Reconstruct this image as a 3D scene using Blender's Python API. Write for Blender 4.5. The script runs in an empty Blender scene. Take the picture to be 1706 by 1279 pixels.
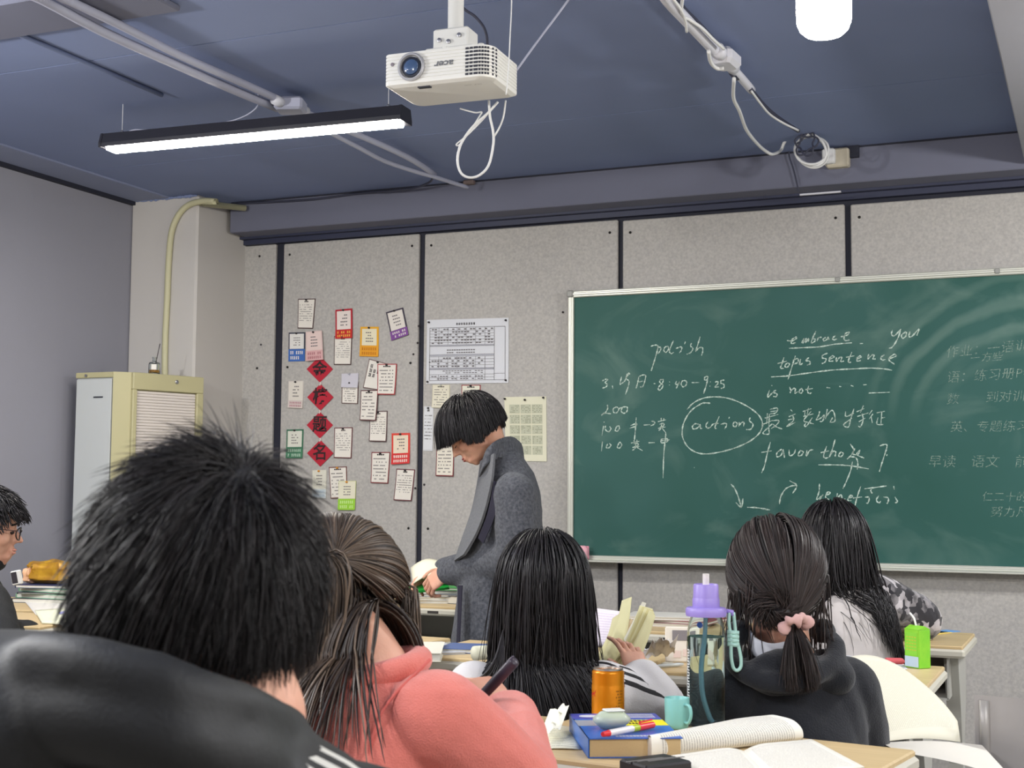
import bpy, bmesh, math, random
import numpy as np
from mathutils import Vector, Matrix, Euler
from mathutils.geometry import tessellate_polygon
random.seed(7); RNG = np.random.default_rng(7)
SC = bpy.context.scene
COL = SC.collection
R = math.radians

# ------------------------------------------------------------------ camera
F_PX = 2275.0
PI_, RO_, YA_ = R(4.418), R(0.408), R(23.313)
_cy, _sy = math.cos(YA_), math.sin(YA_)
FWD = np.array([-_sy*math.cos(PI_), _cy*math.cos(PI_), math.sin(PI_)])
_rt = np.array([_cy, _sy, 0.0]); _up = np.cross(_rt, FWD)
RT = _rt*math.cos(RO_) + _up*math.sin(RO_)
UP = -_rt*math.sin(RO_) + _up*math.cos(RO_)
EYE = np.array([0.0, 0.0, 1.2])
cam_d = bpy.data.cameras.new('camera'); cam = bpy.data.objects.new('camera', cam_d); COL.objects.link(cam)
cam_d.sensor_width = 36.0; cam_d.lens = 36.0*F_PX/1706.0; cam_d.clip_start = 0.05
cam_d.dof.use_dof = True; cam_d.dof.focus_distance = 4.3; cam_d.dof.aperture_fstop = 17.0
cam.matrix_world = Matrix(((RT[0], UP[0], -FWD[0], EYE[0]), (RT[1], UP[1], -FWD[1], EYE[1]), (RT[2], UP[2], -FWD[2], EYE[2]), (0, 0, 0, 1)))
SC.camera = cam

# measured points of the room: a sight line met with a plane of the room
def ray(x, y): return FWD + RT*(x-853)/F_PX - UP*(y-639.5)/F_PX
def PY(x, y, Y): r = ray(x, y); return EYE + r*Y/r[1]
def PX(x, y, X): r = ray(x, y); return EYE + r*X/r[0]
def PZ(x, y, Z): r = ray(x, y); return EYE + r*(Z-1.2)/r[2]
def PD(x, y, d): return EYE + ray(x, y)*d

# ------------------------------------------------------------------ world, exposure
SC.view_settings.view_transform = 'Standard'; SC.view_settings.look = 'None'
SC.view_settings.gamma = 1.0; SC.view_settings.use_curve_mapping = False
SC.view_settings.exposure = 0.16
w = bpy.data.worlds.new('world'); SC.world = w; w.use_nodes = True
w.node_tree.nodes['Background'].inputs[0].default_value = (0.75, 0.8, 0.9, 1)
w.node_tree.nodes['Background'].inputs[1].default_value = 0.25

def area_light(name, loc, rot, sx, sy, power, color=(1, 1, 1)):
    l = bpy.data.lights.new(name, 'AREA'); l.shape = 'RECTANGLE'; l.size = sx; l.size_y = sy
    l.energy = power; l.color = color
    o = bpy.data.objects.new(name, l); o.location = loc; o.rotation_euler = rot; COL.objects.link(o); return o
LAMP_W = 28.0; FILL_W = 80.0
LAMPC = (1.0, 0.985, 0.95)
# the rows of ceiling lamps: one in view over the front rows, the others over the rows behind the camera
for i, (lx, ly) in enumerate([(1.6, 3.9), (-2.9, 1.5), (-2.6, -0.6), (1.6, 1.5), (1.6, -0.6)]):
    area_light('lamp_light', (lx, ly, 2.38), (0, 0, 0), 1.15, 0.06, LAMP_W, LAMPC)
# point lights added out of view to brighten the walls and ceiling
for i, (lx, ly) in enumerate([(-3.35, 1.9), (0.75, 3.9), (-1.7, 0.5), (0.7, 0.9)]):
    l = bpy.data.lights.new('fill_light', 'POINT'); l.energy = FILL_W*(1.15, .8, .75, .5)[i]; l.shadow_soft_size = 0.055; l.color = LAMPC
    o = bpy.data.objects.new('fill_light', l); o.location = (lx, ly, 2.2); COL.objects.link(o)

# ------------------------------------------------------------------ helpers
def lin(c):
    return tuple(((v/255.0)/12.92 if v/255.0 <= 0.04045 else ((v/255.0+0.055)/1.055)**2.4) for v in c)
MATS = {}
def mat(name, rgb, rough=0.6, metal=0.0, var=0.0, vscale=8.0, bump=0.0, bscale=60.0, rgb2=None, coat=0.0, trans=0.0, ior=1.45,
        emit=None, estr=0.0, sheen=0.0, stretch=(1, 1, 1), spec=0.5, contrast=0.5, alpha=None):
    if name in MATS: return MATS[name]
    m = bpy.data.materials.new(name); m.use_nodes = True; nt = m.node_tree; b = nt.nodes['Principled BSDF']
    c = lin(rgb); b.inputs['Base Color'].default_value = (*c, 1); b.inputs['Roughness'].default_value = rough
    b.inputs['Metallic'].default_value = metal; b.inputs['Coat Weight'].default_value = coat
    b.inputs['Transmission Weight'].default_value = trans; b.inputs['IOR'].default_value = ior
    b.inputs['Sheen Weight'].default_value = sheen; b.inputs['Specular IOR Level'].default_value = spec
    if alpha is not None: b.inputs['Alpha'].default_value = alpha
    if emit: b.inputs['Emission Color'].default_value = (*lin(emit), 1); b.inputs['Emission Strength'].default_value = estr
    if var > 0 or bump > 0:
        tc = nt.nodes.new('ShaderNodeTexCoord'); mp = nt.nodes.new('ShaderNodeMapping'); mp.inputs['Scale'].default_value = stretch
        nt.links.new(tc.outputs['Object'], mp.inputs['Vector'])
    if var > 0:
        n = nt.nodes.new('ShaderNodeTexNoise'); n.inputs['Scale'].default_value = vscale; n.inputs['Detail'].default_value = 6
        nt.links.new(mp.outputs[0], n.inputs['Vector'])
        cr = nt.nodes.new('ShaderNodeValToRGB')
        c2 = lin(rgb2) if rgb2 else tuple(x*(1-var) for x in c)
        cr.color_ramp.elements[0].position = 0.5-contrast/2; cr.color_ramp.elements[1].position = 0.5+contrast/2
        cr.color_ramp.elements[0].color = (*c2, 1); cr.color_ramp.elements[1].color = (*c, 1)
        nt.links.new(n.outputs['Fac'], cr.inputs[0]); nt.links.new(cr.outputs[0], b.inputs['Base Color'])
    if bump > 0:
        n2 = nt.nodes.new('ShaderNodeTexNoise'); n2.inputs['Scale'].default_value = bscale; n2.inputs['Detail'].default_value = 4
        nt.links.new(mp.outputs[0], n2.inputs['Vector'])
        bp = nt.nodes.new('ShaderNodeBump'); bp.inputs['Strength'].default_value = bump; bp.inputs['Distance'].default_value = 0.01
        nt.links.new(n2.outputs['Fac'], bp.inputs['Height']); nt.links.new(bp.outputs[0], b.inputs['Normal'])
    MATS[name] = m; return m

class MB:
    """collects verts and faces for ONE mesh object; faces carry a material slot"""
    def __init__(s): s.v = []; s.f = []; s.m = []; s.uv = {}
    def add(s, vs, fs, mi=0):
        o = len(s.v); s.v += [tuple(map(float, p)) for p in vs]; s.f += [tuple(o+i for i in f) for f in fs]; s.m += [mi]*len(fs); return s
    def box(s, c, d, M=None, mi=0, bev=0.0):
        x, y, z = d[0]/2, d[1]/2, d[2]/2
        if bev <= 0:
            P = [(-x, -y, -z), (x, -y, -z), (x, y, -z), (-x, y, -z), (-x, -y, z), (x, -y, z), (x, y, z), (-x, y, z)]
            Fs = [(0, 3, 2, 1), (4, 5, 6, 7), (0, 1, 5, 4), (1, 2, 6, 5), (2, 3, 7, 6), (3, 0, 4, 7)]
        else:
            b = min(bev, x*.95, y*.95, z*.95); P = []; Fs = []
            for zz, k in ((-z, 1), (-z+b, 0), (z-b, 0), (z, 1)):
                q = b if k else 0
                for sx, sy, order in ((-1, -1, 0), (1, -1, 1), (1, 1, 0), (-1, 1, 1)):
                    a = (sx*(x-q), sy*(y-q-b if not k else y-q-b*0.0-(b if k else 0)*0)) if False else None
                    xo, yo = x-q, y-q
                    p1 = (sx*xo, sy*(yo-b*(0.6 if k else 1)), zz); p2 = (sx*(xo-b*(0.6 if k else 1)), sy*yo, zz)
                    P += [p1, p2] if order == 1 else [p2, p1]
            n = 8
            ring = [[r*8+i for i in range(8)] for r in range(4)]
            # order corners consistently around
            for r in range(4):
                base = [P[i] for i in ring[r]]
                base.sort(key=lambda p: math.atan2(p[1]/max(y, 1e-9), p[0]/max(x, 1e-9)))
                for i, p in enumerate(base): P[r*8+i] = p
            for r in range(3):
                for i in range(8): j = (i+1) % 8; Fs.append((r*8+i, r*8+j, (r+1)*8+j, (r+1)*8+i))
            Fs.append(tuple(range(7, -1, -1))); Fs.append(tuple(range(24, 32)))
        if M is not None:
            P = [tuple(M @ Vector(p)) for p in P]
        P = [(p[0]+c[0], p[1]+c[1], p[2]+c[2]) for p in P]
        return s.add(P, Fs, mi)
    def tube(s, pts, r, sides=8, mi=0, cap=True, closed=False, flat=1.0):
        pts = [Vector(p) for p in pts]; n = len(pts)
        rr = r if hasattr(r, '__len__') else [r]*n
        t = [(pts[(i+1) % n if closed else min(i+1, n-1)] - pts[(i-1) % n if closed else max(i-1, 0)]).normalized() for i in range(n)]
        u = t[0].orthogonal().normalized(); P = []
        for i in range(n):
            u = (u - t[i]*u.dot(t[i]));  u = u.normalized() if u.length > 1e-6 else t[i].orthogonal().normalized()
            vv = t[i].cross(u)
            for k in range(sides):
                a = 2*math.pi*k/sides; P.append(pts[i] + (u*math.cos(a) + vv*math.sin(a)*flat)*rr[i])
        Fs = []
        for i in range(n if closed else n-1):
            j = (i+1) % n
            for k in range(sides):
                l = (k+1) % sides; Fs.append((i*sides+k, i*sides+l, j*sides+l, j*sides+k))
        if cap and not closed: Fs += [tuple(range(sides-1, -1, -1)), tuple((n-1)*sides+k for k in range(sides))]
        return s.add(P, Fs, mi)
    def lathe(s, prof, c=(0, 0, 0), seg=32, M=None, mi=0, capb=True, capt=True):
        P = []; Fs = []
        for (r, z) in prof:
            for k in range(seg):
                a = 2*math.pi*k/seg; P.append(Vector((r*math.cos(a), r*math.sin(a), z)))
        for i in range(len(prof)-1):
            for k in range(seg):
                l = (k+1) % seg; Fs.append((i*seg+k, i*seg+l, (i+1)*seg+l, (i+1)*seg+k))
        if capb: Fs.append(tuple(range(seg-1, -1, -1)))
        if capt: Fs.append(tuple((len(prof)-1)*seg+k for k in range(seg)))
        if M is not None: P = [M @ p for p in P]
        return s.add([(p[0]+c[0], p[1]+c[1], p[2]+c[2]) for p in P], Fs, mi)
    def prism(s, poly, vec, mi=0):
        n = len(poly); vec = Vector(vec); A = [Vector(p) for p in poly]
        tri = tessellate_polygon([A])
        fs = [tuple(t) for t in tri] + [tuple(n+i for i in reversed(t)) for t in tri] + [(i, (i+1) % n, n+(i+1) % n, n+i) for i in range(n)]
        return s.add([tuple(a) for a in A] + [tuple(a+vec) for a in A], fs, mi)
    def ell(s, c, r, M=None, mi=0, nu=20, nv=12):
        P = [(0, 0, r[2])]
        for j in range(1, nv):
            ph = math.pi*j/nv
            for i in range(nu): th = 2*math.pi*i/nu; P.append((r[0]*math.sin(ph)*math.cos(th), r[1]*math.sin(ph)*math.sin(th), r[2]*math.cos(ph)))
        P.append((0, 0, -r[2])); Fs = []
        for i in range(nu):
            Fs.append((0, 1+i, 1+(i+1) % nu)); Fs.append((len(P)-1, 1+(nv-2)*nu+(i+1) % nu, 1+(nv-2)*nu+i))
        for j in range(nv-2):
            for i in range(nu): k = (i+1) % nu; Fs.append((1+j*nu+i, 1+(j+1)*nu+i, 1+(j+1)*nu+k, 1+j*nu+k))
        if M is not None: P = [tuple(M @ Vector(p)) for p in P]
        return s.add([(p[0]+c[0], p[1]+c[1], p[2]+c[2]) for p in P], Fs, mi)
    def grid(s, fn, nu, nv, mi=0, thick=0.0):
        """a sheet fn(u,v)->point; thick>0 gives it a back"""
        P = [Vector(fn(i/nu, j/nv)) for j in range(nv+1) for i in range(nu+1)]
        Fs = [(j*(nu+1)+i, j*(nu+1)+i+1, (j+1)*(nu+1)+i+1, (j+1)*(nu+1)+i) for j in range(nv) for i in range(nu)]
        uv = [(i/nu, j/nv) for j in range(nv+1) for i in range(nu+1)]
        base = len(s.v)
        if thick > 0:
            N = []
            for j in range(nv+1):
                for i in range(nu+1):
                    a = P[j*(nu+1)+min(i+1, nu)] - P[j*(nu+1)+max(i-1, 0)]; b = P[min(j+1, nv)*(nu+1)+i] - P[max(j-1, 0)*(nu+1)+i]
                    N.append(a.cross(b).normalized())
            m = len(P); Q = [P[k]-N[k]*thick for k in range(m)]
            Fs2 = [tuple(m+k for k in reversed(f)) for f in Fs]
            e = [i for i in range(nu+1)] + [j*(nu+1)+nu for j in range(1, nv+1)] + [nv*(nu+1)+i for i in range(nu-1, -1, -1)] + [j*(nu+1) for j in range(nv-1, 0, -1)]
            side = [(e[(k+1) % len(e)], e[k], m+e[k], m+e[(k+1) % len(e)]) for k in range(len(e))]
            s.add(P+Q, Fs+Fs2+side, mi); uv = uv+uv
        else: s.add(P, Fs, mi)
        for k, q in enumerate(uv): s.uv[base+k] = q
        return s
    def build(s, name, mats, parent=None, smooth=False, loc=None, autosmooth=None, recenter=True):
        me = bpy.data.meshes.new(name)
        V = np.array(s.v, float); off = np.zeros(3)
        if parent is not None: off = np.array(origin_of(parent))
        elif recenter and len(V):
            off = (V.min(0)+V.max(0))/2; off[2] = V[:, 2].min()
        if len(V): V = V-off
        me.from_pydata(V.tolist(), [], s.f); me.update()
        for m in (mats if isinstance(mats, (list, tuple)) else [mats]): me.materials.append(m)
        if any(s.m): me.polygons.foreach_set('material_index', s.m)
        if smooth: me.polygons.foreach_set('use_smooth', [True]*len(me.polygons))
        if s.uv:
            ul = me.uv_layers.new(name='UVMap'); li = np.zeros(len(me.loops), int); me.loops.foreach_get('vertex_index', li)
            ul.data.foreach_set('uv', np.array([s.uv.get(int(i), (0, 0)) for i in li], float).ravel())
        if smooth and autosmooth is not None:
            try: me.set_sharp_from_angle(angle=R(autosmooth))
            except Exception: pass
        o = bpy.data.objects.new(name, me); COL.objects.link(o)
        if parent is not None: o.parent = parent
        else: o.location = off
        return o
def origin_of(p):
    q = Vector((0, 0, 0))
    while p is not None: q = q + p.location; p = p.parent
    return q
def tag(o, label=None, cat=None, group=None, kind=None):
    if label: o['label'] = label
    if cat: o['category'] = cat
    if group: o['group'] = group
    if kind: o['kind'] = kind
    return o
def thing(name, label, cat, loc, group=None):
    o = bpy.data.objects.new(name, None); o.empty_display_size = 0.05; o.location = tuple(float(v) for v in loc); COL.objects.link(o)
    return tag(o, label, cat, group)
def struct(o, label=None): o['kind'] = 'structure'; 
def catmull(pts, k=6, closed=False):
    pts = [np.array(p, float) for p in pts]; n = len(pts); out = []
    for i in range(n if closed else n-1):
        p0 = pts[(i-1) % n] if closed or i > 0 else pts[0]*2-pts[1]; p1 = pts[i]; p2 = pts[(i+1) % n]
        p3 = pts[(i+2) % n] if closed or i+2 < n else pts[-1]*2-pts[-2]
        for j in range(k):
            t = j/k; out.append(0.5*((2*p1)+(-p0+p2)*t+(2*p0-5*p1+4*p2-p3)*t*t+(-p0+3*p1-3*p2+p3)*t**3))
    if not closed: out.append(pts[-1])
    return out
FONT = bpy.data.fonts.get('Bfont')
def text_geo(txt, size=1.0, bold=0.0, align='CENTER'):
    """verts (x,y) and faces of a line of lettering"""
    c = bpy.data.curves.new('t', 'FONT'); c.body = txt; c.size = size; c.align_x = align; c.align_y = 'CENTER'; c.offset = bold; c.resolution_u = 2
    o = bpy.data.objects.new('t', c); COL.objects.link(o)
    dg = bpy.context.evaluated_depsgraph_get(); me = bpy.data.meshes.new_from_object(o.evaluated_get(dg))
    V = [tuple(v.co) for v in me.vertices]; Fc = [tuple(p.vertices) for p in me.polygons]
    bpy.data.objects.remove(o); bpy.data.curves.remove(c); bpy.data.meshes.remove(me)
    return V, Fc
# ================================================================== THE ROOM
YW, CEIL, XL = 5.60, 2.565, -4.23
M_felt = mat('felt_grey', (188, 185, 180), 0.95, var=0.2, vscale=95, rgb2=(162, 159, 157), bump=0.15, bscale=400, contrast=0.55, spec=0.1)
M_black = mat('gap_dark_navy', (34, 36, 50), 0.7)
M_ceil = mat('ceiling_slate_blue', (124, 136, 170), 0.75, var=0.08, vscale=2.0, spec=0.2)
M_beam = mat('beam_slate', (108, 110, 126), 0.8, var=0.06, vscale=3.0, spec=0.2)
M_lilac = mat('wall_lilac_grey', (146, 146, 156), 0.9, var=0.05, vscale=1.5, bump=0.05, bscale=40, spec=0.2)
M_white = mat('wall_white', (192, 188, 184), 0.9, var=0.03, vscale=2.0, bump=0.05, bscale=50, spec=0.2)
M_floor = mat('floor_vinyl', (150, 146, 138), 0.4, var=0.12, vscale=6.0)
M_rightbeam = mat('beam_light_grey', (150, 150, 158), 0.85, var=0.05, vscale=3)

fl = MB().box((-1.0, 1.6, -0.05), (7.2, 8.8, 0.1)).build('floor', M_floor); struct(fl)
wf = MB().box((-0.92, YW+0.11, 1.4), (6.9, 0.2, 2.9)).build('wall_front', M_black); struct(wf)
wl = MB().box((XL-0.05, 1.6, 1.4), (0.1, 8.8, 2.9)).build('wall_left', M_lilac); struct(wl)
wr = MB().box((2.55, 1.6, 1.4), (0.1, 8.8, 2.9)).build('wall_right', M_white); struct(wr)
wb = MB().box((-0.92, -2.75, 1.4), (6.9, 0.1, 2.9)).build('wall_back', M_white); struct(wb)
# ceiling: backing slab and painted boards with narrow joints
ce = MB().box((-0.9, 1.5, CEIL+0.07), (6.9, 8.5, 0.1)).build('ceiling', mat('joint_slate', (62, 68, 92), .8)); struct(ce)
xs = [XL, 2.5]; ys = [-2.7, -1.5, -0.28, 0.94, 2.16, 3.41, 3.955, 5.6]
ceil_y = [(-2.7, -1.5), (-1.5, -0.28), (-0.28, 0.94), (0.94, 2.16), (2.16, 3.41), (3.41, 4.63), (4.63, 5.6)]
for i in range(len(xs)-1):
    for j, (y0, y1) in enumerate(ceil_y):
        sh = 0.0 if xs[i] < -1.6 else -0.68
        a0, a1 = y0+(sh if j > 0 else 0), y1+(sh if j < len(ceil_y)-1 else 0)
        x0, x1 = xs[i], xs[i+1]
        MB().box(((x0+x1)/2, (a0+a1)/2, CEIL+0.01), (x1-x0-0.006, a1-a0-0.006, 0.02)).build('ceiling_board', M_ceil, ce)
# felt boards on the front wall, one sheet each, with their screws
M_edge = mat('felt_edge', (168, 172, 160), 0.95)
M_screw = mat('screw_dark', (30, 28, 28), 0.5, 0.5)
seams = [(-3.852, -3.668, 2.385), (-3.622, -2.885, 2.382), (-2.855, -1.913, 2.378), (-1.889, -0.937, 2.372), (-0.912, 0.30, 2.368), (0.325, 1.28, 2.365), (1.305, 2.5, 2.365)]
for (a, b, zt) in seams:
    p = MB().box(((a+b)/2, YW, (zt+0.02)/2), (b-a, 0.02, zt-0.02), bev=0.004).build('felt_panel', M_felt, wf)
    s = MB()
    for xx in ([a+0.035, b-0.035] if b-a > 0.3 else [(a+b)/2]):
        for zz in (zt-0.055, 1.78, 1.02, 0.4): s.lathe([(0.006, 0), (0.006, 0.002), (0.002, 0.004)], (xx, YW-0.010, zz), 8, Matrix.Rotation(R(90), 4, 'X'))
    s.build('screw', M_screw, p)['kind'] = 'stuff'
# steel top channel over the boards
tr = MB()
tr.box((-0.75, YW-0.012, 2.402), (6.2, 0.03, 0.03)).box((-0.75, YW-0.03, 2.416), (6.2, 0.06, 0.012))
tr = tr.build('trim_1', mat('channel_navy', (48, 52, 74), 0.5)); struct(tr)
# boxed beam over the board wall
bm_ = MB().box((-0.66, 5.51, 2.495), (6.32, 0.18, 0.15), bev=0.004).build('trim_2', M_beam); struct(bm_)
ln = MB().box((-0.66, 5.417, 2.562), (6.3, 0.008, 0.006)).build('trim_3', M_black); struct(ln)
# white pillar in the corner
pl = MB().box(((XL-3.845)/2, 5.41, CEIL/2), (-3.845-XL, 0.42, CEIL), bev=0.01).build('wall_pillar', M_white); struct(pl)
# ragged plaster line on top of the pillar
rg = MB()
for i in range(26):
    x = -4.19+0.34*i/26; rg.ell((x+random.uniform(-.004, .004), 5.196, CEIL-0.006), (0.012, 0.006, random.uniform(0.004, 0.011)), nu=6, nv=4)
rg.build('filler', M_ceil, pl)['kind'] = 'stuff'
# dark strip at the top of the left wall and a flat strip on the ceiling beside it
cv = MB().box((XL+0.012, 1.4, CEIL-0.012), (0.024, 7.6, 0.024)).build('trim_4', M_black); struct(cv)
st_ = MB().box((XL+0.125, 2.3, CEIL-0.004), (0.2, 5.8, 0.008)).build('trim_5', mat('ceiling_strip', (128, 136, 162), 0.7)); struct(st_)
# beam on the right, lower than the ceiling, and the cross beam top left
rb = MB().box((0.05, 1.4, 2.50), (0.57, 8.0, 0.13), bev=0.004).build('trim_6', M_rightbeam); struct(rb)
cb = MB().box((-3.3, 2.985, 2.556), (1.86, 0.235, 0.018), bev=0.004).build('trim_7', M_beam); struct(cb)
# a painted conduit running on the ceiling boards
cd = MB().tube([(-2.966, y, CEIL-0.008) for y in (-1.0, 3.17, 3.5, 3.79)], 0.008, 8).build('ceiling_conduit', M_ceil, smooth=True)
tag(cd, 'thin painted conduit flat against the blue ceiling, nearest the left wall', 'pipe')

# cream conduit that arches over the pillar
cp = [PY(x, y, 5.19) for x, y in ((276, 700), (275, 622), (276, 560), (279, 500), (282, 430), (287, 385), (299, 357), (316, 341), (340, 335), (362, 336))]
cp = [np.array((p[0], 5.187, p[2])) for p in cp]
cp = catmull(cp[:], 5) + [np.array((-3.82, 5.187, cp[-1][2])), np.array((-3.72, 5.4, cp[-1][2]+0.01))]
cp[0][2] = 0.6
o = MB().tube(cp, 0.0145, 10).build('cable_trunking', mat('cream_plastic', (190, 186, 152), 0.5), smooth=True)
tag(o, 'cream plastic conduit arching over the white corner pillar', 'pipe')

# ================================================================== BLACKBOARD
BX0, BX1, BZ0, BZ1 = -2.125, 1.9, 0.897, 2.068
M_board = bpy.data.materials.new('board_green'); M_board.use_nodes = True
nt = M_board.node_tree; B = nt.nodes['Principled BSDF']; B.inputs['Roughness'].default_value = 0.6; B.inputs['Specular IOR Level'].default_value = 0.25
tc = nt.nodes.new('ShaderNodeTexCoord')
def _noise(scale, sx, sz, detail=4, dist=0.0):
    mp = nt.nodes.new('ShaderNodeMapping'); mp.inputs['Scale'].default_value = (sx, 1, sz)
    nt.links.new(tc.outputs['Object'], mp.inputs[0]); n = nt.nodes.new('ShaderNodeTexNoise'); n.inputs['Scale'].default_value = scale
    n.inputs['Detail'].default_value = detail; n.inputs['Distortion'].default_value = dist; nt.links.new(mp.outputs[0], n.inputs['Vector']); return n
def _ramp(src, a, b, ca, cb):
    r = nt.nodes.new('ShaderNodeValToRGB'); r.color_ramp.elements[0].position = a; r.color_ramp.elements[1].position = b
    r.color_ramp.elements[0].color = (*ca, 1); r.color_ramp.elements[1].color = (*cb, 1); nt.links.new(src, r.inputs[0]); return r
n1 = _noise(1.1, 1, 1, 3); r1 = _ramp(n1.outputs['Fac'], .35, .7, lin((42, 86, 78)), lin((58, 98, 94)))
n2 = _noise(2.2, 1.0, 1.4, 5, 1.6); r2 = _ramp(n2.outputs['Fac'], .52, .78, (0, 0, 0), (0.42, 0.42, 0.42))
# wiped arcs round the right end of the board: rings about a point where the duster swung
mpw = nt.nodes.new('ShaderNodeMapping'); mpw.inputs['Location'].default_value = (0.14, 0, -0.52)
nt.links.new(tc.outputs['Object'], mpw.inputs[0])
wv = nt.nodes.new('ShaderNodeTexWave'); wv.wave_type = 'RINGS'; wv.rings_direction = 'Y'; wv.inputs['Scale'].default_value = 3.4; wv.inputs['Distortion'].default_value = 5.0; wv.inputs['Detail'].default_value = 4; wv.inputs['Detail Scale'].default_value = 0.7
nt.links.new(mpw.outputs[0], wv.inputs['Vector'])
vd = nt.nodes.new('ShaderNodeVectorMath'); vd.operation = 'LENGTH'; nt.links.new(mpw.outputs[0], vd.inputs[0])
rm = _ramp(vd.outputs['Value'], .25, .72, (0, 0, 0), (0, 0, 0)); _e = rm.color_ramp.elements.new(.47); _e.color = (1, 1, 1, 1)
_sp = nt.nodes.new('ShaderNodeSeparateXYZ'); nt.links.new(mpw.outputs[0], _sp.inputs[0])
_up = _ramp(_sp.outputs['Z'], .05, .30, (0, 0, 0), (1, 1, 1))
_mm = nt.nodes.new('ShaderNodeMixRGB'); _mm.blend_type = 'MULTIPLY'; _mm.inputs[0].default_value = 1; nt.links.new(rm.outputs[0], _mm.inputs[1]); nt.links.new(_up.outputs[0], _mm.inputs[2]); rm = _mm
rw = _ramp(wv.outputs['Fac'], .35, .95, (0, 0, 0), (0.5, 0.5, 0.5))
mul = nt.nodes.new('ShaderNodeMixRGB'); mul.blend_type = 'MULTIPLY'; mul.inputs[0].default_value = 1; nt.links.new(rm.outputs[0], mul.inputs[1]); nt.links.new(rw.outputs[0], mul.inputs[2])
addn = nt.nodes.new('ShaderNodeMixRGB'); addn.blend_type = 'ADD'; addn.inputs[0].default_value = 1; nt.links.new(r2.outputs[0], addn.inputs[1]); nt.links.new(mul.outputs[0], addn.inputs[2])
mx = nt.nodes.new('ShaderNodeMixRGB'); nt.links.new(addn.outputs[0], mx.inputs[0]); nt.links.new(r1.outputs[0], mx.inputs[1]); mx.inputs[2].default_value = (*lin((112, 138, 128)), 1)
nt.links.new(mx.outputs[0], B.inputs['Base Color'])
M_alu = mat('board_frame_alu', (205, 206, 196), 0.4, 0.35)
bb = thing('blackboard', 'large green blackboard with white frame and chalk writing on the felt wall', 'blackboard', ((BX0+BX1)/2, YW-0.02, BZ0))
MB().box(((BX0+BX1)/2, YW-0.024, (BZ0+BZ1)/2), (BX1-BX0-0.02, 0.022, BZ1-BZ0-0.02)).build('writing_surface', M_board, bb)
YF = YW-0.032
for (x0, x1, z0, z1) in ((BX0, BX1, BZ1-0.028, BZ1), (BX0, BX1, BZ0-0.004, BZ0+0.024), (BX0-0.003, BX0+0.022, BZ0-0.004, BZ1), (BX1-0.022, BX1, BZ0, BZ1)):
    horiz = (x1-x0) > 1
    m = MB().box(((x0+x1)/2, YF, (z0+z1)/2), (x1-x0, 0.036, z1-z0), bev=0.004)
    if horiz: m.box(((x0+x1)/2, YF-0.014, (z0+z1)/2), (x1-x0, 0.018, (z1-z0)*0.4), bev=0.003)
    else: m.box(((x0+x1)/2, YF-0.014, (z0+z1)/2), ((x1-x0)*0.4, 0.018, z1-z0-0.03), bev=0.003)
    m.build('frame_rail', M_alu, bb)
MB().box((BX0+0.008, YF-0.004, BZ1-0.012), (0.03, 0.05, 0.032), bev=0.006).build('corner_cap', mat('grey_plastic', (150, 150, 146), 0.5), bb)
for xx in (-0.96, 0.0 - 0.35): MB().box((xx, YF-0.02, BZ1-0.012), (0.02, 0.014, 0.02), bev=0.003).build('frame_clip', MATS['grey_plastic'], bb)
MB().box(((BX0+BX1)/2, YW-0.075, BZ0+0.002), (BX1-BX0-0.04, 0.055, 0.008), bev=0.002).build('chalk_ledge', M_alu, bb)

M_chalk = bpy.data.materials.new('chalk'); M_chalk.use_nodes = True
def _chalk(m, rgb, lo, hi):
    nt = m.node_tree; b = nt.nodes['Principled BSDF']; b.inputs['Base Color'].default_value = (*lin(rgb), 1); b.inputs['Roughness'].default_value = 0.95
    tcc = nt.nodes.new('ShaderNodeTexCoord'); n = nt.nodes.new('ShaderNodeTexNoise'); n.inputs['Scale'].default_value = 160; n.inputs['Detail'].default_value = 3
    nt.links.new(tcc.outputs['Object'], n.inputs['Vector']); r = nt.nodes.new('ShaderNodeMapRange'); r.inputs[1].default_value = .3; r.inputs[2].default_value = .6; r.inputs[3].default_value = lo; r.inputs[4].default_value = hi
    nt.links.new(n.outputs['Fac'], r.inputs[0]); nt.links.new(r.outputs[0], b.inputs['Alpha'])
_chalk(M_chalk, (196, 216, 204), 0.35, 1.0)
M_chalk_f = bpy.data.materials.new('chalk_faint'); M_chalk_f.use_nodes = True; _chalk(M_chalk_f, (170, 192, 176), 0.05, 0.6)
CR = {1: (980, 550, 7.104), 2: (980, 660, 5.683), 3: (1260, 530, 5.683), 4: (1180, 700, 5.0176)}
def chalk(crop, strokes, label, width=0.0060):
    ox, oy, sc = CR[crop]; m = MB(); yb = YW-0.0362
    for s in strokes:
        pts = [PY(ox+x/sc, oy+y/sc, yb) for x, y in s]
        pts = catmull(pts, 4) if len(pts) > 2 else [np.array(p) for p in pts]
        n = len(pts); V = []
        for i, p in enumerate(pts):
            t = pts[min(i+1, n-1)]-pts[max(i-1, 0)]; l = math.hypot(t[0], t[2]) or 1; nx, nz = -t[2]/l, t[0]/l
            w2 = width*0.5*(0.75+0.35*math.sin(i*1.7+len(s))) * (0.7 if i in (0, n-1) else 1)
            V += [(p[0]+nx*w2, yb, p[2]+nz*w2), (p[0]-nx*w2, yb, p[2]-nz*w2)]
        m.add(V, [(2*i, 2*i+1, 2*i+3, 2*i+2) for i in range(n-1)])
    o = m.build('chalk_word', M_chalk, bb); o['label'] = label; o['kind'] = 'stuff'
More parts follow.
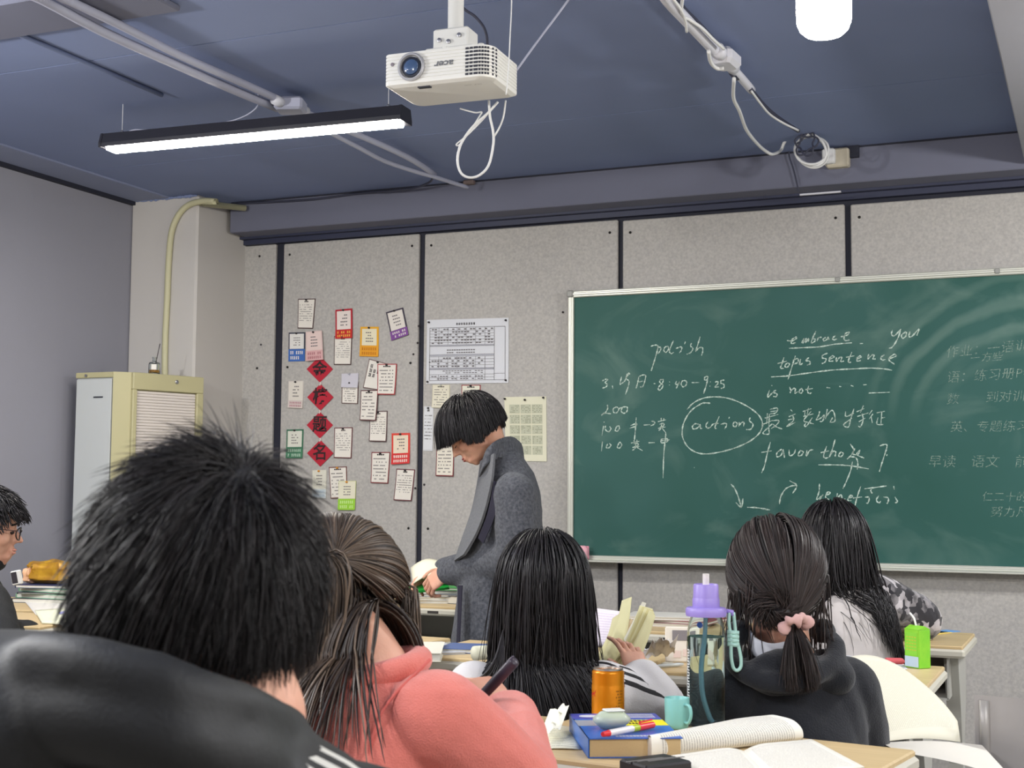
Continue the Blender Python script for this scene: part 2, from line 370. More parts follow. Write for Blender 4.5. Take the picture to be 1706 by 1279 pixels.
chalk(1, [[(740,190),(790,175),(825,185),(815,250),(780,370),(745,480)],[(825,200),(860,205),(850,245),(820,280)],[(905,200),(940,190),(950,225),(920,260),(895,240),(905,200)],[(1010,120),(975,200),(960,250),(980,275),(1012,262)],[(1035,218),(1080,200),(1108,200),(1100,240),(1078,268)],[(1150,135),(1140,165)],[(1225,150),(1210,185),(1240,215),(1215,260),(1165,285)],[(1325,75),(1300,160),(1270,255)],[(1270,250),(1310,210),(1350,205),(1355,250),(1340,300)]], 'chalk word polish')
chalk(1, [[(165,600),(205,580),(230,585),(200,620),(225,640),(210,670),(165,685)],[(285,655),(292,690)],[(395,550),(375,635),(400,625),(430,600),(460,540),(490,515),(478,508),(455,530),(450,575),(482,600),(475,660),(440,760)],[(600,545),(585,620),(565,690)],[(605,548),(640,530),(678,535),(670,600),(645,665),(615,670)],[(600,612),(650,600)],[(775,630),(795,632)],[(890,580),(850,590),(850,620),(885,650),(860,700),(830,705),(835,670),(880,620),(890,580)],[(958,610),(966,614)],[(958,645),(966,650)],[(1045,600),(1033,640),(1065,635),(1082,603)],[(1082,603),(1060,650),(1040,690)],[(1150,595),(1115,600),(1100,640),(1125,670),(1160,645),(1165,610),(1150,595)],[(1225,620),(1315,618)],[(1420,545),(1385,550),(1375,580),(1400,590),(1420,550)],[(1420,550),(1400,640),(1365,750)],[(1443,608),(1449,614)],[(1438,658),(1444,664)],[(1500,615),(1530,605),(1535,630),(1500,670),(1545,670)],[(1612,590),(1575,595),(1570,625),(1605,640),(1605,675),(1570,690)]], 'chalk line with the time 8:40 to 9:25')
chalk(2, [[(180,80),(185,110),(165,150),(125,180),(150,160),(215,165)],[(270,100),(240,115),(240,150),(270,155),(290,120),(270,100)],[(290,115),(340,100),(370,105),(365,145),(335,160),(312,140),(322,108)]], 'chalk number 200')
chalk(2, [[(150,240),(150,249)],[(145,280),(130,370)],[(165,275),(160,310),(190,335),(215,310),(203,285)],[(270,285),(255,320),(275,330),(295,305),(290,280),(270,285)],[(455,200),(445,330),(437,420)],[(400,278),(455,258),(450,282),(392,302)],[(525,272),(590,268)],[(595,235),(625,240),(625,262),(590,280)],[(660,240),(735,222)],[(690,205),(692,238)],[(717,208),(712,234)],[(675,265),(715,255),(710,285),(680,290)],[(660,303),(732,290)],[(697,250),(690,300),(668,325)],[(700,302),(735,345)]], 'chalk line reading 100 Chinese to English')
chalk(2, [[(135,430),(125,520)],[(185,450),(170,480),(190,490),(215,465),(200,445)],[(290,445),(275,480),(295,490),(318,460),(300,435),(290,445)],[(405,442),(485,425)],[(432,415),(436,440)],[(462,410),(460,436)],[(430,450),(472,445),(466,470),(432,474)],[(418,484),(485,474)],[(452,440),(445,490),(415,512)],[(460,482),(515,515)],[(570,440),(630,438)],[(735,345),(730,400),(715,560),(708,775)],[(695,400),(690,440),(745,430),(750,402),(695,405)],[(690,421),(770,412)],[(1003,672),(1007,678)]], 'chalk line reading 100 English to Chinese')
chalk(2, [[(935,125),(1000,60),(1100,15),(1210,5),(1330,20),(1450,65),(1560,130),(1630,200),(1650,280),(1610,360),(1520,430),(1400,485),(1260,525),(1120,545),(1020,530),(940,475),(895,390),(892,300),(920,215),(980,130),(1060,75),(1100,62),(1155,65)]], 'chalk ring drawn round a word', 0.0065)
chalk(2, [[(1045,265),(1010,260),(985,290),(1000,310),(1040,295),(1060,265),(1060,300),(1080,305)],[(1135,240),(1115,270),(1125,300),(1155,295)],[(1240,190),(1200,290),(1215,305)],[(1155,295),(1185,262),(1235,255)],[(1255,265),(1300,255),(1310,275),(1290,310)],[(1337,195),(1330,212)],[(1385,240),(1370,270),(1390,290),(1410,260),(1390,240)],[(1430,245),(1425,285)],[(1427,280),(1450,250),(1475,245),(1470,285)],[(1535,200),(1525,230),(1560,265),(1540,310),(1495,315)]], 'chalk word actions inside the ring')
chalk(2, [[(1350,830),(1385,870),(1420,950),(1450,1050)],[(1398,1005),(1450,1050),(1465,965)],[(1505,1050),(1600,1055),(1720,1075)]], 'chalk arrow pointing down to a dash', 0.0065)
chalk(3, [[(290,210),(340,215),(380,190),(375,178),(335,205),(335,240),(375,230)],[(430,235),(450,190),(442,235),(475,190),(467,232),(497,190),(490,225)],[(565,120),(520,225),(545,225),(560,200),(530,195)],[(575,215),(590,185),(620,180)],[(660,180),(635,195),(640,215),(670,200),(680,180),(690,205)],[(750,165),(725,185),(730,205),(765,195)],[(800,175),(860,160),(880,132),(845,145),(830,195),(850,212),(884,205)],[(310,285),(450,278),(600,270),(750,245),(905,232)],[(980,240),(1010,238)]], 'underlined chalk word embrace')
chalk(3, [[(1290,110),(1280,150),(1310,165),(1370,100)],[(1370,100),(1340,190),(1290,270),(1255,285)],[(1410,130),(1375,160),(1385,190),(1415,170),(1420,135),(1405,128)],[(1455,125),(1445,170),(1475,170),(1540,100),(1520,165)]], 'chalk word you')
chalk(3, [[(262,370),(240,440),(228,470),(262,475)],[(200,430),(290,405)],[(295,420),(270,450),(290,465),(315,435),(293,420)],[(370,355),(340,450),(300,580)],[(345,400),(390,380),(395,415),(345,440)],[(420,385),(410,440),(440,425)],[(500,370),(468,400),(502,405),(510,430),(480,445)],[(675,330),(630,350),(625,375),(660,385),(650,415),(620,430)],[(685,390),(735,370),(725,355),(695,375),(690,405),(730,405)],[(760,370),(755,410),(785,375),(810,370),(800,410),(830,405)],[(905,320),(870,410),(900,415)],[(850,370),(930,355)],[(950,385),(990,370),(985,355),(955,375),(955,405),(990,400)],[(1065,340),(1055,385),(1095,350),(1115,350),(1105,385),(1130,385)],[(1215,345),(1180,370),(1190,395),(1222,390)],[(1250,385),(1320,360),(1310,340),(1265,370),(1260,400),(1310,437)],[(140,555),(300,545),(480,520),(700,492),(900,480),(1080,472),(1200,478),(1285,492)]], 'underlined chalk words topic sentence')
chalk(3, [[(125,680),(105,745),(130,730),(155,700)],[(145,634),(152,641)],[(188,680),(160,700),(195,715),(190,740),(160,740)],[(315,650),(325,680),(320,710)],[(320,700),(345,670),(370,665),(365,710),(390,695)],[(430,660),(405,690),(420,710),(440,690),(428,660)],[(495,640),(485,690),(500,712),(525,705)],[(465,675),(535,665)],[(665,655),(700,660)],[(785,645),(805,648)],[(895,635),(920,645)],[(1012,630),(1045,628)],[(1065,708),(1265,700)]], 'chalk words is not with dashes and a blank')
chalk(3, [[(130,862),(200,850),(185,895),(130,905)],[(135,884),(190,876)],[(80,945),(208,910)],[(105,900),(98,1000)],[(125,905),(118,1040),(120,1095),(62,1090),(95,1050),(150,1000)],[(50,1010),(155,965)],[(150,970),(215,968),(190,1010),(140,1045)],[(155,1000),(195,1030),(245,1048)],[(325,865),(342,882)],[(308,932),(372,905)],[(300,962),(362,948)],[(345,915),(350,970),(285,1025),(370,985)],[(440,882),(522,855)],[(462,872),(458,925)],[(495,850),(480,912)],[(445,930),(540,905)],[(520,880),(450,965),(490,985),(545,1000)],[(530,940),(480,1015),(455,1020),(470,990)],[(600,880),(590,920),(568,962),(610,945),(645,915),(628,972),(600,978)],[(672,860),(655,955)],[(660,930),(712,872),(738,900),(745,972),(702,982),(722,940)],[(845,880),(850,930),(925,898)],[(925,855),(892,960),(872,1030),(826,1008),(905,945)],[(950,885),(1022,855)],[(1015,825),(985,895)],[(955,930),(1062,895)],[(1000,900),(1012,960),(988,1025),(965,1020)],[(970,980),(1032,945)],[(1098,870),(1068,912)],[(1104,905),(1068,955)],[(1088,935),(1098,990)],[(1140,895),(1218,880)],[(1188,888),(1180,1000)],[(1182,945),(1218,938)],[(1152,940),(1143,1002),(1205,1005)]], 'chalk line of seven Chinese characters', 0.0055)
chalk(4, [[(520,180),(495,270),(470,380),(445,440)],[(445,268),(530,255)],[(615,240),(575,270),(575,305),(610,290),(625,245),(637,312)],[(675,245),(680,295),(715,280),(730,240)],[(770,250),(750,290),(775,295),(795,265),(768,250)],[(825,250),(820,300),(845,255),(878,245)]], 'chalk word favor', 0.006)
chalk(4, [[(990,215),(965,290),(975,315),(1005,310)],[(940,270),(1010,255)],[(1060,160),(1035,250),(1010,305),(1045,260),(1065,265),(1060,302)],[(1110,262),(1090,290),(1105,305),(1130,280),(1108,262)],[(1185,195),(1215,245),(1195,290),(1160,325)],[(1225,235),(1208,280),(1250,285),(1268,250),(1240,285),(1302,316)],[(920,372),(1050,372),(1190,380),(1342,406)],[(1185,305),(1230,310),(1250,350),(1245,410)],[(1205,345),(1190,420),(1150,520),(1125,570)],[(1430,215),(1485,200),(1492,230),(1460,330),(1430,430)],[(1495,285),(1490,298)]], 'underlined chalk word those with a question mark', 0.006)
chalk(4, [[(595,700),(605,640),(640,580),(690,550),(740,545)],[(680,505),(740,545),(705,610)]], 'chalk arrow curving up to the right', 0.006)
chalk(4, [[(930,530),(925,600),(905,660),(940,640),(960,620),(930,662)],[(985,625),(1020,610),(1000,598),(980,640),(1010,662)],[(1080,610),(1070,665)],[(1072,660),(1110,620),(1120,665),(1145,655)],[(1170,650),(1205,640),(1190,625),(1165,665),(1195,670)],[(1275,550),(1245,640),(1225,720),(1215,765)],[(1210,650),(1285,640)],[(1310,642),(1345,645),(1335,690),(1320,690)],[(1305,572),(1400,560),(1490,548)],[(1365,575),(1358,590),(1372,612)],[(1425,630),(1405,665),(1425,690),(1442,675)],[(1465,640),(1505,650),(1500,690),(1488,690)],[(1550,550),(1555,578)],[(1560,640),(1582,680),(1560,690)]], 'chalk word beneficial above the dark heads', 0.006)
def faint(txt, px, py, hpx, label, shear=0.15, rot=0.0):
    V, Fc = text_geo(txt, 1.0, -0.012, 'LEFT'); c = PY(px, py, YW-0.0362); s = hpx*0.00262*0.92
    m = MB(); m.add([(c[0]+(x+shear*y)*s, YW-0.0362, c[2]+(y+rot*x)*s) for x, y, z in V], Fc)
    o = m.build('chalk_word', M_chalk_f, bb); o['label'] = label; o['kind'] = 'stuff'
faint('作业：一语训卷', 1576, 588, 21, 'faint chalk line at top right', rot=0.06)
faint('一方些', 1616, 598, 17, 'faint short chalk line at top right', rot=0.06)
faint('语：练习册P=', 1577, 630, 21, 'faint chalk line about language homework', rot=0.04)
faint('数　　到对训练', 1577, 666, 20, 'faint chalk line about maths homework', rot=0.03)
faint('英、专题练习', 1583, 712, 20, 'faint chalk line about English homework')
faint('早读　语文　前一', 1546, 770, 22, 'faint chalk line about morning reading')
faint('仁二十的练', 1636, 828, 17, 'faint chalk line above the lowest line')
faint('努力凡', 1650, 853, 19, 'lowest faint chalk line at right')

# pink duster on the ledge end
dst = thing('board_eraser', 'pink board eraser standing at the left end of the chalk ledge', 'eraser', (-2.045, YW-0.085, BZ0+0.006))
MB().box((-2.045, YW-0.085, BZ0+0.036), (0.05, 0.04, 0.06), bev=0.012).build('foam', mat('pink_foam', (240, 178, 190), 0.9, bump=0.2), dst, smooth=True)
MB().box((-2.045, YW-0.062, BZ0+0.036), (0.046, 0.008, 0.056), bev=0.003).build('backing', mat('pink_plastic', (226, 150, 170), 0.5), dst)

# ================================================================== CARDS AND SHEETS ON THE FELT
PAPER = mat('paper_white', (226, 222, 214), 0.85, var=0.03, vscale=20)
INK = mat('ink_grey', (112, 108, 110), 0.8); INKD = mat('ink_dark', (52, 46, 50), 0.8)
A5, A6 = (450, 480, 3.196), (680, 500, 3.196)
n_card = [0]
def bil(q, u, v):
    return tuple((1-v)*((1-u)*np.array(q[0])+u*np.array(q[1])) + v*((1-u)*np.array(q[3])+u*np.array(q[2])))
def slab(q, t, u0=0, u1=1, v0=0, v1=1, dy=0.0, curl=0.0, n=4):
    m = MB()
    def fn(u, v):
        uu, vv = u0+(u1-u0)*u, v0+(v1-v0)*v; p = bil(q, uu, vv); return (p[0], p[1]-dy-curl*vv**3, p[2])
    m.grid(lambda u, v: fn(1-u, v), 2, n, thick=t); return m
def scrib(q, rows, cols, u0, u1, v0, v1, dy, h=0.5, fill=0.8, curl=0.0, glyph=False):
    """small print: short dashes, or stroke clusters standing for unreadable characters"""
    m = MB()
    def quad(a, b, c, d):
        P = [bil(q, *x) for x in (a, b, c, d)]; vv = [a[1], b[1], c[1], d[1]]
        m.add([(p[0], p[1]-dy-curl*v**3, p[2]) for p, v in zip(P, vv)], [(0, 1, 2, 3)])
    for r in range(rows):
        vv = v0+(v1-v0)*(r+0.5)/rows; hh = (v1-v0)/rows*h
        for c in range(cols):
            if random.random() > fill: continue
            ua = u0+(u1-u0)*(c+0.12)/cols; ub = u0+(u1-u0)*(c+0.88)/cols
            if not glyph: quad((ua, vv-hh/2), (ub, vv-hh/2), (ub, vv+hh/2), (ua, vv+hh/2)); continue
            th = hh*0.17
            for k in range(3): y = vv-hh/2+hh*(k+0.2)/2.8; a_ = ua+(ub-ua)*random.uniform(0, .25); quad((a_, y), (ub-(ub-ua)*random.uniform(0, .2), y), (ub, y+th), (a_, y+th))
            for k in range(2): x = ua+(ub-ua)*random.uniform(.2+.4*k, .35+.4*k); quad((x, vv-hh/2), (x+(ub-ua)*.16, vv-hh/2), (x+(ub-ua)*.16, vv+hh/2), (x, vv+hh/2))
    return m
class _Print(MB):
    def build(s, *a, **k):
        o = MB.build(s, *a, **k); o['kind'] = 'stuff'; return o
_scrib = scrib
def scrib(*a, **k):
    m = _scrib(*a, **k); m.__class__ = _Print; return m
M_pin = mat('pin_dark', (40, 34, 38), 0.4)
def pin(q, u, v, par, dy, m=None):
    p = bil(q, u, v)
    MB().lathe([(0.004, 0), (0.005, 0.003), (0.0025, 0.006), (0.004, 0.010), (0.001, 0.011)], (p[0], p[1]-dy, p[2]), 8, Matrix.Rotation(R(90), 4, 'X')).build('push_pin', m or M_pin, par, smooth=True)
def card(A, corners, label, border=(92, 58, 60), paper=(226, 221, 212), banner=None, layer=0, ban_h=0.27, style='lines', bw=0.045, bt=(240, 235, 225), pinc=None, glyphs=2, curl=None):
    ox, oy, sc = A; yb = YW-0.0125-0.004*layer
    q = [tuple(PY(ox+x/sc, oy+y/sc, yb)) for x, y in corners]
    curl = random.uniform(0.0, 0.008) if curl is None else curl
    t = thing('note_card', label, 'card', q[3] if q[3][2] < q[2][2] else q[2], 'note cards pinned to the felt wall')
    n_card[0] += 1
    bmat = mat('card_%d_%d_%d' % border, border, 0.8); pmat = mat('card_%d_%d_%d' % paper, paper, 0.85, var=0.03, vscale=30)
    slab(q, 0.0015, curl=curl).build('card_back', bmat, t)
    vb = 1.0-ban_h if banner else 1.0-bw*0.7
    slab(q, 0.0006, bw, 1-bw, bw*0.7, vb-(0.01 if banner else 0), dy=0.0012, curl=curl).build('paper', pmat, t)
    if banner: slab(q, 0.0006, 0.0, 1.0, vb, 1.0, dy=0.0012, curl=curl).build('banner', mat('card_%d_%d_%d' % banner, banner, 0.7), t)
    dy = 0.0022
    if style == 'lines':
        scrib(q, 1, 3, .38, .62, .06, .13, dy, .6, 1, curl).build('heading', INKD, t)
        scrib(q, 8, 14, .10, .9, .17, vb-.2, dy, .28, .62, curl).build('handwriting', INK, t)
    elif style == 'list':
        scrib(q, 1, 4, .3, .7, .05, .12, dy, .6, 1, curl).build('heading', INKD, t)
        scrib(q, 7, 10, .12, .85, .16, vb-.05, dy, .3, .7, curl).build('handwriting', INK, t)
    elif style == 'grid':
        scrib(q, 4, 4, .3, .72, .15, vb-.1, dy, .35, .85, curl).build('handwriting', INK, t)
    elif style == 'bold':
        scrib(q, 3, 4, .12, .9, .14, .6, dy, .8, .8, curl, True).build('handwriting', INKD, t)
    if banner and glyphs: scrib(q, glyphs, 7, .1, .9, vb+.03, .97, dy, .62, .95, curl, True).build('banner_lettering', mat('card_%d_%d_%d' % bt, bt, 0.7), t)
    pin(q, .5, .04, t, 0.002, mat('pin_%d_%d_%d' % pinc, pinc, 0.4) if pinc else None)
    return t
card(A5, [(149,57),(242,55),(230,216),(148,214)], 'white note card with dark edge, highest and furthest left on the panel', (86, 66, 66))
card(A5, [(341,255),(437,255),(432,408),(341,408)], 'white lined note card hanging below the red card', (80, 60, 60))
card(A5, [(347,115),(437,107),(440,265),(350,270)], 'red bordered card with yellow lettering on its red banner', (176, 34, 50), (226, 214, 208), (190, 40, 40), 1, .3, 'grid', .09, (240, 190, 80))
card(A5, [(481,205),(578,205),(578,365),(478,362)], 'orange yellow bordered card with an orange banner', (222, 164, 44), (226, 218, 190), (224, 156, 36), 0, .36, 'grid', .1, (186, 110, 20), glyphs=2)
card(A5, [(616,128),(708,102),(740,248),(650,280)], 'tilted card with a purple banner at the right of the panel', (66, 60, 74), (222, 216, 208), (124, 74, 146), 0, .3, 'grid', .08)
card(A5, [(99,236),(187,234),(185,388),(98,390)], 'card with a blue banner beside the pink card', (60, 62, 78), (224, 222, 218), (62, 104, 176), 0, .42, 'grid', .07)
card(A5, [(190,232),(275,225),(284,380),(192,388)], 'pale pink card overlapping the top red diamond', (216, 190, 186), (224, 202, 196), (214, 170, 170), 3, .34, 'grid', .05, (160, 90, 100))
card(A5, [(527,375),(628,402),(592,545),(495,530)], 'white card with bold black brush characters, half covered', (120, 100, 98), (226, 222, 214), None, 0, style='bold')
card(A5, [(572,403),(675,402),(667,567),(573,566)], 'white card with a red edge over the brush lettered card', (166, 60, 66), layer=1, style='list')
card(A5, [(382,500),(471,500),(468,616),(382,613)], 'short white note card below a pale lilac slip', (96, 70, 68), style='list')
card(A5, [(380,455),(470,452),(468,530),(380,528)], 'blank pale lilac slip above the short note card', (196, 194, 204), (200, 198, 208), layer=1, style='none', pinc=(180, 180, 190))
card(A5, [(530,655),(625,652),(622,818),(530,815)], 'white card with a dark edge tucked under its upper neighbour', (86, 60, 62), style='lines')
card(A5, [(482,543),(576,541),(566,706),(480,703)], 'white card with brown edge in the middle of the right column', (96, 56, 60), layer=2, style='list')
card(A5, [(98,495),(178,492),(175,640),(97,636)], 'pale card with small pink lettering left of the red diamonds', (212, 204, 196), (220, 214, 204), (208, 196, 190), 0, .28, 'grid', .05, (170, 100, 120))
card(A5, [(88,752),(178,750),(174,905),(86,905)], 'card with a green banner at the left edge of the panel', (58, 110, 84), (216, 216, 204), (66, 124, 92), 0, .38, 'grid', .08, (190, 214, 196))
card(A5, [(342,742),(440,740),(434,906),(341,903)], 'white lined card right of the third red diamond', (104, 58, 62))
card(A5, [(647,772),(745,770),(745,932),(648,938)], 'orange red bordered card with a red banner of white lettering', (214, 70, 58), (228, 212, 190), (206, 52, 52), 0, .34, 'grid', .1)
card(A5, [(540,872),(640,872),(630,1040),(537,1036)], 'white card with red brown edge below the orange red card', (128, 54, 58), style='list')
card(A5, [(673,960),(772,965),(755,1133),(660,1128)], 'tilted white card with printed table, lowest at the right', (104, 54, 62), style='lines')
card(A5, [(312,952),(408,948),(412,1115),(325,1120)], 'white list card with an orange pin under the red diamonds', (110, 66, 62), style='list', pinc=(226, 150, 40))
card(A5, [(365,1026),(458,1025),(452,1180),(362,1180)], 'small cream card with a lime green banner', (200, 204, 150), (226, 222, 200), (150, 204, 60), 1, .38, 'grid', .03, (210, 236, 160), pinc=(226, 150, 40))
card(A5, [(225,968),(300,966),(298,1118),(225,1115)], 'pale faded card with an orange pin left of the list card', (206, 204, 190), (216, 214, 200), (196, 204, 206), 0, .32, 'grid', .03, (160, 180, 200), pinc=(226, 150, 40))
card(A6, [(130,450),(222,450),(222,575),(127,572)], 'cream note under the left half of the timetable', (206, 200, 178), (220, 215, 196), style='list', pinc=(200, 200, 190))
card(A6, [(284,450),(386,450),(384,600),(284,600)], 'white card with red edge directly above the woman\'s head', (140, 60, 62), (222, 220, 204), style='list')
card(A6, [(84,565),(135,565),(130,803),(80,800)], 'narrow white printed slip beside the black panel gap', (206, 208, 212), (214, 216, 220), style='lines')
card(A6, [(150,770),(245,768),(243,938),(149,935)], 'white note card with red edge in front of the woman\'s face', (120, 40, 50), (224, 218, 204), style='list', pinc=(226, 150, 40))

# printed sheets
def sheet(A, corners, label, rgb):
    ox, oy, sc = A; yb = YW-0.0125; q = [tuple(PY(ox+x/sc, oy+y/sc, yb)) for x, y in corners]
    t = thing('printed_sheet', label, 'poster', q[3]); slab(q, 0.001, curl=0.002).build('paper', mat('sheet_%d_%d_%d' % rgb, rgb, 0.6, var=0.02), t); return t, q
t, q = sheet(A6, [(100,105),(535,93),(535,440),(97,445)], 'large white timetable sheet of ruled rows and columns', (208, 210, 216))
m = MB()
def rule(u0, v0, u1, v1, w):
    if abs(u1-u0) > abs(v1-v0): P = [(u0, v0-w), (u1, v0-w), (u1, v0+w), (u0, v0+w)]
    else: P = [(u0-w*.7, v0), (u0+w*.7, v0), (u0+w*.7, v1), (u0-w*.7, v1)]
    m.add([(p[0], p[1]-0.0018-0.002*vv**3, p[2]) for p, vv in ((bil(q, *x), x[1]) for x in P)], [(0, 1, 2, 3)])
for v in (.13, .18, .225, .27, .315, .36, .40, .42, .55, .58, .625, .67, .715, .76, .78, .86, .905): rule(.04, v, .83 if v > .14 else .96, v, .0022)
for v in (.95, ): rule(.04, v, .96, v, .003)
for v0, v1 in ((.13, .40), (.58, .76), (.86, .95)):
    for k in range(8): rule(.04+k*.113, v0, .04+k*.113, v1, .0022)
rule(.04, .13, .04, .95, .003); rule(.96, .13, .96, .95, .003); rule(.83, .13, .83, .95, .0025); rule(.72, .58, .72, .95, .0025); rule(.04, .13, .96, .13, .003); rule(.83, .85, .96, .85, .0025)
m.build('ruled_lines', INK, t)['kind'] = 'stuff'
mm = MB()
scr = scrib(q, 1, 8, .36, .60, .05, .10, .0018, .7, 1, .002, True); scr.build('heading', INKD, t)
a = scrib(q, 6, 21, .06, .82, .135, .39, .0018, .45, .55, .002); b = scrib(q, 4, 18, .06, .70, .585, .755, .0018, .45, .55, .002)
c = scrib(q, 2, 12, .25, .6, .46, .54, .0018, .4, .9, .002); d = scrib(q, 2, 14, .2, .7, .79, .85, .0018, .4, .7, .002); e = scrib(q, 2, 18, .06, .7, .87, .945, .0018, .4, .7, .002)
for k in (b, c, d, e): a.add(k.v, k.f)
a.build('small_print', INK, t)['kind'] = 'stuff'
s = MB()
for v in (.41, .56, .775): 
    P = [bil(q, *x) for x in ((.04, v-.012), (.83, v-.012), (.83, v+.012), (.04, v+.012))]; s.add([(p[0], p[1]-.0016, p[2]) for p in P], [(0, 1, 2, 3)])
s.build('grey_bands', mat('grey_band', (168, 170, 180), 0.7), t)['kind'] = 'stuff'
for u, v in ((.03, .04), (.97, .04), (.02, .97), (.97, .96)): pin(q, u, v, t, .001)
t, q = sheet(A6, [(512,515),(735,512),(738,858),(520,855)], 'cream printed calendar sheet behind the woman\'s collar', (216, 214, 190))
g = MB()
for r in range(5):
    for c in range(3):
        u0, v0 = .12+c*.27, .12+r*.16
        P = [bil(q, *x) for x in ((u0, v0), (u0+.245, v0), (u0+.245, v0+.14), (u0, v0+.14))]; g.add([(p[0], p[1]-.0016, p[2]) for p in P], [(0, 1, 2, 3)])
g.build('month_blocks', mat('calendar_block', (186, 188, 166), 0.8), t)['kind'] = 'stuff'
a = MB()
for r in range(5):
    for c in range(3):
        k = scrib(q, 5, 7, .13+c*.27, .355+c*.27, .13+r*.16, .25+r*.16, .0024, .4, .5, 0); a.add(k.v, k.f)
a.build('small_print', mat('ink_olive', (140, 142, 122), 0.8), t)['kind'] = 'stuff'
for u, v in ((.02, .03), (.5, .05), (.94, .02)): pin(q, u, v, t, .001)

# red diamonds with brush characters
A8 = (500, 560, 5.5625)
M_red = mat('red_paper', (182, 34, 54), 0.75, var=0.1, vscale=30); M_brush = mat('brush_ink', (46, 22, 26), 0.6)
for k, (cx, cy, ch, word) in enumerate(((183, 305, '金', 'topmost'), (188, 565, '榜', 'second from top'), (183, 823, '题', 'third from top'), (187, 1083, '名', 'lowest'))):
    yb = YW-0.0125-0.002*(k % 2); H = 124; W = 122
    q = [tuple(PY(A8[0]+x/A8[2], A8[1]+y/A8[2], yb)) for x, y in ((cx, cy-H), (cx+W, cy), (cx, cy+H), (cx-W, cy))]
    t = thing('red_diamond', 'red paper diamond with a black brush character, %s of the four' % word, 'decoration', q[2], 'red paper diamonds hung in a column')
    MB().prism([q[0], q[3], q[2], q[1]], (0, -0.0012, 0)).build('paper', M_red, t)
    V, Fc = text_geo(ch, 1.0, 0.02); c = PY(A8[0]+cx/A8[2], A8[1]+(cy+ (14 if k == 0 else 0))/A8[2], yb); s = 0.082
    MB().add([(c[0]+x*s, c[1]-0.0025, c[2]+y*s) for x, y, z in V], Fc).build('character', M_brush, t)
    if k: MB().tube([(q[0][0], yb-.003, q[0][2]+.008), (q[0][0]+.004, yb-.004, q[0][2]), (q[0][0]-.002, yb-.003, q[0][2]-.008)], 0.003, 5).build('tie', mat('white_string', (230, 220, 215), 0.8), t)
# loose screws and pins on the felt
pm = MB()
for x, y, lab in ((435, 574, 'dark pin halfway down the narrow felt panel at the left'), (696, 571, 'dark pin beside the black gap, level with the purple card'), (698, 543, 'dark pin by the black gap, just above its twin'), (689, 590, 'dark pin right of the orange yellow card by the black gap'), (707, 807, 'dark pin right of the black gap below the white cards'), (692, 813, 'dark pin left of the black gap near the lowest tilted card'), (938, 520, 'dark pin left of the top corner of the blackboard')): 
    p = PY(x, y, YW-0.011); pm = MB().lathe([(0.005, 0), (0.005, 0.003), (0.001, 0.005)], tuple(p), 8, Matrix.Rotation(R(90), 4, 'X')); o = pm.build('push_pin', M_pin)
    tag(o, lab, 'pin', 'spare pins in the felt')
# ================================================================== CEILING THINGS
M_cable = mat('cable_white', (214, 214, 214), 0.5); M_cabled = mat('cable_dark', (52, 54, 70), 0.5)
M_pipe = mat('conduit_grey', (166, 168, 186), 0.55); M_pipew = mat('conduit_pale', (200, 200, 208), 0.5)
M_black2 = mat('lamp_housing_black', (38, 38, 46), 0.45)
# linear pendant lamp
a = PZ(181, 251, 2.4); b = PZ(672, 206, 2.4); yl = (a[1]+b[1])/2
lamp = thing('pendant_lamp', 'black linear lamp with a glowing white strip hung on thin wires from the ceiling', 'lamp', ((a[0]+b[0])/2, yl, 2.4))
ang = math.atan2(b[1]-a[1], b[0]-a[0]); ML = Matrix.Rotation(ang, 4, 'Z'); L = float(np.linalg.norm(b-a)); cc = np.array(((a[0]+b[0])/2, yl, 2.4))
def lp(x, y, z): v = ML @ Vector((x, y, z)); return (cc[0]+v[0], cc[1]+v[1], cc[2]+v[2])
hp = [(-0.045, 0.0), (0.045, 0.0), (0.045, 0.014), (0.034, 0.05), (-0.034, 0.05), (-0.045, 0.014)]
MB().prism([lp(-L/2, y, z+0.004) for y, z in hp], tuple(ML @ Vector((L, 0, 0)))).build('housing', M_black2, lamp)
dp = [(-0.033, 0.004), (-0.028, -0.005), (0.028, -0.005), (0.033, 0.004)]
M_glow = mat('lamp_diffuser', (255, 255, 255), 0.4, emit=(255, 250, 240), estr=105)
MB().prism([lp(-L/2+0.012, y, z) for y, z in dp], tuple(ML @ Vector((L-0.024, 0, 0)))).build('diffuser', M_glow, lamp)
for sx in (-1, 1):
    MB().prism([lp(sx*L/2-(0.01 if sx < 0 else 0), y*1.05, z*1.03+0.003) for y, z in hp], tuple(ML @ Vector((0.01, 0, 0)))).build('end_cap', M_black2, lamp)
    MB().tube([lp(sx*(L/2-0.055), 0, 0.05), lp(sx*(L/2-0.055), 0, CEIL-2.4)], 0.0012, 5).build('suspension_wire', M_cable, lamp)
    MB().lathe([(0.009, 0), (0.009, 0.012), (0.003, 0.018)], lp(sx*(L/2-0.055), 0, 0.052), 10).build('wire_clamp', mat('steel', (170, 170, 175), 0.3, 0.9), lamp)
MB().tube(catmull([lp(-L/2+.07, 0, .056), lp(-L/2+.1, .01, .07), lp(-L/2+.2, 0, .06), lp(-.1, 0, .062), lp(0.02, 0, 0.1), lp(0.03, 0, CEIL-2.4)], 5), 0.003, 6).build('power_cord', M_pipe, lamp, smooth=True)

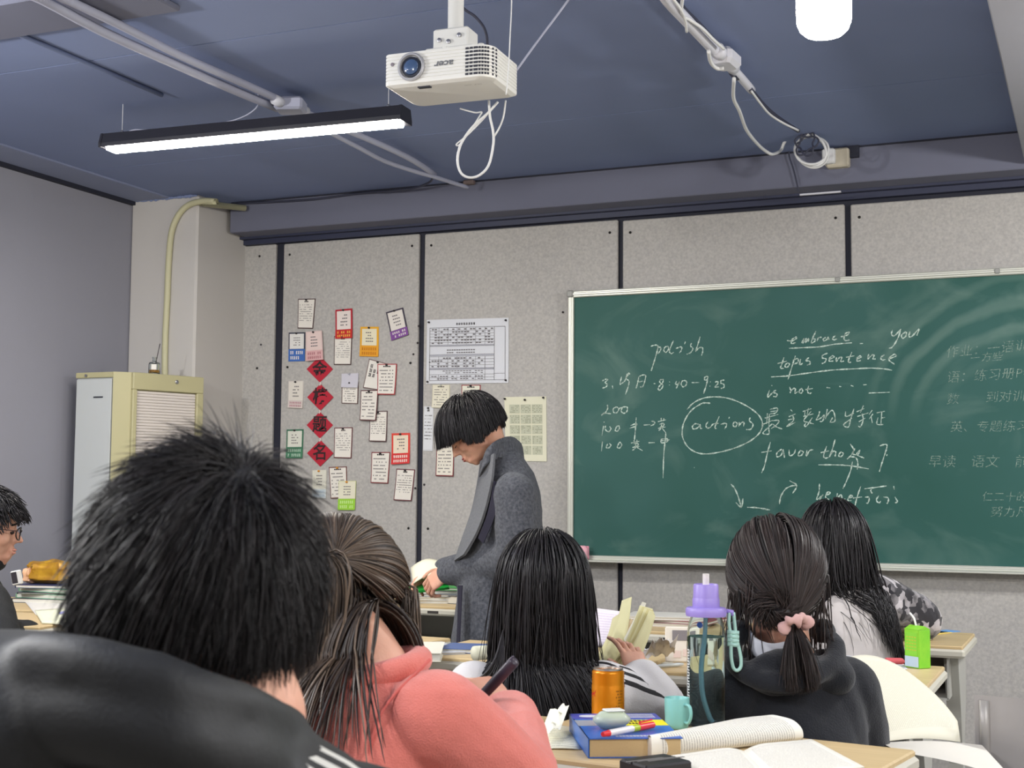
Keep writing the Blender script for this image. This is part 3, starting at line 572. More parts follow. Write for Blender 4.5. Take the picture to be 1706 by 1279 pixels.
# column bulb
c = PD(1373, 62, 2.8); bz = c[2]+0.0
bl = thing('pendant_bulb', 'glowing white column shaped lamp bulb hanging at the top edge', 'lamp', (c[0], c[1], bz))
prof = [(0.004, 0), (0.022, 0.001), (0.038, 0.006), (0.049, 0.016), (0.0545, 0.03), (0.0555, 0.05), (0.0555, 0.15), (0.052, 0.165)]
MB().lathe(prof, (c[0], c[1], bz), 32).build('bulb', mat('bulb_glow', (255, 255, 255), 0.4, emit=(255, 248, 235), estr=55), bl, smooth=True)
MB().lathe([(0.052, 0.165), (0.05, 0.2), (0.03, 0.235), (0.02, 0.24), (0.02, 0.29)], (c[0], c[1], bz), 24).build('bulb_base', mat('white_plastic', (225, 225, 222), 0.4), bl, smooth=True)
MB().tube([(c[0], c[1], bz+0.28), (c[0], c[1], CEIL)], 0.004, 6).build('cord', M_cabled, bl)

# projector, upside down on its pole
PJZ = 2.235
O_ = Vector(PZ(640, 147, PJZ)); ex = (Vector(PZ(818, 128, PJZ))-O_).normalized(); ey = Vector((-ex[1], ex[0], 0)); ez = Vector((0, 0, 1))
PW, PDp, PH = 0.297, 0.198, 0.087
def pj(x, y, z): return O_+ex*x+ey*y+ez*z
def foot(ins, r1=0.012, r2=0.042):
    P = []
    for cx_, cy_, r, a0 in ((ins+r1, ins+r1, r1, 180), (PW-ins-r2, ins+r2, r2, 270), (PW-ins-r1, PDp-ins-r1, r1, 0), (ins+r1*2, PDp-ins-r1*2, r1*2, 90)):
        for k in range(7): an = R(a0+15*k); P.append((cx_+r*math.cos(an), cy_+r*math.sin(an)))
    return P
M_pw = mat('projector_white', (222, 221, 216), 0.42); M_grille = mat('grille_dark', (46, 48, 58), 0.6); M_logo = mat('logo_grey', (104, 106, 112), 0.5)
prj = thing('projector', 'white projector hung upside down from the ceiling, lens towards the room', 'projector', tuple(pj(PW/2, PDp/2, 0)))
zs = [0, 0.006]; ins = [0.012, 0.001]
for k in range(9):
    z0 = 0.010+k*0.0088; zs += [z0, z0+0.0062, z0+0.0070, z0+0.0082]; ins += [0.0, 0.0, 0.0018, 0.0018]
zs += [PH-0.004, PH]; ins += [0.002, 0.014]
m = MB(); n = len(foot(0))
for z, i_ in zip(zs, ins): m.v += [tuple(pj(x, y, z)) for x, y in foot(i_)]
for r in range(len(zs)-1):
    for k in range(n): m.f.append((r*n+k, r*n+(k+1) % n, (r+1)*n+(k+1) % n, (r+1)*n+k))
m.f += [tuple(range(n-1, -1, -1)), tuple((len(zs)-1)*n+k for k in range(n))]; m.m = [0]*len(m.f)
m.build('casing', M_pw, prj, smooth=True, autosmooth=25)
MPJ = Matrix((( ex[0], 0, -ey[0]), (ex[1], 0, -ey[1]), (0, 1, 0)))   # local x along front, y up, z outwards
MPJ = Matrix(((ex[0], 0, -ey[0], 0), (ex[1], 0, -ey[1], 0), (0, 1, 0, 0), (0, 0, 0, 1)))
lc = pj(0.078, 0, 0.0475)
MB().lathe([(0.037, -0.004), (0.0375, 0.006), (0.034, 0.009), (0.031, 0.009), (0.029, 0.002), (0.027, -0.004)], tuple(lc), 36, MPJ, capt=False).build('lens_ring', mat('ring_silver', (176, 176, 180), 0.35, 0.3), prj, smooth=True, autosmooth=40)
MB().lathe([(0.0275, 0.0), (0.0265, 0.004), (0.022, 0.0046)], tuple(lc), 36, MPJ, capt=True).build('lens_barrel', mat('lens_black', (34, 38, 50), 0.3), prj, smooth=True, autosmooth=30)
MB().lathe([(0.0215, 0.0047), (0.018, 0.007), (0.010, 0.0092), (0.003, 0.0099)], tuple(lc), 32, MPJ).build('lens', mat('lens_glass', (60, 84, 120), 0.05, coat=1.0, spec=1.0), prj, smooth=True)
MB().lathe([(0.0052, -0.002), (0.005, 0.0016), (0.002, 0.002)], tuple(pj(0.023, 0, 0.060)), 14, MPJ).build('sensor', mat('sensor_grey', (128, 120, 126), 0.3), prj)
m = MB()
for i in range(5):
    for j in range(8):
        x0 = 0.228+i*0.0112
        zc_ = 0.014+j*0.0095
        if x0 < PW-0.045: P = [(x0, -0.0012), (x0+0.0085, -0.0012)]
        else: P = None
        if P: m.box(tuple(pj(x0+0.004, 0.0004, zc_)), (0.0088, 0.0024, 0.0056), Matrix.Rotation(math.atan2(ex[1], ex[0]), 4, 'Z'))
# vents continue round the rounded corner and along the side
for i in range(9):
    an = R(270+ (i+0.5)*10); cxp, cyp = PW-0.042, 0.042
    for j in range(8):
        p = pj(cxp+0.0418*math.cos(an), cyp+0.0418*math.sin(an), 0.014+j*0.0095); al = math.atan2(ex[1], ex[0])+an+R(90)
        if i % 2 == 0 or i < 5: m.box(tuple(p), (0.0052, 0.0024, 0.0054), Matrix.Rotation(al, 4, 'Z'))
m.build('vent_slots', M_grille, prj)['kind'] = 'stuff'
V, Fc = text_geo('acer', 0.024, 0.0006); m = MB()
m.add([tuple(pj(0.168-x*1.25-0.22*y, -0.0009, 0.0475-y)) for x, y, z in V], Fc); m.build('lettering', M_logo, prj)
V, Fc = text_geo('DLP  acer', 0.012, 0.0); m = MB()
m.add([tuple(pj(0.23-x, 0.045+y, -0.0006)) for x, y, z in V], [tuple(reversed(f)) for f in Fc]); m.build('lettering', mat('logo_faint', (176, 172, 166), 0.5), prj)
MB().box(tuple(pj(0.105, 0.022, 0.002)), (0.034, 0.014, 0.010), Matrix.Rotation(math.atan2(ex[1], ex[0]), 4, 'Z')).build('focus_slot', M_grille, prj)
MB().lathe([(0.010, 0), (0.011, 0.004), (0.008, 0.010)], tuple(pj(0.262, 0.02, PH-0.002)), 12).build('foot', M_pw, prj)
mt = thing('projector_mount', 'white ceiling pole and bracket that carry the projector', 'mount', tuple(pj(0.16, 0.11, PH)))
MR = Matrix.Rotation(math.atan2(ex[1], ex[0]), 4, 'Z'); pc = pj(0.155, 0.105, PH)
MB().box((pc[0], pc[1], pc[2]+0.008), (0.15, 0.13, 0.008), MR, bev=0.002).build('arm_plate', M_pw, mt)
for sx in (-.055, .055): MB().box(tuple(pj(0.155+sx, 0.105, PH+0.002)), (0.02, 0.17, 0.010), MR, bev=0.002).build('arm', M_pw, mt)
MB().box((pc[0], pc[1], pc[2]+0.052), (0.10, 0.07, 0.055), MR, bev=0.004).build('bracket', M_pw, mt)
MB().box((pc[0], pc[1], pc[2]+0.024), (0.135, 0.085, 0.006), MR, bev=0.002).build('bracket_plate', M_pw, mt)
for sx, sz in ((-.03, .048), (-.004, .042), (.026, .056)):
    q = pj(0.155+sx, 0.105-0.036, PH+sz); MB().lathe([(0.006, 0), (0.006, 0.004), (0.003, 0.005)], tuple(q), 10, MPJ).build('bolt', MATS['steel'], mt)
MB().lathe([(0.010, 0), (0.010, 0.016)], tuple(pj(0.150, 0.055, PH+0.006)), 10).build('knob', M_pw, mt)
MB().tube([(pc[0], pc[1], pc[2]+0.075), (pc[0], pc[1], CEIL-0.001)], 0.021, 20).build('pole', M_pw, mt, smooth=True, autosmooth=40)
MB().lathe([(0.05, 0), (0.05, 0.004), (0.03, 0.008)][::-1] and [(0.03, -0.012), (0.05, -0.006), (0.05, 0)], (pc[0], pc[1], CEIL-0.001), 20).build('ceiling_flange', M_pw, mt)
C2 = (560, 0, 4.125)
def c2(pts, d): return [PD(C2[0]+x/C2[2], C2[1]+y/C2[2], d) for x, y in pts]
def cable(pts, r, m_, label, group=None, k=6):
    o = MB().tube(catmull(pts, k), r, 7).build('cable', m_, smooth=True); return tag(o, label, 'cable', group)
lg = 4.0
cable(c2([(1050,690),(1057,800),(1078,900),(1080,990),(1050,1130),(990,1200),(920,1220),(860,1190),(835,1110),(850,1010),(900,920),(960,850),(1040,780),(1112,700)], 3.70), 0.0036, M_cable, 'white cable hanging in a big loop under the projector')
cable(c2([(1165,690),(1150,800),(1120,880),(1078,950)], 3.71), 0.0026, M_cable, 'short thin white cable beside the big loop under the projector')
cable(c2([(850,745),(900,760),(960,774),(1000,770),(985,800),(920,900),(850,992),(828,990),(900,930),(1000,830),(1060,760)], 3.74), 0.0022, M_cable, 'thin doubled white wire crossing the loop under the projector')
cable(c2([(1207,-60),(1203,100),(1195,250),(1187,420),(1178,560),(1168,650)], 3.44), 0.0016, M_cable, 'thin white wire hanging straight in front of the projector side')
cable(c2([(1640,-60),(1500,130),(1400,262),(1300,400),(1238,486)], 3.80), 0.0032, M_pipe, 'pale wire running diagonally down to the projector')
cable(c2([(820,-60),(828,60),(850,180),(880,250),(915,318)], 3.74), 0.004, M_cabled, 'dark cable close beside the projector pole')
cable(c2([(845,-60),(870,50),(950,110),(1010,180),(1035,250),(1040,310)], 3.77), 0.004, M_cabled, 'dark cable bowing out to the right of the projector pole')

# conduits on the left
zp = 2.532
def zpts(pts, z): return [PZ(x, y, z) for x, y in pts]
o = MB().tube(catmull(zpts([(40,-30),(112,0),(200,42),(299,92),(390,132),(470,168)], zp), 3), 0.013, 10).build('conduit', M_pipe, smooth=True); tag(o, 'upper of the two grey conduits crossing the ceiling at top left', 'pipe')
o = MB().tube(catmull(zpts([(0,-30),(72,0),(170,52),(299,110),(390,150),(462,180)], zp-0.014), 3), 0.015, 10).build('conduit', M_pipe, smooth=True); tag(o, 'lower and thicker of the two grey conduits at top left', 'pipe')
o = MB().tube(catmull(zpts([(500,182),(540,202),(600,226),(650,248),(690,268),(724,291)], zp), 3), 0.012, 10).build('conduit', M_pipe, smooth=True); tag(o, 'grey conduit leaving the junction box, right strand behind the lamp', 'pipe')
o = MB().tube(catmull(zpts([(490,188),(560,226),(600,247),(640,268),(690,285),(722,294),(760,306),(779,312)], zp-0.015), 3), 0.009, 10).build('conduit', M_pipe, smooth=True); tag(o, 'grey conduit leaving the junction box, left strand that reaches the beam', 'pipe')
p = PZ(484, 176, zp-0.01)
jb = thing('junction_box', 'grey conduit junction box on the ceiling above the linear lamp', 'box', tuple(p))
MB().box(tuple(p), (0.10, 0.09, 0.045), Matrix.Rotation(R(20), 4, 'Z'), bev=0.008).build('housing', M_pipe, jb)
for s_ in (-1, 1): MB().tube([(p[0]-.01*s_, p[1]-.03*s_, p[2]), (p[0]-.01*s_, p[1]-.085*s_, p[2])], 0.018, 12).build('coupling', M_pipew, jb, smooth=True)
pts = [PZ(x, y, 2.54) for x, y in ((722,292),(716,303),(690,313),(650,318))] + [np.array((PY(x, y, 5.405))) for x, y in ((600, 322), (520,332),(440,337),(390,339))]
cable(pts, 0.005, M_cabled, 'dark cable sagging along the beam towards the white pillar')
p = PZ(781, 309, 2.54); MB_ = MB().box((p[0], 5.40, 2.555), (0.05, 0.03, 0.02), bev=0.004).build('conduit_clip', mat('brown_tape', (110, 96, 92), 0.7)); tag(MB_, 'small brown clip where the left conduit meets the beam', 'clip')
# conduit, box and cables on the right
zr = 2.525
o = MB().tube(catmull(zpts([(1085,-40),(1112,0),(1140,30),(1170,62),(1198,92)], zr), 4), 0.017, 12).build('conduit', M_pipew, smooth=True); tag(o, 'pale conduit slanting down from the top edge right of the projector', 'pipe')
p = PZ(1208, 98, zr)
jb = thing('junction_box', 'white junction box on the pale conduit right of the projector', 'box', tuple(p))
MB().box(tuple(p), (0.075, 0.11, 0.05), Matrix.Rotation(R(-4), 4, 'Z'), bev=0.012).build('housing', M_pipew, jb)
for s_ in (-1, 1): MB().tube([(p[0], p[1]+.04*s_, p[2]), (p[0]+.002, p[1]+.10*s_, p[2])], 0.021, 12).build('coupling', M_pipew, jb, smooth=True)
o = MB().tube(catmull(zpts([(1215,108),(1235,130),(1252,150)], zr), 4), 0.014, 12).build('conduit', M_pipew, smooth=True); tag(o, 'short pale conduit below the white junction box', 'pipe')
o = MB().tube(catmull(zpts([(1222,119),(1228,126)], zr), 2), 0.0165, 12).build('cable_clamp', M_cabled, smooth=True); tag(o, 'dark clamp band round the short pale conduit', 'clamp')
cable(zpts([(1250,148),(1262,163),(1275,178),(1292,193),(1312,207),(1330,218)], zr-0.01), 0.0075, M_cabled, 'thick dark cable bundle from the short conduit to the coil')
cable(zpts([(1252,152),(1266,171),(1282,190),(1305,205),(1330,217)], zr-0.025), 0.004, M_cable, 'white cable along the dark bundle to the coil')
C3_ = (1060, 0, 2.641)
def c3(pts, Y): return [PY(C3_[0]+x/C3_[2], C3_[1]+y/C3_[2], Y) for x, y in pts]
def c3z(pts, z): return [PZ(C3_[0]+x/C3_[2], C3_[1]+y/C3_[2], z) for x, y in pts]
cable(c3z([(430,345),(428,430),(455,490),(480,560),(505,600),(540,640),(570,665),(600,678)], 2.49)+c3([(635,662),(650,630),(670,600),(690,596),(712,600)], 5.25), 0.0062, M_cable, 'white cable drooping left of the coil under the beam')
cable(c3z([(318,225),(325,265),(340,290),(360,302),(385,300)], 2.49), 0.006, M_cable, 'short white cable bend beside the white junction box')
cable(c3z([(150,-20),(195,40),(215,90),(222,140)], 2.50), 0.004, M_cable, 'white cable end dangling from the pale conduit')
cable(c3z([(205,-20),(200,60),(240,90),(290,125),(340,175),(385,215)], 2.515), 0.005, M_cable, 'white cable strapped along the pale conduit')
cable(c3z([(170,-20),(215,40),(270,95),(330,160),(390,225)], 2.55), 0.005, M_cabled, 'dark cable strapped along the pale conduit')
coil = []
for k in range(44):
    an = k*0.43+2.2; r_ = 0.068+0.008*math.sin(k*0.9); c_ = PY(1352+2*math.sin(k*.7), 251, 5.17)
    coil.append(np.array((c_[0]+r_*0.85*math.cos(an), 5.17-0.012*math.sin(k*.31), c_[2]+r_*math.sin(an)*.9)))
cable(coil, 0.0052, M_cable, 'coil of white cable hung on the beam above the blackboard', k=3)
coil = []
for k in range(30):
    an = k*0.5+1; r_ = 0.038+0.012*math.sin(k*1.3); c_ = PY(1343, 240, 5.15)
    coil.append(np.array((c_[0]+r_*math.cos(an), 5.15+0.01*math.sin(k*.5), c_[2]+r_*math.sin(an))))
cable(coil, 0.0034, M_cabled, 'small tangle of dark cable inside the white coil', k=3)
cable(c3([(680,630),(672,680),(690,740),(705,800),(715,850)], 5.405), 0.003, M_cabled, 'thin dark cable running down the beam from the coil')
p0 = PY(1060+720/2.641, 857/2.641, 5.41); p1 = PY(1060+900/2.641, 850/2.641, 5.41)
o = MB().box(((p0[0]+p1[0])/2, 5.412, p0[2]), (p1[0]-p0[0], 0.012, 0.006)).build('cable_channel', M_pipew); tag(o, 'short white cable channel at the bottom edge of the beam', 'channel')
sk = PY(1392, 262, 5.40)
so = thing('wall_socket', 'white socket box by a brown hole in the beam beside the coil', 'socket', tuple(sk))
MB().box((sk[0]-.02, 5.385, sk[2]-.002), (0.05, 0.07, 0.06), bev=0.006).build('plug', M_cable, so)
MB().box((sk[0]+.01, 5.40, sk[2]-.006), (0.09, 0.045, 0.075), bev=0.006).build('box', mat('socket_beige', (186, 178, 160), 0.5), so)
MB().box((sk[0]+.065, 5.412, sk[2]+.03), (0.05, 0.02, 0.07)).build('hole_backing', M_black, so)
MB().box((sk[0]+.045, 5.41, sk[2]+.07), (0.085, 0.022, 0.022)).build('torn_cardboard', mat('cardboard', (150, 128, 104), 0.8), so)

# ================================================================== CABINETS
M_cab = mat('cabinet_cream', (178, 172, 134), 0.45, var=0.05, vscale=4); M_cabw = mat('cabinet_white', (188, 192, 192), 0.45, var=0.04, vscale=3)
M_tam = mat('tambour_white', (206, 198, 192), 0.5)
CZ = 1.70
lk = thing('locker', 'tall narrow white steel locker beside the cream cabinet in the corner', 'cabinet', (-4.05, 4.92, 0))
MB().box((-4.047, 4.93, CZ/2), (0.205, 0.32, CZ), bev=0.004).build('body', M_cabw, lk)
MB().box((-4.047, 4.766, CZ-0.012), (0.207, 0.012, 0.024), bev=0.002).build('top_rail', M_cab, lk)
MB().box((-4.047, 4.764, (CZ-0.03)/2+0.02), (0.193, 0.012, CZ-0.07), bev=0.002).build('door', M_cabw, lk)
MB().box((-4.02, 4.757, 1.59), (0.05, 0.004, 0.006)).build('name_slot', M_grille, lk)
MB().lathe([(0.006, 0), (0.006, 0.006)], (-4.09, 4.759, CZ-0.014), 10, Matrix.Rotation(R(90), 4, 'X')).build('lock', MATS['steel'], lk)
cbt = thing('filing_cabinet', 'cream steel cabinet with a roll shutter front, a small bottle on top', 'cabinet', (-3.9, 5.0, 0))
fp = [(-3.94, 4.755), (-3.888, 4.812), (-3.768, 5.158), (-3.86, 5.19), (-3.942, 5.19)]
m = MB().prism([(x, y, 0.0) for x, y in fp], (0, 0, CZ)); m.build('body', M_cab, cbt)
A_, B_ = Vector((-3.888, 4.812, 0)), Vector((-3.768, 5.158, 0)); fx = (B_-A_).normalized(); fn = Vector((fx[1], -fx[0], 0)); FL = (B_-A_).length
MF = Matrix.Rotation(math.atan2(fx[1], fx[0]), 4, 'Z')
def fc(u, z, out): p = A_+fx*u+fn*out; return (p[0], p[1], z)
for (u0, u1, z0, z1) in ((0, FL, CZ-0.075, CZ), (0, 0.022, 0, CZ-0.075), (FL-0.035, FL, 0, CZ-0.075), (0.022, FL-0.035, 1.27, 1.335), (0.022, FL-.035, 0, 0.08)):
    MB().box(fc((u0+u1)/2, (z0+z1)/2, 0.008), (u1-u0, 0.02, z1-z0), MF, bev=0.003).build('frame', M_cab, cbt)
for k in range(22):
    z = 1.34+k*0.0128
    MB().box(fc(FL/2-.006, z+0.0062, 0.003), (FL-0.06, 0.007, 0.0118), MF, bev=0.002).build('shutter_slat', M_tam, cbt)
for k in range(2):
    z0 = 0.1+k*0.585; dr = MB().box(fc(FL/2-.006, z0+0.285, 0.010), (FL-0.065, 0.014, 0.565), MF, bev=0.003).build('door', M_cab, cbt)
    MB().box(fc(0.07, z0+0.54, 0.02), (0.07, 0.008, 0.010), MF, bev=0.003).build('handle', M_grille, dr)
MB().box(fc(0.06, 1.30, 0.02), (0.05, 0.004, 0.014), MF).build('label_slot', M_grille, cbt)
MB().lathe([(0.009, 0), (0.009, 0.004), (0.005, 0.006)], fc(0.22, CZ-0.03, 0.018), 12, Matrix(((fx[0], 0, fn[0], 0), (fx[1], 0, fn[1], 0), (0, 1, 0, 0), (0, 0, 0, 1)))).build('lock', MATS['steel'], cbt)
# reed diffuser bottle
d0 = PZ(257, 620.5, CZ); d0 = np.array((-3.872, 4.93, CZ)); q = None
d0 = PX(257, 620, -3.87); d0[2] = CZ
db = thing('diffuser_bottle', 'small clear glass bottle with one dark reed on top of the cream cabinet', 'bottle', tuple(d0))
M_glass = mat('clear_glass', (236, 240, 240), 0.04, trans=1.0, ior=1.35)
MB().lathe([(0.023, 0.001), (0.026, 0.006), (0.026, 0.046), (0.022, 0.054), (0.010, 0.058), (0.009, 0.072), (0.013, 0.074), (0.013, 0.078), (0.008, 0.078), (0.007, 0.060), (0.020, 0.050), (0.0235, 0.044), (0.0235, 0.008), (0.02, 0.005)], tuple(d0), 20).build('glass', M_glass, db, smooth=True, autosmooth=40)
MB().lathe([(0.022, 0.008), (0.023, 0.010), (0.023, 0.020), (0.021, 0.0205)], tuple(d0), 18).build('oil', mat('amber_oil', (184, 130, 40), 0.1), db, smooth=True, autosmooth=40)
MB().box((d0[0]+.014, d0[1]-.022, d0[2]+.032), (0.022, 0.003, 0.024), Matrix.Rotation(R(35), 4, 'Z')).build('label', PAPER, db)
MB().tube([(d0[0], d0[1], d0[2]+.02), (d0[0]+.024, d0[1]+0.004, d0[2]+.138)], 0.0018, 6).build('reed', INKD, db)

# ================================================================== DESKS
M_top = mat('desk_top_beech', (214, 190, 146), 0.42, var=0.14, vscale=5, stretch=(1, 14, 1), rgb2=(196, 170, 124))
M_dedge = mat('desk_edge_pale', (196, 192, 178), 0.5); M_dmetal = mat('desk_metal_grey', (178, 177, 170), 0.45, var=0.05, vscale=5)
M_dark = mat('desk_dark_brown', (60, 56, 52), 0.8)  # dark brown of the hook plates
def desk(label, cx, cy, rot=0.0, w=0.64, d=0.42, z=0.76, extra=0.0):
    """a school desk: top, edge band, book box with open front (towards the sitter at -y), curved C legs with feet"""
    t = thing('school_desk', label, 'desk', (cx, cy, 0), 'school desks with beech tops'); MR = Matrix.Rotation(rot, 4, 'Z')
    def P(x, y, zz): v = MR @ Vector((x, y, 0)); return (cx+v[0], cy+v[1], zz)
    MB().box(P(0, 0, z-0.006), (w-0.012, d-0.012, 0.012), MR, bev=0.003).build('desk_top', M_top, t)
    MB().box(P(0, 0, z-0.022), (w, d, 0.026), MR, bev=0.007).build('edge_band', M_dedge, t)
    b = MB()
    b.box(P(0, 0.0, z-0.155), (w-0.10, d-0.05, 0.006), MR); b.box(P(0, d/2-0.03, z-0.095), (w-0.10, 0.006, 0.115), MR)
    for s in (-1, 1): b.box(P(s*(w/2-0.05), 0, z-0.095), (0.006, d-0.05, 0.12), MR)
    b.build('book_tray', M_dmetal, t)
    for s in (-1, 1):
        m = MB(); x = s*(w/2-0.045)
        prof = [(-0.10, 0.05), (-0.10, 0.12), (-0.085, 0.4), (-0.11, z-0.22), (-0.17, z-0.06), (-0.17, z-0.036), (0.06, z-0.036), (0.06, z-0.16), (0.0, z-0.28), (-0.02, 0.4), (-0.02, 0.05)]
        m.prism([P(x-0.02, y+0.03, zz) for y, zz in prof], tuple(MR @ Vector((0.04, 0, 0)))); m.build('leg', M_dmetal, t)
        m = MB(); m.prism([P(x-0.03, y, zz) for y, zz in [(-0.22, 0.0), (-0.22, 0.025), (-0.1, 0.06), (0.1, 0.06), (0.21, 0.025), (0.21, 0.0)]], tuple(MR @ Vector((0.06, 0, 0)))); m.build('foot', M_dmetal, t)
    MB().box(P(0, 0.04, 0.30), (w-0.10, 0.02, 0.05), MR, bev=0.004).build('crossbar', M_dmetal, t)
    MB().box(P(w*0.18, -d/2-0.0005, z-0.022), (0.045, 0.003, 0.009), MR).build('hook_plate', M_dark, t)
    return t
DZ = 0.76
desk('desk in the foreground under the orange can and the blue book', -0.655, 2.312, R(-9), 0.66, 0.42)
desk('desk behind the pink fleece girl, mostly hidden by her back', -1.33, 2.33, R(-4), 0.66, 0.42)
desk('desk under the green milk carton in front of the girl with the scrunchie', -0.70, 3.46, R(0), 0.66, 0.42)
desk('desk in front of the girl in the grey striped hoodie', -1.39, 3.47, R(0), 0.66, 0.42)
desk('desk with white books beside the pink fleece girl', -2.12, 3.50, R(-4), 0.66, 0.44)
desk('desk at the far right with a blue and yellow slip on it', -0.68, 4.36, R(0), 0.62, 0.42)
desk('desk behind the big water bottle stacked with papers and a calendar', -1.37, 4.36, R(0), 0.62, 0.42)
desk('front desk piled with books below the woman\'s hands', -2.44, 4.86, R(0), 0.66, 0.42)
desk('desk by the left wall under the books and the yellow bag', -3.70, 4.05, R(8), 0.72, 0.5)
desk('desk of the boy with glasses, nearer than the yellow bag', -3.42, 3.55, R(8), 0.66, 0.42)

# ---------- chairs
M_chair = mat('chair_grey_plastic', (176, 171, 168), 0.5); M_tube = mat('chair_tube', (172, 168, 164), 0.4, 0.3)
def chair(label, cx, cy, rot=0.0, z=0.44, top=0.78, m_back=None, w=0.40):
    t = thing('school_chair', label, 'chair', (cx, cy, 0), 'school chairs of grey plastic and tube'); MR = Matrix.Rotation(rot, 4, 'Z')
    def P(x, y, zz): v = MR @ Vector((x, y, 0)); return (cx+v[0], cy+v[1], zz)
    m = MB(); m.grid(lambda u, v: P((u-.5)*(w-.02), (v-.5)*0.38, z+0.012*(2*u-1)**2+0.01*math.cos(3*v)), 6, 6, thick=0.012); m.build('seat', m_back or M_chair, t, smooth=True, autosmooth=40)
    m = MB(); m.grid(lambda u, v: P((u-.5)*w, -0.195-0.02*(1-(2*u-1)**2)-0.012*v, top-0.17+0.17*v), 8, 4, thick=-0.012); m.build('backrest', m_back or M_chair, t, smooth=True, autosmooth=40)
    for s in (-1, 1):
        MB().tube(catmull([P(s*(w/2-.02), -0.21, top-0.01), P(s*(w/2-.02), -0.19, z+0.05), P(s*(w/2-.02), -0.20, 0.25), P(s*(w/2-.01), -0.24, 0.0)], 4), 0.011, 8).build('leg', M_tube, t, smooth=True)
        MB().tube(catmull([P(s*(w/2-.03), 0.02, z-0.012), P(s*(w/2-.03), 0.15, z-0.015), P(s*(w/2-.02), 0.17, 0.3), P(s*(w/2-.01), 0.20, 0.0)], 4), 0.011, 8).build('leg', M_tube, t, smooth=True)
        MB().tube([P(s*(w/2-.03), -0.19, z-0.014), P(s*(w/2-.03), 0.1, z-0.014)], 0.010, 8).build('seat_rail', M_tube, t, smooth=True)
    MB().tube([P(-w/2+.03, -0.05, 0.2), P(w/2-.03, -0.05, 0.2)], 0.008, 8).build('stretcher', M_tube, t, smooth=True)
    return t
# ================================================================== THINGS ON THE DESKS
def pagemat(name, rgb=(232, 229, 218), lines=70, dark=(170, 166, 158), axis='Y', amt=0.75, cols=2.0):
    """paper with printed lines of small text, from the sheet's own UV"""
    if name in MATS: return MATS[name]
    m = bpy.data.materials.new(name); m.use_nodes = True; nt = m.node_tree; b = nt.nodes['Principled BSDF']; b.inputs['Roughness'].default_value = 0.8
    uv = nt.nodes.new('ShaderNodeUVMap'); sp = nt.nodes.new('ShaderNodeSeparateXYZ'); nt.links.new(uv.outputs[0], sp.inputs[0])
    def M(op, a, bb=None, c=None):
        n = nt.nodes.new('ShaderNodeMath'); n.operation = op
        for i, x in enumerate((a, bb, c)):
            if x is None: continue
            if isinstance(x, (int, float)): n.inputs[i].default_value = x
            else: nt.links.new(x, n.inputs[i])
        return n.outputs[0]
    a, o = (sp.outputs['Y'], sp.outputs['X']) if axis == 'Y' else (sp.outputs['X'], sp.outputs['Y'])
    l = M('FRACT', M('MULTIPLY', a, lines)); l = M('LESS_THAN', l, 0.5)
    cmb = nt.nodes.new('ShaderNodeCombineXYZ'); nt.links.new(M('MULTIPLY', o, 60.0), cmb.inputs[0]); nt.links.new(M('FLOOR', M('MULTIPLY', a, lines)), cmb.inputs[1])
    n = nt.nodes.new('ShaderNodeTexNoise'); n.inputs['Scale'].default_value = 1.0; nt.links.new(cmb.outputs[0], n.inputs['Vector'])
    w = M('GREATER_THAN', n.outputs['Fac'], 0.42)
    e = M('MULTIPLY', M('GREATER_THAN', o, 0.08), M('LESS_THAN', o, 0.92)); e2 = M('MULTIPLY', M('GREATER_THAN', a, 0.06), M('LESS_THAN', a, 0.94))
    f = M('MULTIPLY', M('MULTIPLY', M('MULTIPLY', l, w), M('MULTIPLY', e, e2)), amt)
    mx = nt.nodes.new('ShaderNodeMixRGB'); nt.links.new(f, mx.inputs[0]); mx.inputs[1].default_value = (*lin(rgb), 1); mx.inputs[2].default_value = (*lin(dark), 1)
    nt.links.new(mx.outputs[0], b.inputs['Base Color']); MATS[name] = m; return m
PG = pagemat('printed_page'); PGX = pagemat('printed_page_across', axis='X', lines=60)
PGC = pagemat('cream_page', (228, 224, 190), 50, (196, 192, 160), amt=.5)
M_block = mat('page_block', (206, 182, 138), 0.85, var=0.2, vscale=300, stretch=(1, 1, 30), rgb2=(186, 160, 116))
M_blockw = mat('page_block_white', (222, 218, 206), 0.85, var=0.15, vscale=200, stretch=(1, 1, 30))
def closed_book(label, c, w, d, h, rot, cover, z, group=None, block=None, cat='book', parent_label=None, tilt=0.0):
    t = thing('book', label, cat, (c[0], c[1], z), group); MR = Matrix.Rotation(rot, 4, 'Z') @ Matrix.Rotation(tilt, 4, 'Y')
    def P(x, y, zz): v = MR @ Vector((x, y, zz)); return (c[0]+v[0], c[1]+v[1], z+v[2])
    cm = cover if not isinstance(cover, tuple) else mat('cover_%d_%d_%d' % cover, cover, 0.45)
    MB().box(P(0, 0, h/2), (w-0.006, d-0.006, h-0.003), MR).build('page_block', block or M_blockw, t)
    MB().box(P(0, 0, h-0.0008), (w, d, 0.0016), MR).build('front_cover', cm, t)
    MB().box(P(0, 0, 0.0008), (w, d, 0.0016), MR).build('back_cover', cm, t)
    MB().box(P(-w/2+0.0008, 0, h/2), (0.0016, d, h), MR).build('spine', cm, t)
    return t, P, MR
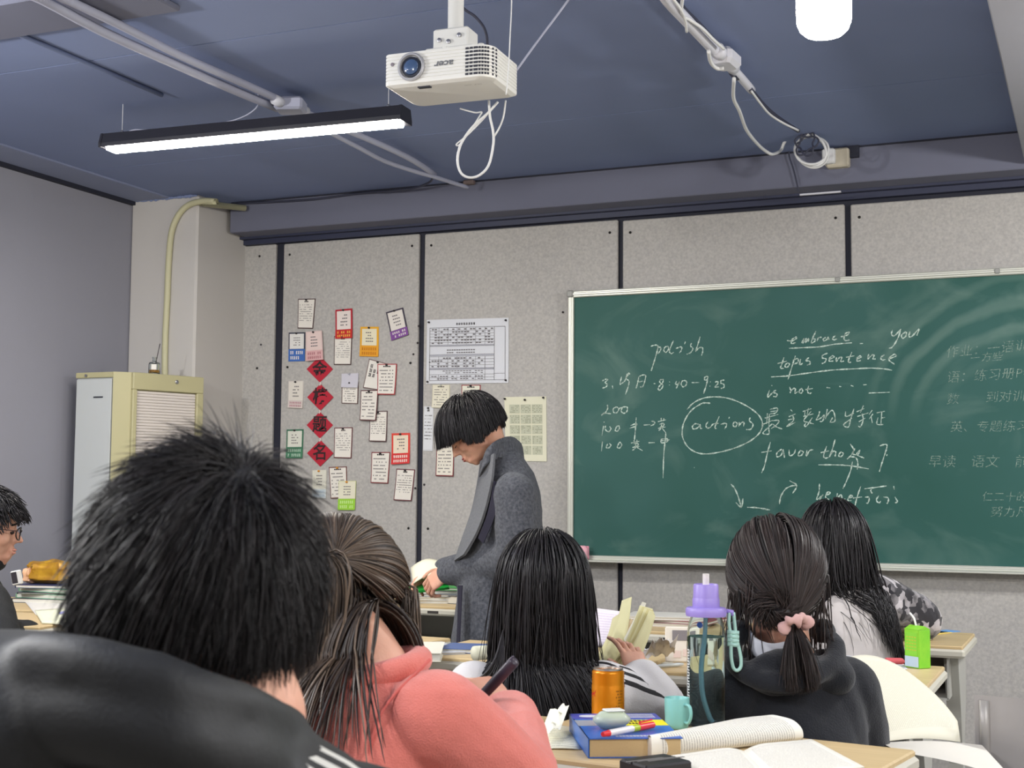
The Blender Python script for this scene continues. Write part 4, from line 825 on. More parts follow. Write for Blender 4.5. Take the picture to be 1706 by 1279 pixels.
def sheet_thing(name, label, cat, pts, m, nu=8, nv=8, bulge=0.0, thick=0.0008, group=None):
    """a loose sheet over 4 corner points (back-left, back-right, front-right, front-left), gently bulged"""
    q = [np.array(p, float) for p in pts]
    def fn(u, v):
        p = (1-v)*((1-u)*q[3]+u*q[2]) + v*((1-u)*q[0]+u*q[1]); z = bulge*math.sin(math.pi*u)*(0.6+0.4*math.sin(3*v+1)); return (p[0], p[1], p[2]+z)
    o = MB().grid(fn, nu, nv, thick=thick).build(name, m, smooth=True); return tag(o, label, cat, group)
D0 = DZ+0.0005
# orange can
c = PZ(1013, 1205, DZ)
can = thing('drink_can', 'orange yellow drink can with ribbed shoulders on the nearest desk', 'can', (c[0], c[1], D0))
M_can = mat('can_orange', (232, 152, 22), 0.28, 0.45, var=0.12, vscale=14, rgb2=(214, 124, 10))
pr = [(0.022, 0.000), (0.026, 0.001), (0.0305, 0.007), (0.031, 0.012), (0.031, 0.072)]
for k in range(4): pr += [(0.0300, 0.0745+k*0.006), (0.0308, 0.0775+k*0.006)]
pr += [(0.0295, 0.098), (0.0275, 0.1005)]
MB().lathe(pr, (c[0], c[1], D0), 48).build('can_body', M_can, can, smooth=True, autosmooth=50)
M_alu2 = mat('can_lid_alu', (190, 188, 184), 0.3, 0.8)
MB().lathe([(0.0276, 0.1000), (0.0286, 0.1015), (0.0286, 0.1035), (0.0268, 0.1038), (0.0262, 0.1005), (0.002, 0.1003)], (c[0], c[1], D0), 40).build('lid', M_alu2, can, smooth=True, autosmooth=40)
MB().box((c[0]+.004, c[1]-.003, D0+0.1015), (0.020, 0.012, 0.0015), Matrix.Rotation(R(30), 4, 'Z')).build('pull_tab', M_alu2, can)
def on_cyl(cx, cy, z0, r, V, Fc, ang0, s, name, m, par):
    o = MB(); o.add([(cx+r*math.cos(ang0+x*s/r), cy+r*math.sin(ang0+x*s/r), z0+y*s) for x, y, z in V], Fc); return o.build(name, m, par)
V, Fc = text_geo('////', 1.0, 0.03)
m = MB()
for k, (u, v, w_, h_) in enumerate([(-.9, .0, .5, .16), (-.5, .08, .4, .14), (-.1, .16, .35, .16), (.2, .28, .16, .22), (-.6, -.16, .9, .12), (-.9, -.02, .14, .3), (.0, .02, .12, .3), (-.35, .12, .1, .3)]):
    P = []
    for a_, b_ in ((0, 0), (1, 0), (1, 1), (0, 1)):
        an = R(-128)+(u+w_*a_)*0.4; zz = 0.052+(v+h_*b_)*0.018+0.004*a_
        P.append((c[0]+0.0313*math.cos(an), c[1]+0.0313*math.sin(an), D0+zz))
    m.add(P, [(0, 1, 2, 3)])
m.build('brand_mark', mat('can_red', (206, 50, 34), 0.4), can)['kind'] = 'stuff'
m = MB()
for r_ in range(9):
    for k in range(7):
        if random.random() < .3: continue
        an = R(-42)+k*0.075; zz = D0+0.018+r_*0.0055
        P = [(c[0]+0.0313*math.cos(an+a_), c[1]+0.0313*math.sin(an+a_), zz+b_) for a_, b_ in ((0, 0), (.055, 0), (.055, .0025), (0, .0025))]; m.add(P, [(0, 1, 2, 3)])
m.build('small_print', mat('can_print', (150, 92, 20), 0.5), can)['kind'] = 'stuff'

# blue book with its yellow band
cs = [PZ(x, y, DZ+0.033) for x, y in ((953, 1187), (1108, 1173), (1130, 1223), (970, 1231))]
ctr = sum(cs)/4; bw = (np.linalg.norm(cs[1]-cs[0])+np.linalg.norm(cs[2]-cs[3]))/2; bd = (np.linalg.norm(cs[3]-cs[0])+np.linalg.norm(cs[2]-cs[1]))/2
bw, bd = .158, .250; rot = R(28); ctr = (cs[3]+np.array((.006, .012, 0))+np.array((math.cos(rot)*bw/2-math.sin(rot)*bd/2, math.sin(rot)*bw/2+math.cos(rot)*bd/2, 0)))
print('book dims', bw, bd, math.degrees(rot), ctr)
bk, P, MR = closed_book('thick blue book with a yellow band lying on the nearest desk', ctr, bw, bd, 0.032, rot, mat('book_blue', (58, 92, 178), 0.35, var=0.25, vscale=6, rgb2=(52, 116, 190)), D0, block=M_block)
def onb(u0, v0, u1, v1, name, m, dz=0.0004, par=None):
    x0, x1 = (u0-.5)*bw, (u1-.5)*bw; y0, y1 = (.5-v0)*bd, (.5-v1)*bd
    MB().box(P((x0+x1)/2, (y0+y1)/2, 0.032+dz/2), (abs(x1-x0), abs(y1-y0), dz), MR).build(name, m, bk)
onb(0.0, 0.02, 1.0, .24, 'top_band', mat('book_violet', (84, 86, 170), 0.35))
onb(0.0, .29, .27, .52, 'grey_band', mat('book_grey', (150, 152, 160), 0.4)); onb(.27, .29, 1.0, .52, 'yellow_band', mat('book_yellow', (240, 226, 20), 0.4))
m = MB(); m.prism([P((.2-.5)*bw+.018*math.cos(a_)*1.0, (.5-.13)*bd+.012*math.sin(a_), 0.0326) for a_ in [2*math.pi*k/20 for k in range(20)]], (0, 0, .0004)); m.build('oval_mark', mat('book_white', (214, 216, 226), 0.5), bk)
m = MB(); W_ = MATS['book_white']
for r_, (u0, u1, v, h_, n_) in enumerate(((.56, .95, .09, .07, 12), (.58, .95, .18, .06, 14), (.5, .8, .345, .06, 6), (.46, .72, .44, .05, 7), (.3, .9, .93, .05, 16))):
    for k in range(n_):
        u = u0+(u1-u0)*(k+.5)/n_; w_ = (u1-u0)/n_*.8
        MMM = m if r_ not in (2, 3) else None
        if MMM is None: continue
        for q in range(3): MMM.box(P((u-.5)*bw, (.5-v-h_*(q/2.5-.4))*bd, 0.0327), (w_*bw, h_*bd*.16, .0003), MR)
        for q in range(2): MMM.box(P((u-.5+w_*(q-.5)*.6)*bw, (.5-v)*bd, 0.0327), (w_*bw*.16, h_*bd*.9, .0003), MR)
m.build('white_lettering', W_, bk)['kind'] = 'stuff'
m = MB()
for (u0, u1, v, h_, n_) in ((.5, .8, .345, .07, 6), (.46, .72, .44, .05, 7)):
    for k in range(n_):
        u = u0+(u1-u0)*(k+.5)/n_; w_ = (u1-u0)/n_*.75
        for q in range(3): m.box(P((u-.5)*bw, (.5-v-h_*(q/2.5-.4))*bd, 0.0327), (w_*bw, h_*bd*.16, .0003), MR)
        m.box(P((u-.5)*bw, (.5-v)*bd, 0.0327), (w_*bw*.18, h_*bd*.9, .0003), MR)
m.build('dark_lettering', INKD, bk)['kind'] = 'stuff'
TZ = D0+0.0335
# clear correction-tape case and pen on the book
c = PZ(1019, 1212, TZ)
ec = thing('tape_case', 'translucent pale green rounded case lying on the blue book', 'case', (c[0], c[1], TZ))
M_tr = mat('translucent_green', (206, 220, 208), 0.25, trans=0.35, ior=1.3)
MR2 = Matrix.Rotation(R(-50), 4, 'Z')
MB().box((c[0], c[1], TZ+0.014), (0.040, 0.062, 0.028), MR2, bev=0.011).build('case', M_tr, ec, smooth=True, autosmooth=60)
MB().box((c[0]+.002, c[1]+.004, TZ+0.0295), (0.026, 0.034, 0.003), MR2, bev=0.0015).build('lid', mat('translucent_top', (226, 230, 224), 0.3), ec)
a_, b_ = PZ(1004, 1223, TZ+.006), PZ(1088, 1207, TZ+.006); dv = (b_-a_)
pen = thing('pen', 'white and red pen lying across the blue book', 'pen', ((a_+b_)/2)[:3]-np.array((0, 0, .006)))
def seg(u0, u1, r0, r1, nm, m_): MB().tube([a_+dv*u0, a_+dv*((u0+u1)/2), a_+dv*u1], [r0, (r0+r1)/2, r1], 12).build(nm, m_, pen, smooth=True, autosmooth=50)
M_prd = mat('pen_red', (220, 48, 56), 0.35)
seg(0, .12, .004, .0055, 'tip_cap', M_prd); seg(.12, .58, .0055, .0056, 'barrel', mat('pen_white', (224, 220, 220), 0.3)); seg(.58, .70, .0058, .0058, 'green_band', mat('pen_green', (170, 188, 40), 0.4)); seg(.70, 1.0, .0062, .0055, 'cap', M_prd)
m = MB().tube([a_+dv*.72+np.array((0, 0, .008)), a_+dv*.98+np.array((0, 0, .009))], 0.0014, 6); m.build('clip', M_prd, pen)
# mint cup
c = PZ(1128, 1213, DZ)
cup = thing('cup', 'small mint green cup with a handle beside the water bottle', 'cup', (c[0], c[1], D0))
M_mint = mat('mint_ceramic', (140, 206, 200), 0.3, coat=0.3)
MB().lathe([(0.018, 0), (0.0205, 0.002), (0.0225, 0.010), (0.0235, 0.054), (0.0228, 0.056), (0.0215, 0.054), (0.0205, 0.010), (0.015, 0.004), (0.001, 0.004)], (c[0], c[1], D0), 32).build('cup_body', M_mint, cup, smooth=True, autosmooth=50)
MB().tube(catmull([(c[0]+.018, c[1]-.012, D0+.046), (c[0]+.030, c[1]-.020, D0+.044), (c[0]+.033, c[1]-.022, D0+.028), (c[0]+.027, c[1]-.018, D0+.014), (c[0]+.018, c[1]-.012, D0+.014)], 5), 0.003, 8).build('handle', M_mint, cup, smooth=True)
# water bottle
c = PZ(1177, 1209, DZ); Z = D0; c = (c[0], c[1])
wbt = thing('water_bottle', 'tall clear water bottle with lilac lid, straw and mint strap on the nearest desk', 'bottle', (c[0], c[1], Z))
M_clear = mat('bottle_clear', (244, 250, 248), 0.03, trans=1.0, ior=1.08)
M_water = mat('bottle_water', (232, 246, 244), 0.02, trans=1.0, ior=1.16)
pr_o = [(0.030, 0.0), (0.034, 0.003), (0.0362, 0.010), (0.0366, 0.15), (0.0355, 0.175), (0.0325, 0.192), (0.029, 0.203), (0.028, 0.212)]
pr_i = [(r-0.0018, z+(0.004 if i == 0 else 0)) for i, (r, z) in enumerate(pr_o)][::-1]
MB().lathe(pr_o+pr_i, (c[0], c[1], Z), 40, capt=True).build('bottle_body', M_clear, wbt, smooth=True, autosmooth=60)
MB().lathe([(0.028, 0.005), (0.0335, 0.007), (0.0344, 0.012), (0.0346, 0.150), (0.0344, 0.166), (0.001, 0.1662)], (c[0], c[1], Z), 40).build('water', M_water, wbt, smooth=True, autosmooth=50)
M_lil = mat('lilac_plastic', (158, 140, 214), 0.4)
MB().lathe([(0.030, 0.203), (0.0375, 0.204), (0.0385, 0.208), (0.0385, 0.217), (0.036, 0.220), (0.026, 0.221)], (c[0], c[1], Z), 40).build('lid_ring', M_lil, wbt, smooth=True, autosmooth=40)
MB().lathe([(0.0255, 0.220), (0.0255, 0.236), (0.0245, 0.2375), (0.0245, 0.239), (0.0242, 0.240), (0.0235, 0.262), (0.022, 0.264), (0.020, 0.262), (0.012, 0.258)], (c[0], c[1], Z), 40).build('lid', M_lil, wbt, smooth=True, autosmooth=35)
MB().tube([(c[0], c[1], Z+.25), (c[0], c[1], Z+.283)], 0.0062, 14).build('spout', mat('spout_white', (232, 226, 220), 0.4), wbt, smooth=True, autosmooth=50)
rx = np.array((math.cos(YA_), math.sin(YA_)))
def off(s, z): return (c[0]+rx[0]*s, c[1]+rx[1]*s, Z+z)
MB().tube(catmull([off(.0, .215), off(-.003, .16), off(-.008, .11), off(-.006, .06), off(.004, .02), off(.010, .008)], 6), 0.0042, 10).build('straw', mat('straw_blue', (150, 196, 216), 0.3, trans=.3), wbt, smooth=True)
MB().tube([off(.036, .214), off(.050, .212), off(.050, .205)], 0.004, 8).build('strap_lug', M_lil, wbt, smooth=True)
M_strap = mat('strap_mint', (176, 218, 208), 0.5)
MB().tube(catmull([off(.044, .213), off(.043, .19), off(.0465, .165), off(.047, .13), off(.051, .108), off(.059, .103), off(.0655, .112), off(.064, .135), off(.057, .165), off(.054, .19), off(.052, .211)], 5), 0.0034, 8).build('strap', M_strap, wbt, smooth=True)
for k in range(4): MB().tube([off(.040, .152+k*.0075), off(.062, .150+k*.0075)], 0.0042, 8).build('strap_bead', M_strap, wbt, smooth=True)
m = MB()
for k in range(9):
    an0 = R(-168+23); z0 = 0.135-k*0.0105
    for (u, v, w_, h_) in ((0, 0, .22, .0022), (0, .006, .22, .0022), (0, 0, .05, .008) if k % 2 else (.17, 0, .05, .008)):
        m.add([(c[0]+.0371*math.cos(an0+a1), c[1]+.0371*math.sin(an0+a1), Z+z0+v+b1) for a1, b1 in ((u, 0), (u+w_, 0), (u+w_, h_), (u, h_))], [(0, 1, 2, 3)])
m.build('lettering', mat('print_white', (240, 242, 240), 0.4), wbt)['kind'] = 'stuff'
MB().lathe([(0.006, 0), (0.004, .001)], off(-.012, .187), 8, Matrix.Rotation(R(90), 4, 'X')).build('blue_mark', mat('blue_mark', (70, 110, 200), 0.4), wbt)

# tissue and note sheet at the left of the desk
def crumple(label, name, cat, pts, amp, m_, seed, nu=14, nv=14, thick=.0008):
    q = [np.array(p, float) for p in pts]; rr = random.Random(seed); ph = [(rr.uniform(2, 9), rr.uniform(2, 9), rr.uniform(0, 6)) for _ in range(7)]
    def fn(u, v):
        p = (1-v)*((1-u)*q[3]+u*q[2])+v*((1-u)*q[0]+u*q[1]); s = sum(abs(math.sin(a*u+b*v+c_))-0.5 for a, b, c_ in ph)/4
        return (p[0]+s*amp*.3, p[1]+s*amp*.2, p[2]+amp*(.6+s))
    o = MB().grid(fn, nu, nv, thick=thick).build(name, m_, smooth=True, autosmooth=35); return tag(o, label, cat)
a1 = [PZ(x, y, D0+.001) for x, y in ((915, 1206), (950, 1210), (968, 1248), (905, 1247))]
sheet_thing('note_sheet', 'scribbled cream sheet under the crumpled tissue left of the blue book', 'paper', a1, pagemat('scribble_page', (232, 230, 206), 14, (150, 146, 130), amt=.6), bulge=.002)
d_ = lambda x, y, z: PZ(x, y, z)
crumple('crumpled white tissue on the nearest desk beside the pink sleeve', 'tissue', 'tissue', [d_(916, 1190, D0+.022), d_(946, 1187, D0+.034), d_(934, 1222, D0+.010), d_(898, 1236, D0+.008)], .014, mat('tissue_white', (236, 234, 216), 0.9), 3)

# open books in the right foreground
def curved_book(label, axis0, axis1, prof, m_, block=None):
    """pages swept along an axis: prof is (offset towards viewer, height) pairs from back to front"""
    A0, A1 = np.array(axis0), np.array(axis1); ax = A1-A0; nrm = np.array((ax[1], -ax[0], 0)); nrm = nrm/np.linalg.norm(nrm)
    t = thing('open_book', label, 'book', tuple((A0+A1)/2)); pp = [np.array((o, h, 0)) for o, h in prof]; pp = catmull(pp, 5)
    def fn(u, v):
        f = v*(len(pp)-1); i = min(int(f), len(pp)-2); k = f-i; o = pp[i]*(1-k)+pp[i+1]*k; p = A0+ax*u+nrm*o[0]*(.12+.88*min(1, u*1.25)); return (p[0], p[1], p[2]+o[1])
    MB().grid(fn, 8, 30, thick=0.0).build('page', m_, t, smooth=True)
    if block:
        def fn2(u, v):
            p = fn(u, v); return (p[0], p[1], max(p[2]-.003, A0[2]-.002))
        m = MB(); n = 24
        for s, u in ((-1, 0.004), (1, 0.996)):
            top = [fn2(u, v/n) for v in range(n+1)]; bot = [(p[0], p[1], float(axis0[2])) for p in top]; m.add(top+bot, [(i, i+1, n+2+i, n+1+i) for i in range(n)])
        m.build('page_edges', block, t)['kind'] = 'stuff'
    return t
A0 = PZ(1086, 1263, D0+.001); A1 = PZ(1338, 1236, D0+.001)
curved_book('open book with pages curled over, in front of the water bottle', A0, A1, [(-.115, .020), (-.09, .034), (-.055, .036), (-.025, .034), (-.004, .024), (.001, .010), (-.006, .002)], PGX, M_blockw)
def flat_open(label, q, h, m_, z0):
    """an open book lying flat: two page wings over 4 corner points, spine in the middle"""
    q = [np.array(p, float) for p in q]; t = thing('open_book', label, 'book', tuple(sum(q)/4))
    for nm, u0, u1 in (('page', 0, .5), ('page', .5, 1)):
        def fn(u, v, u0=u0, u1=u1):
            uu = u0+(u1-u0)*u; p = (1-v)*((1-uu)*q[3]+uu*q[2])+v*((1-uu)*q[0]+uu*q[1]); s = abs(uu-.5)*2; zz = h*(1-(1-min(1, s*3.0))**2)*(1-.35*s)
            return (p[0], p[1], p[2]+.003+zz)
        MB().grid(fn, 10, 8, thick=.0015).build(nm, m_, t, smooth=True)
    def fb(u, v):
        p = (1-v)*((1-u)*q[3]+u*q[2])+v*((1-u)*q[0]+u*q[1]); return (p[0], p[1], p[2]+.002)
    MB().grid(fb, 8, 4, thick=.0015).build('cover', M_blockw, t); return t
q = [PZ(x, y, D0+.002) for x, y in ((1118, 1268), (1352, 1240), (1440, 1287), (1130, 1330))]
flat_open('open printed book lying flat at the bottom edge of the picture', q, .010, PG, D0)
q = [PZ(x, y, D0+.018) for x, y in ((1128, 1250), (1350, 1228), (1430, 1270), (1165, 1300))]
c = PZ(1092, 1275, D0+.015)
bx = thing('pencil_tin', 'black striped tin at the bottom edge beside the open books', 'box', (c[0], c[1], D0))
MR3 = Matrix.Rotation(R(-35), 4, 'Z')
MB().box((c[0], c[1], D0+.012), (0.07, 0.09, 0.024), MR3, bev=0.003).build('tin', mat('tin_black', (36, 34, 34), 0.35), bx)
for k in range(3): MB().box((c[0]+(k-1)*.014, c[1]+(k-1)*.01, D0+.0245), (0.004, 0.07, 0.001), MR3).build('stripe', mat('tin_grey', (110, 108, 106), 0.4), bx)

# ---------------- second row
c = PZ(1529, 1112, DZ)
mk = thing('milk_carton', 'bright green drink carton with a white straw on the desk at right', 'carton', (c[0], c[1], D0))
MRc = Matrix.Rotation(R(-38), 4, 'Z'); M_mk = mat('carton_green', (112, 196, 44), 0.4, var=0.12, vscale=30, rgb2=(150, 214, 60)); hh = .104
def mp(x, y, z): v = MRc @ Vector((x, y, 0)); return (c[0]+v[0], c[1]+v[1], D0+z)
m = MB(); m.box(mp(0, 0, hh/2-.004), (.050, .040, hh-.008), MRc, bev=.0015); m.build('carton_body', M_mk, mk)
MB().prism([mp(-.025, -.020, hh-.008), mp(-.025, .020, hh-.008), mp(-.025, 0, hh+.001)], tuple(MRc @ Vector((.05, 0, 0)))).build('folded_top', M_mk, mk)
MB().box(mp(0, -.0205, .016), (.046, .0006, .026), MRc).build('pale_panel', mat('carton_pale', (186, 206, 222), 0.5), mk)
MB().box(mp(0, -.0204, .060), (.040, .0006, .055), MRc).build('lime_panel', mat('carton_lime', (134, 208, 60), 0.5), mk)
for k, z in enumerate((.018, .040, .060, .078)):
    MB().box(mp(-.0253, (.006 if k % 2 else -.006), z), (.0006, .014, .014), MRc).build('side_emblem', mat('carton_ring', (206, 216, 190), 0.5), mk)
    MB().box(mp(-.0257, (.006 if k % 2 else -.006), z), (.0006, .008, .008), MRc).build('emblem_centre', mat('carton_ink', (70, 90, 60), 0.5), mk)
m = MB()
for r_ in range(5):
    for k in range(4): m.box(mp(-.014+k*.009, -.0209, .045+r_*.008), (.006, .0004, .0025), MRc)
m.build('small_print', mat('carton_print', (196, 190, 60), 0.5), mk)['kind'] = 'stuff'
MB().tube([mp(.0, .0, hh-.01), mp(-.012, .002, hh+.018), mp(-.026, .002, hh+.030)], 0.0026, 8).build('straw', mat('straw_white', (236, 236, 230), 0.4), mk, smooth=True)
sheet_thing('worksheet', 'white worksheet spread on the desk between scrunchie girl and green carton', 'paper', [PZ(x, y, D0+.001) for x, y in ((1395, 1090), (1500, 1100), (1512, 1114), (1405, 1118))], pagemat('worksheet_page', (226, 227, 232), 20, (190, 190, 200)))
a_ = PZ(1421, 1100, D0+.006); b_ = PZ(1440, 1112, D0+.006)
o = MB().tube([a_, (a_+b_)/2, b_], [.003, .005, .005], 8).build('pen', INKD, smooth=True); tag(o, 'short black pen on the white worksheet', 'pen')
c = PZ(1490, 1106, D0)
o = MB().box((c[0], c[1], D0+.008), (.05, .03, .014), Matrix.Rotation(R(20), 4, 'Z'), bev=.005).build('eraser', mat('eraser_pink', (206, 90, 96), 0.7), smooth=True); tag(o, 'pinkish red eraser beside the green carton', 'eraser')
# big book with a fanned page, right of the girl with the scrunchie
fb = thing('open_book', 'large open book with a lifted fanned page at the right of the black hoodie', 'book', tuple(PD(1540, 1250, 2.62)))
K = [PD(1398, 1100, 2.85), PD(1515, 1112, 2.95), PD(1600, 1205, 2.72), PD(1598, 1236, 2.60), PD(1472, 1238, 2.52), PD(1440, 1180, 2.66)]
def fan(u, v, dd=0.0):
    dd = -dd-.20
    # u from the spine side (left) to the free edge, v from top to bottom
    Lf = [PD(1396, 1099, 2.86-dd), PD(1425, 1160, 2.74-dd), PD(1470, 1236, 2.56-dd)]; Rt = [PD(1500, 1110, 2.98-dd), PD(1572, 1158, 2.86-dd), PD(1604, 1216, 2.70-dd)]; Bt = [PD(1470, 1236, 2.56-dd), PD(1540, 1238, 2.58-dd), PD(1600, 1236, 2.66-dd)]
    def bz(P, t): return (1-t)**2*P[0]+2*t*(1-t)*P[1]+t*t*P[2]
    a = bz(Lf, v); b = bz(Rt, v) if v < .88 else bz(Rt, .88)*(1-(v-.88)/.12)+Bt[2]*((v-.88)/.12); p = a*(1-u)+b*u; p = p+np.array((0, 0, .03*math.sin(math.pi*u)*(1-v*.6)))*0.6
    return tuple(p)
for k in range(4): MB().grid(lambda u, v, k=k: fan(u*(1-.012*k), v, .012*k), 14, 16, thick=.0006).build('page', PGC if k else pagemat('fan_page', (230, 226, 206), 46, (206, 201, 180), axis='X', amt=.6), fb, smooth=True)
Q = [PD(1468, 1237, 2.76), PD(1636, 1241, 2.78), PD(1690, 1300, 2.50), PD(1500, 1253, 2.58)]
MB().grid(lambda u, v: tuple((1-v)*((1-u)*Q[0]+u*Q[1])+v*((1-u)*Q[3]+u*Q[2])+np.array((0, 0, .006*math.sin(3.1*u)))), 10, 6, thick=-.004).build('page', mat('page_plain', (226, 221, 210), 0.8), fb, smooth=True)
# navy bag that carries the book, on a chair
bgc = PD(1560, 1300, 2.55)+np.array((.11, .05, 0))
ch1 = chair('grey chair in the right foreground under the navy bag', bgc[0]+0.03, bgc[1]+.02, R(0), z=.42, top=.62)
bg = thing('school_bag', 'navy school bag under the large open book at the bottom right', 'bag', (bgc[0]+.03, bgc[1]+.02, .44))
m = MB(); m.box((bgc[0]+.03, bgc[1]+.02, .545), (.30, .22, .20), Matrix.Rotation(R(4), 4, 'Z'), bev=.04); m.build('bag_body', mat('bag_navy', (26, 28, 48), 0.8, bump=.2, bscale=80), bg, smooth=True, autosmooth=60)
MB().tube(catmull([(bgc[0]-.03, bgc[1]-.1, .62), (bgc[0]+.02, bgc[1]-.13, .655), (bgc[0]+.08, bgc[1]-.1, .62)], 5), .008, 8).build('carry_loop', MATS['bag_navy'], bg, smooth=True)
cc_ = PZ(1632, 1160, .78)
ch2 = chair('empty grey chair at the right edge, its backrest towards the room', cc_[0]+.19, cc_[1]+.195, R(0), z=.44, top=.785)

# held book of the girl in grey stripes: fanned yellow pages
hb = thing('open_book', 'thick yellowed book held up and fanned open above the orange can', 'book', tuple(PD(1035, 1130, 3.05)))
M_yp = mat('yellowed_page', (222, 216, 168), 0.8, var=.06, vscale=8); M_yp2 = mat('yellowed_page_edge', (206, 196, 140), 0.8)
def leaf(bl, br, tr_, tl, d, m_, nm='page', th=.0012, bend=.01):
    q = [PD(*tl, d[0]), PD(*tr_, d[1]), PD(*br, d[2]), PD(*bl, d[3])]
    def fn(u, v):
        p = (1-v)*((1-u)*q[3]+u*q[2])+v*((1-u)*q[0]+u*q[1]); return (p[0]+bend*math.sin(math.pi*v), p[1]-bend*math.sin(math.pi*v), p[2])
    MB().grid(fn, 4, 8, thick=th).build(nm, m_, hb, smooth=True)
leaf((996, 1105), (1022, 1130), (1052, 994), (1036, 1000), (3.22, 3.20, 3.0, 3.02), M_yp, bend=.012)
leaf((990, 1098), (1018, 1128), (1046, 1012), (1020, 1030), (3.24, 3.24, 3.04, 3.05), M_yp)
leaf((1008, 1118), (1030, 1130), (1076, 1004), (1070, 1002), (3.14, 3.12, 3.02, 3.04), mat('white_leaf', (216, 212, 194), .8), bend=.004)
for k in range(5): leaf((1012+2*k, 1124), (1034+3*k, 1138), (1088+k, 1014+3*k), (1066+4*k, 1008+2*k), (3.10-.008*k, 3.10-.008*k, 3.00-.008*k, 3.00-.008*k), M_yp if k % 2 == 0 else M_yp2, bend=.008)
leaf((1002, 1110), (1014, 1122), (1058, 1034), (1050, 1030), (3.16, 3.15, 3.04, 3.05), mat('peach_leaf', (228, 206, 168), .8), bend=.006)
o = sheet_thing('notebook', 'white notebook with a lilac edge standing behind the yellowed book', 'notebook', [PD(988, 1012, 3.35), PD(1034, 1018, 3.35), PD(1020, 1075, 3.25), PD(985, 1075, 3.25)], pagemat('lilac_notebook', (234, 226, 234), 14, (214, 200, 216)), thick=.006)
# clutter between the yellowed book and the bottle
crumple('crumpled white paper bag on the second row desk behind the orange can', 'paper_bag', 'bag', [PZ(1086, 1084, D0+.05), PZ(1126, 1082, D0+.055), PZ(1122, 1106, D0+.002), PZ(1074, 1108, D0+.002)], .03, mat('bag_paper_white', (222, 216, 208), .8), 9)
crumple('small white folded paper beside the crumpled paper bag', 'folded_paper', 'paper', [PZ(1062, 1088, D0+.03), PZ(1094, 1082, D0+.035), PZ(1092, 1098, D0+.004), PZ(1064, 1104, D0+.004)], .01, mat('folded_white', (214, 216, 228), .8), 4)
c = PZ(1136, 1103, D0)
dc = thing('desk_calendar', 'white standing card frame with a grey window behind the water bottle', 'calendar', (c[0], c[1], D0)); MRd = Matrix.Rotation(R(18), 4, 'Z') @ Matrix.Rotation(R(-12), 4, 'X')
def dcp(x, y, z): v = MRd @ Vector((x, y, z)); return (c[0]+v[0], c[1]+v[1], D0+v[2])
MB().box(dcp(0, 0, .045), (.085, .007, .090), MRd, bev=.003).build('frame', mat('frame_cream', (228, 220, 206), .5), dc)
MB().box(dcp(.002, -.004, .068), (.052, .002, .026), MRd).build('window', mat('lcd_grey', (128, 122, 124), .4), dc)
for k in range(3): MB().box(dcp(-.012+.024*k, -.004, .020+.004*k), (.018, .002, .018), MRd).build('print_block', mat('frame_pink', (222, 200, 190), .6), dc)
MB().box((c[0], c[1]+.03, D0+.004), (.08, .06, .006), Matrix.Rotation(R(18), 4, 'Z')).build('base', MATS['frame_cream'], dc)
a_ = PZ(1092, 1110, D0+.005); b_ = PZ(1138, 1106, D0+.005)
o = MB().tube([a_, a_*.2+b_*.8, b_], [.004, .005, .003], 8).build('pen', mat('pen_clear', (200, 206, 206), .3), smooth=True); tag(o, 'pale ballpoint pen at the edge of the second row desk', 'pen')
# third row: papers
for k, (dx, dy, rt, col, lab) in enumerate([(0, 0, 4, (214, 208, 200), 'lowest white booklet in the stack behind the water bottle'), (.02, .01, -6, (140, 70, 78), 'dark red covered booklet in the stack behind the water bottle'), (-.02, .0, 9, (226, 222, 214), 'topmost white booklet in the stack behind the water bottle')]):
    c = PZ(1122, 1040, DZ); closed_book(lab, (c[0]+dx, c[1]+dy), .26, .19, .010, R(rt), col, D0+.0105*k, 'booklets stacked behind the water bottle')
c = PZ(1566, 1053, DZ)
o = MB().box((c[0], c[1], D0+.001), (.05, .14, .002), Matrix.Rotation(R(-30), 4, 'Z')).build('paper_slip', mat('slip_blue', (110, 160, 214), .6)); tag(o, 'light blue paper slip on the far right desk', 'paper')
c = PZ(1552, 1056, DZ)
o = MB().box((c[0], c[1], D0+.001), (.05, .16, .002), Matrix.Rotation(R(-24), 4, 'Z')).build('paper_slip', mat('slip_yellow', (232, 204, 110), .6)); tag(o, 'pale yellow paper slip on the far right desk', 'paper')

# front desk: pile of books below the woman's hands
TB = PZ(722, 1003, DZ)
stack = [(.25, .19, .012, 22, (206, 206, 202), 'lowest grey white book of the pile on the front desk'), (.24, .18, .012, 30, (226, 224, 214), 'second book from the bottom of the pile on the front desk'), (.25, .18, .010, 16, (120, 124, 130), 'slate grey folder in the middle of the front desk pile'),
         (.24, .17, .012, 34, (214, 214, 206), 'white book directly under the lower green book'), (.22, .16, .010, 26, (40, 150, 60), 'lower green book on the front desk pile')]
z = D0
for (w_, d2, h_, rt, col, lab) in stack:
    closed_book(lab, (TB[0]-.03+random.uniform(-.012, .012), TB[1]+.03+random.uniform(-.01, .01)), w_, d2, h_, R(rt), col, z, 'books piled on the front desk'); z += h_+.0006
closed_book('dark grey folder beside the green books on the front desk', (TB[0]+.13, TB[1]+.05), .16, .19, .03, R(-12), (62, 64, 68), D0)
PILE_TOP = z
gb = thing('book', 'upper green book with white pages held open by the woman', 'book', (TB[0]-.04, TB[1]+.03, z))
G = [PD(684, 945, 5.02), PD(735, 935, 4.98), PD(742, 962, 4.86), PD(688, 972, 4.90)]
MB().grid(lambda u, v: tuple((1-v)*((1-u)*G[3]+u*G[2])+v*((1-u)*G[0]+u*G[1])+np.array((0, 0, .02*math.sin(math.pi*u)))), 8, 6, thick=.003).build('page', mat('page_bright', (232, 228, 204), .8), gb, smooth=True)
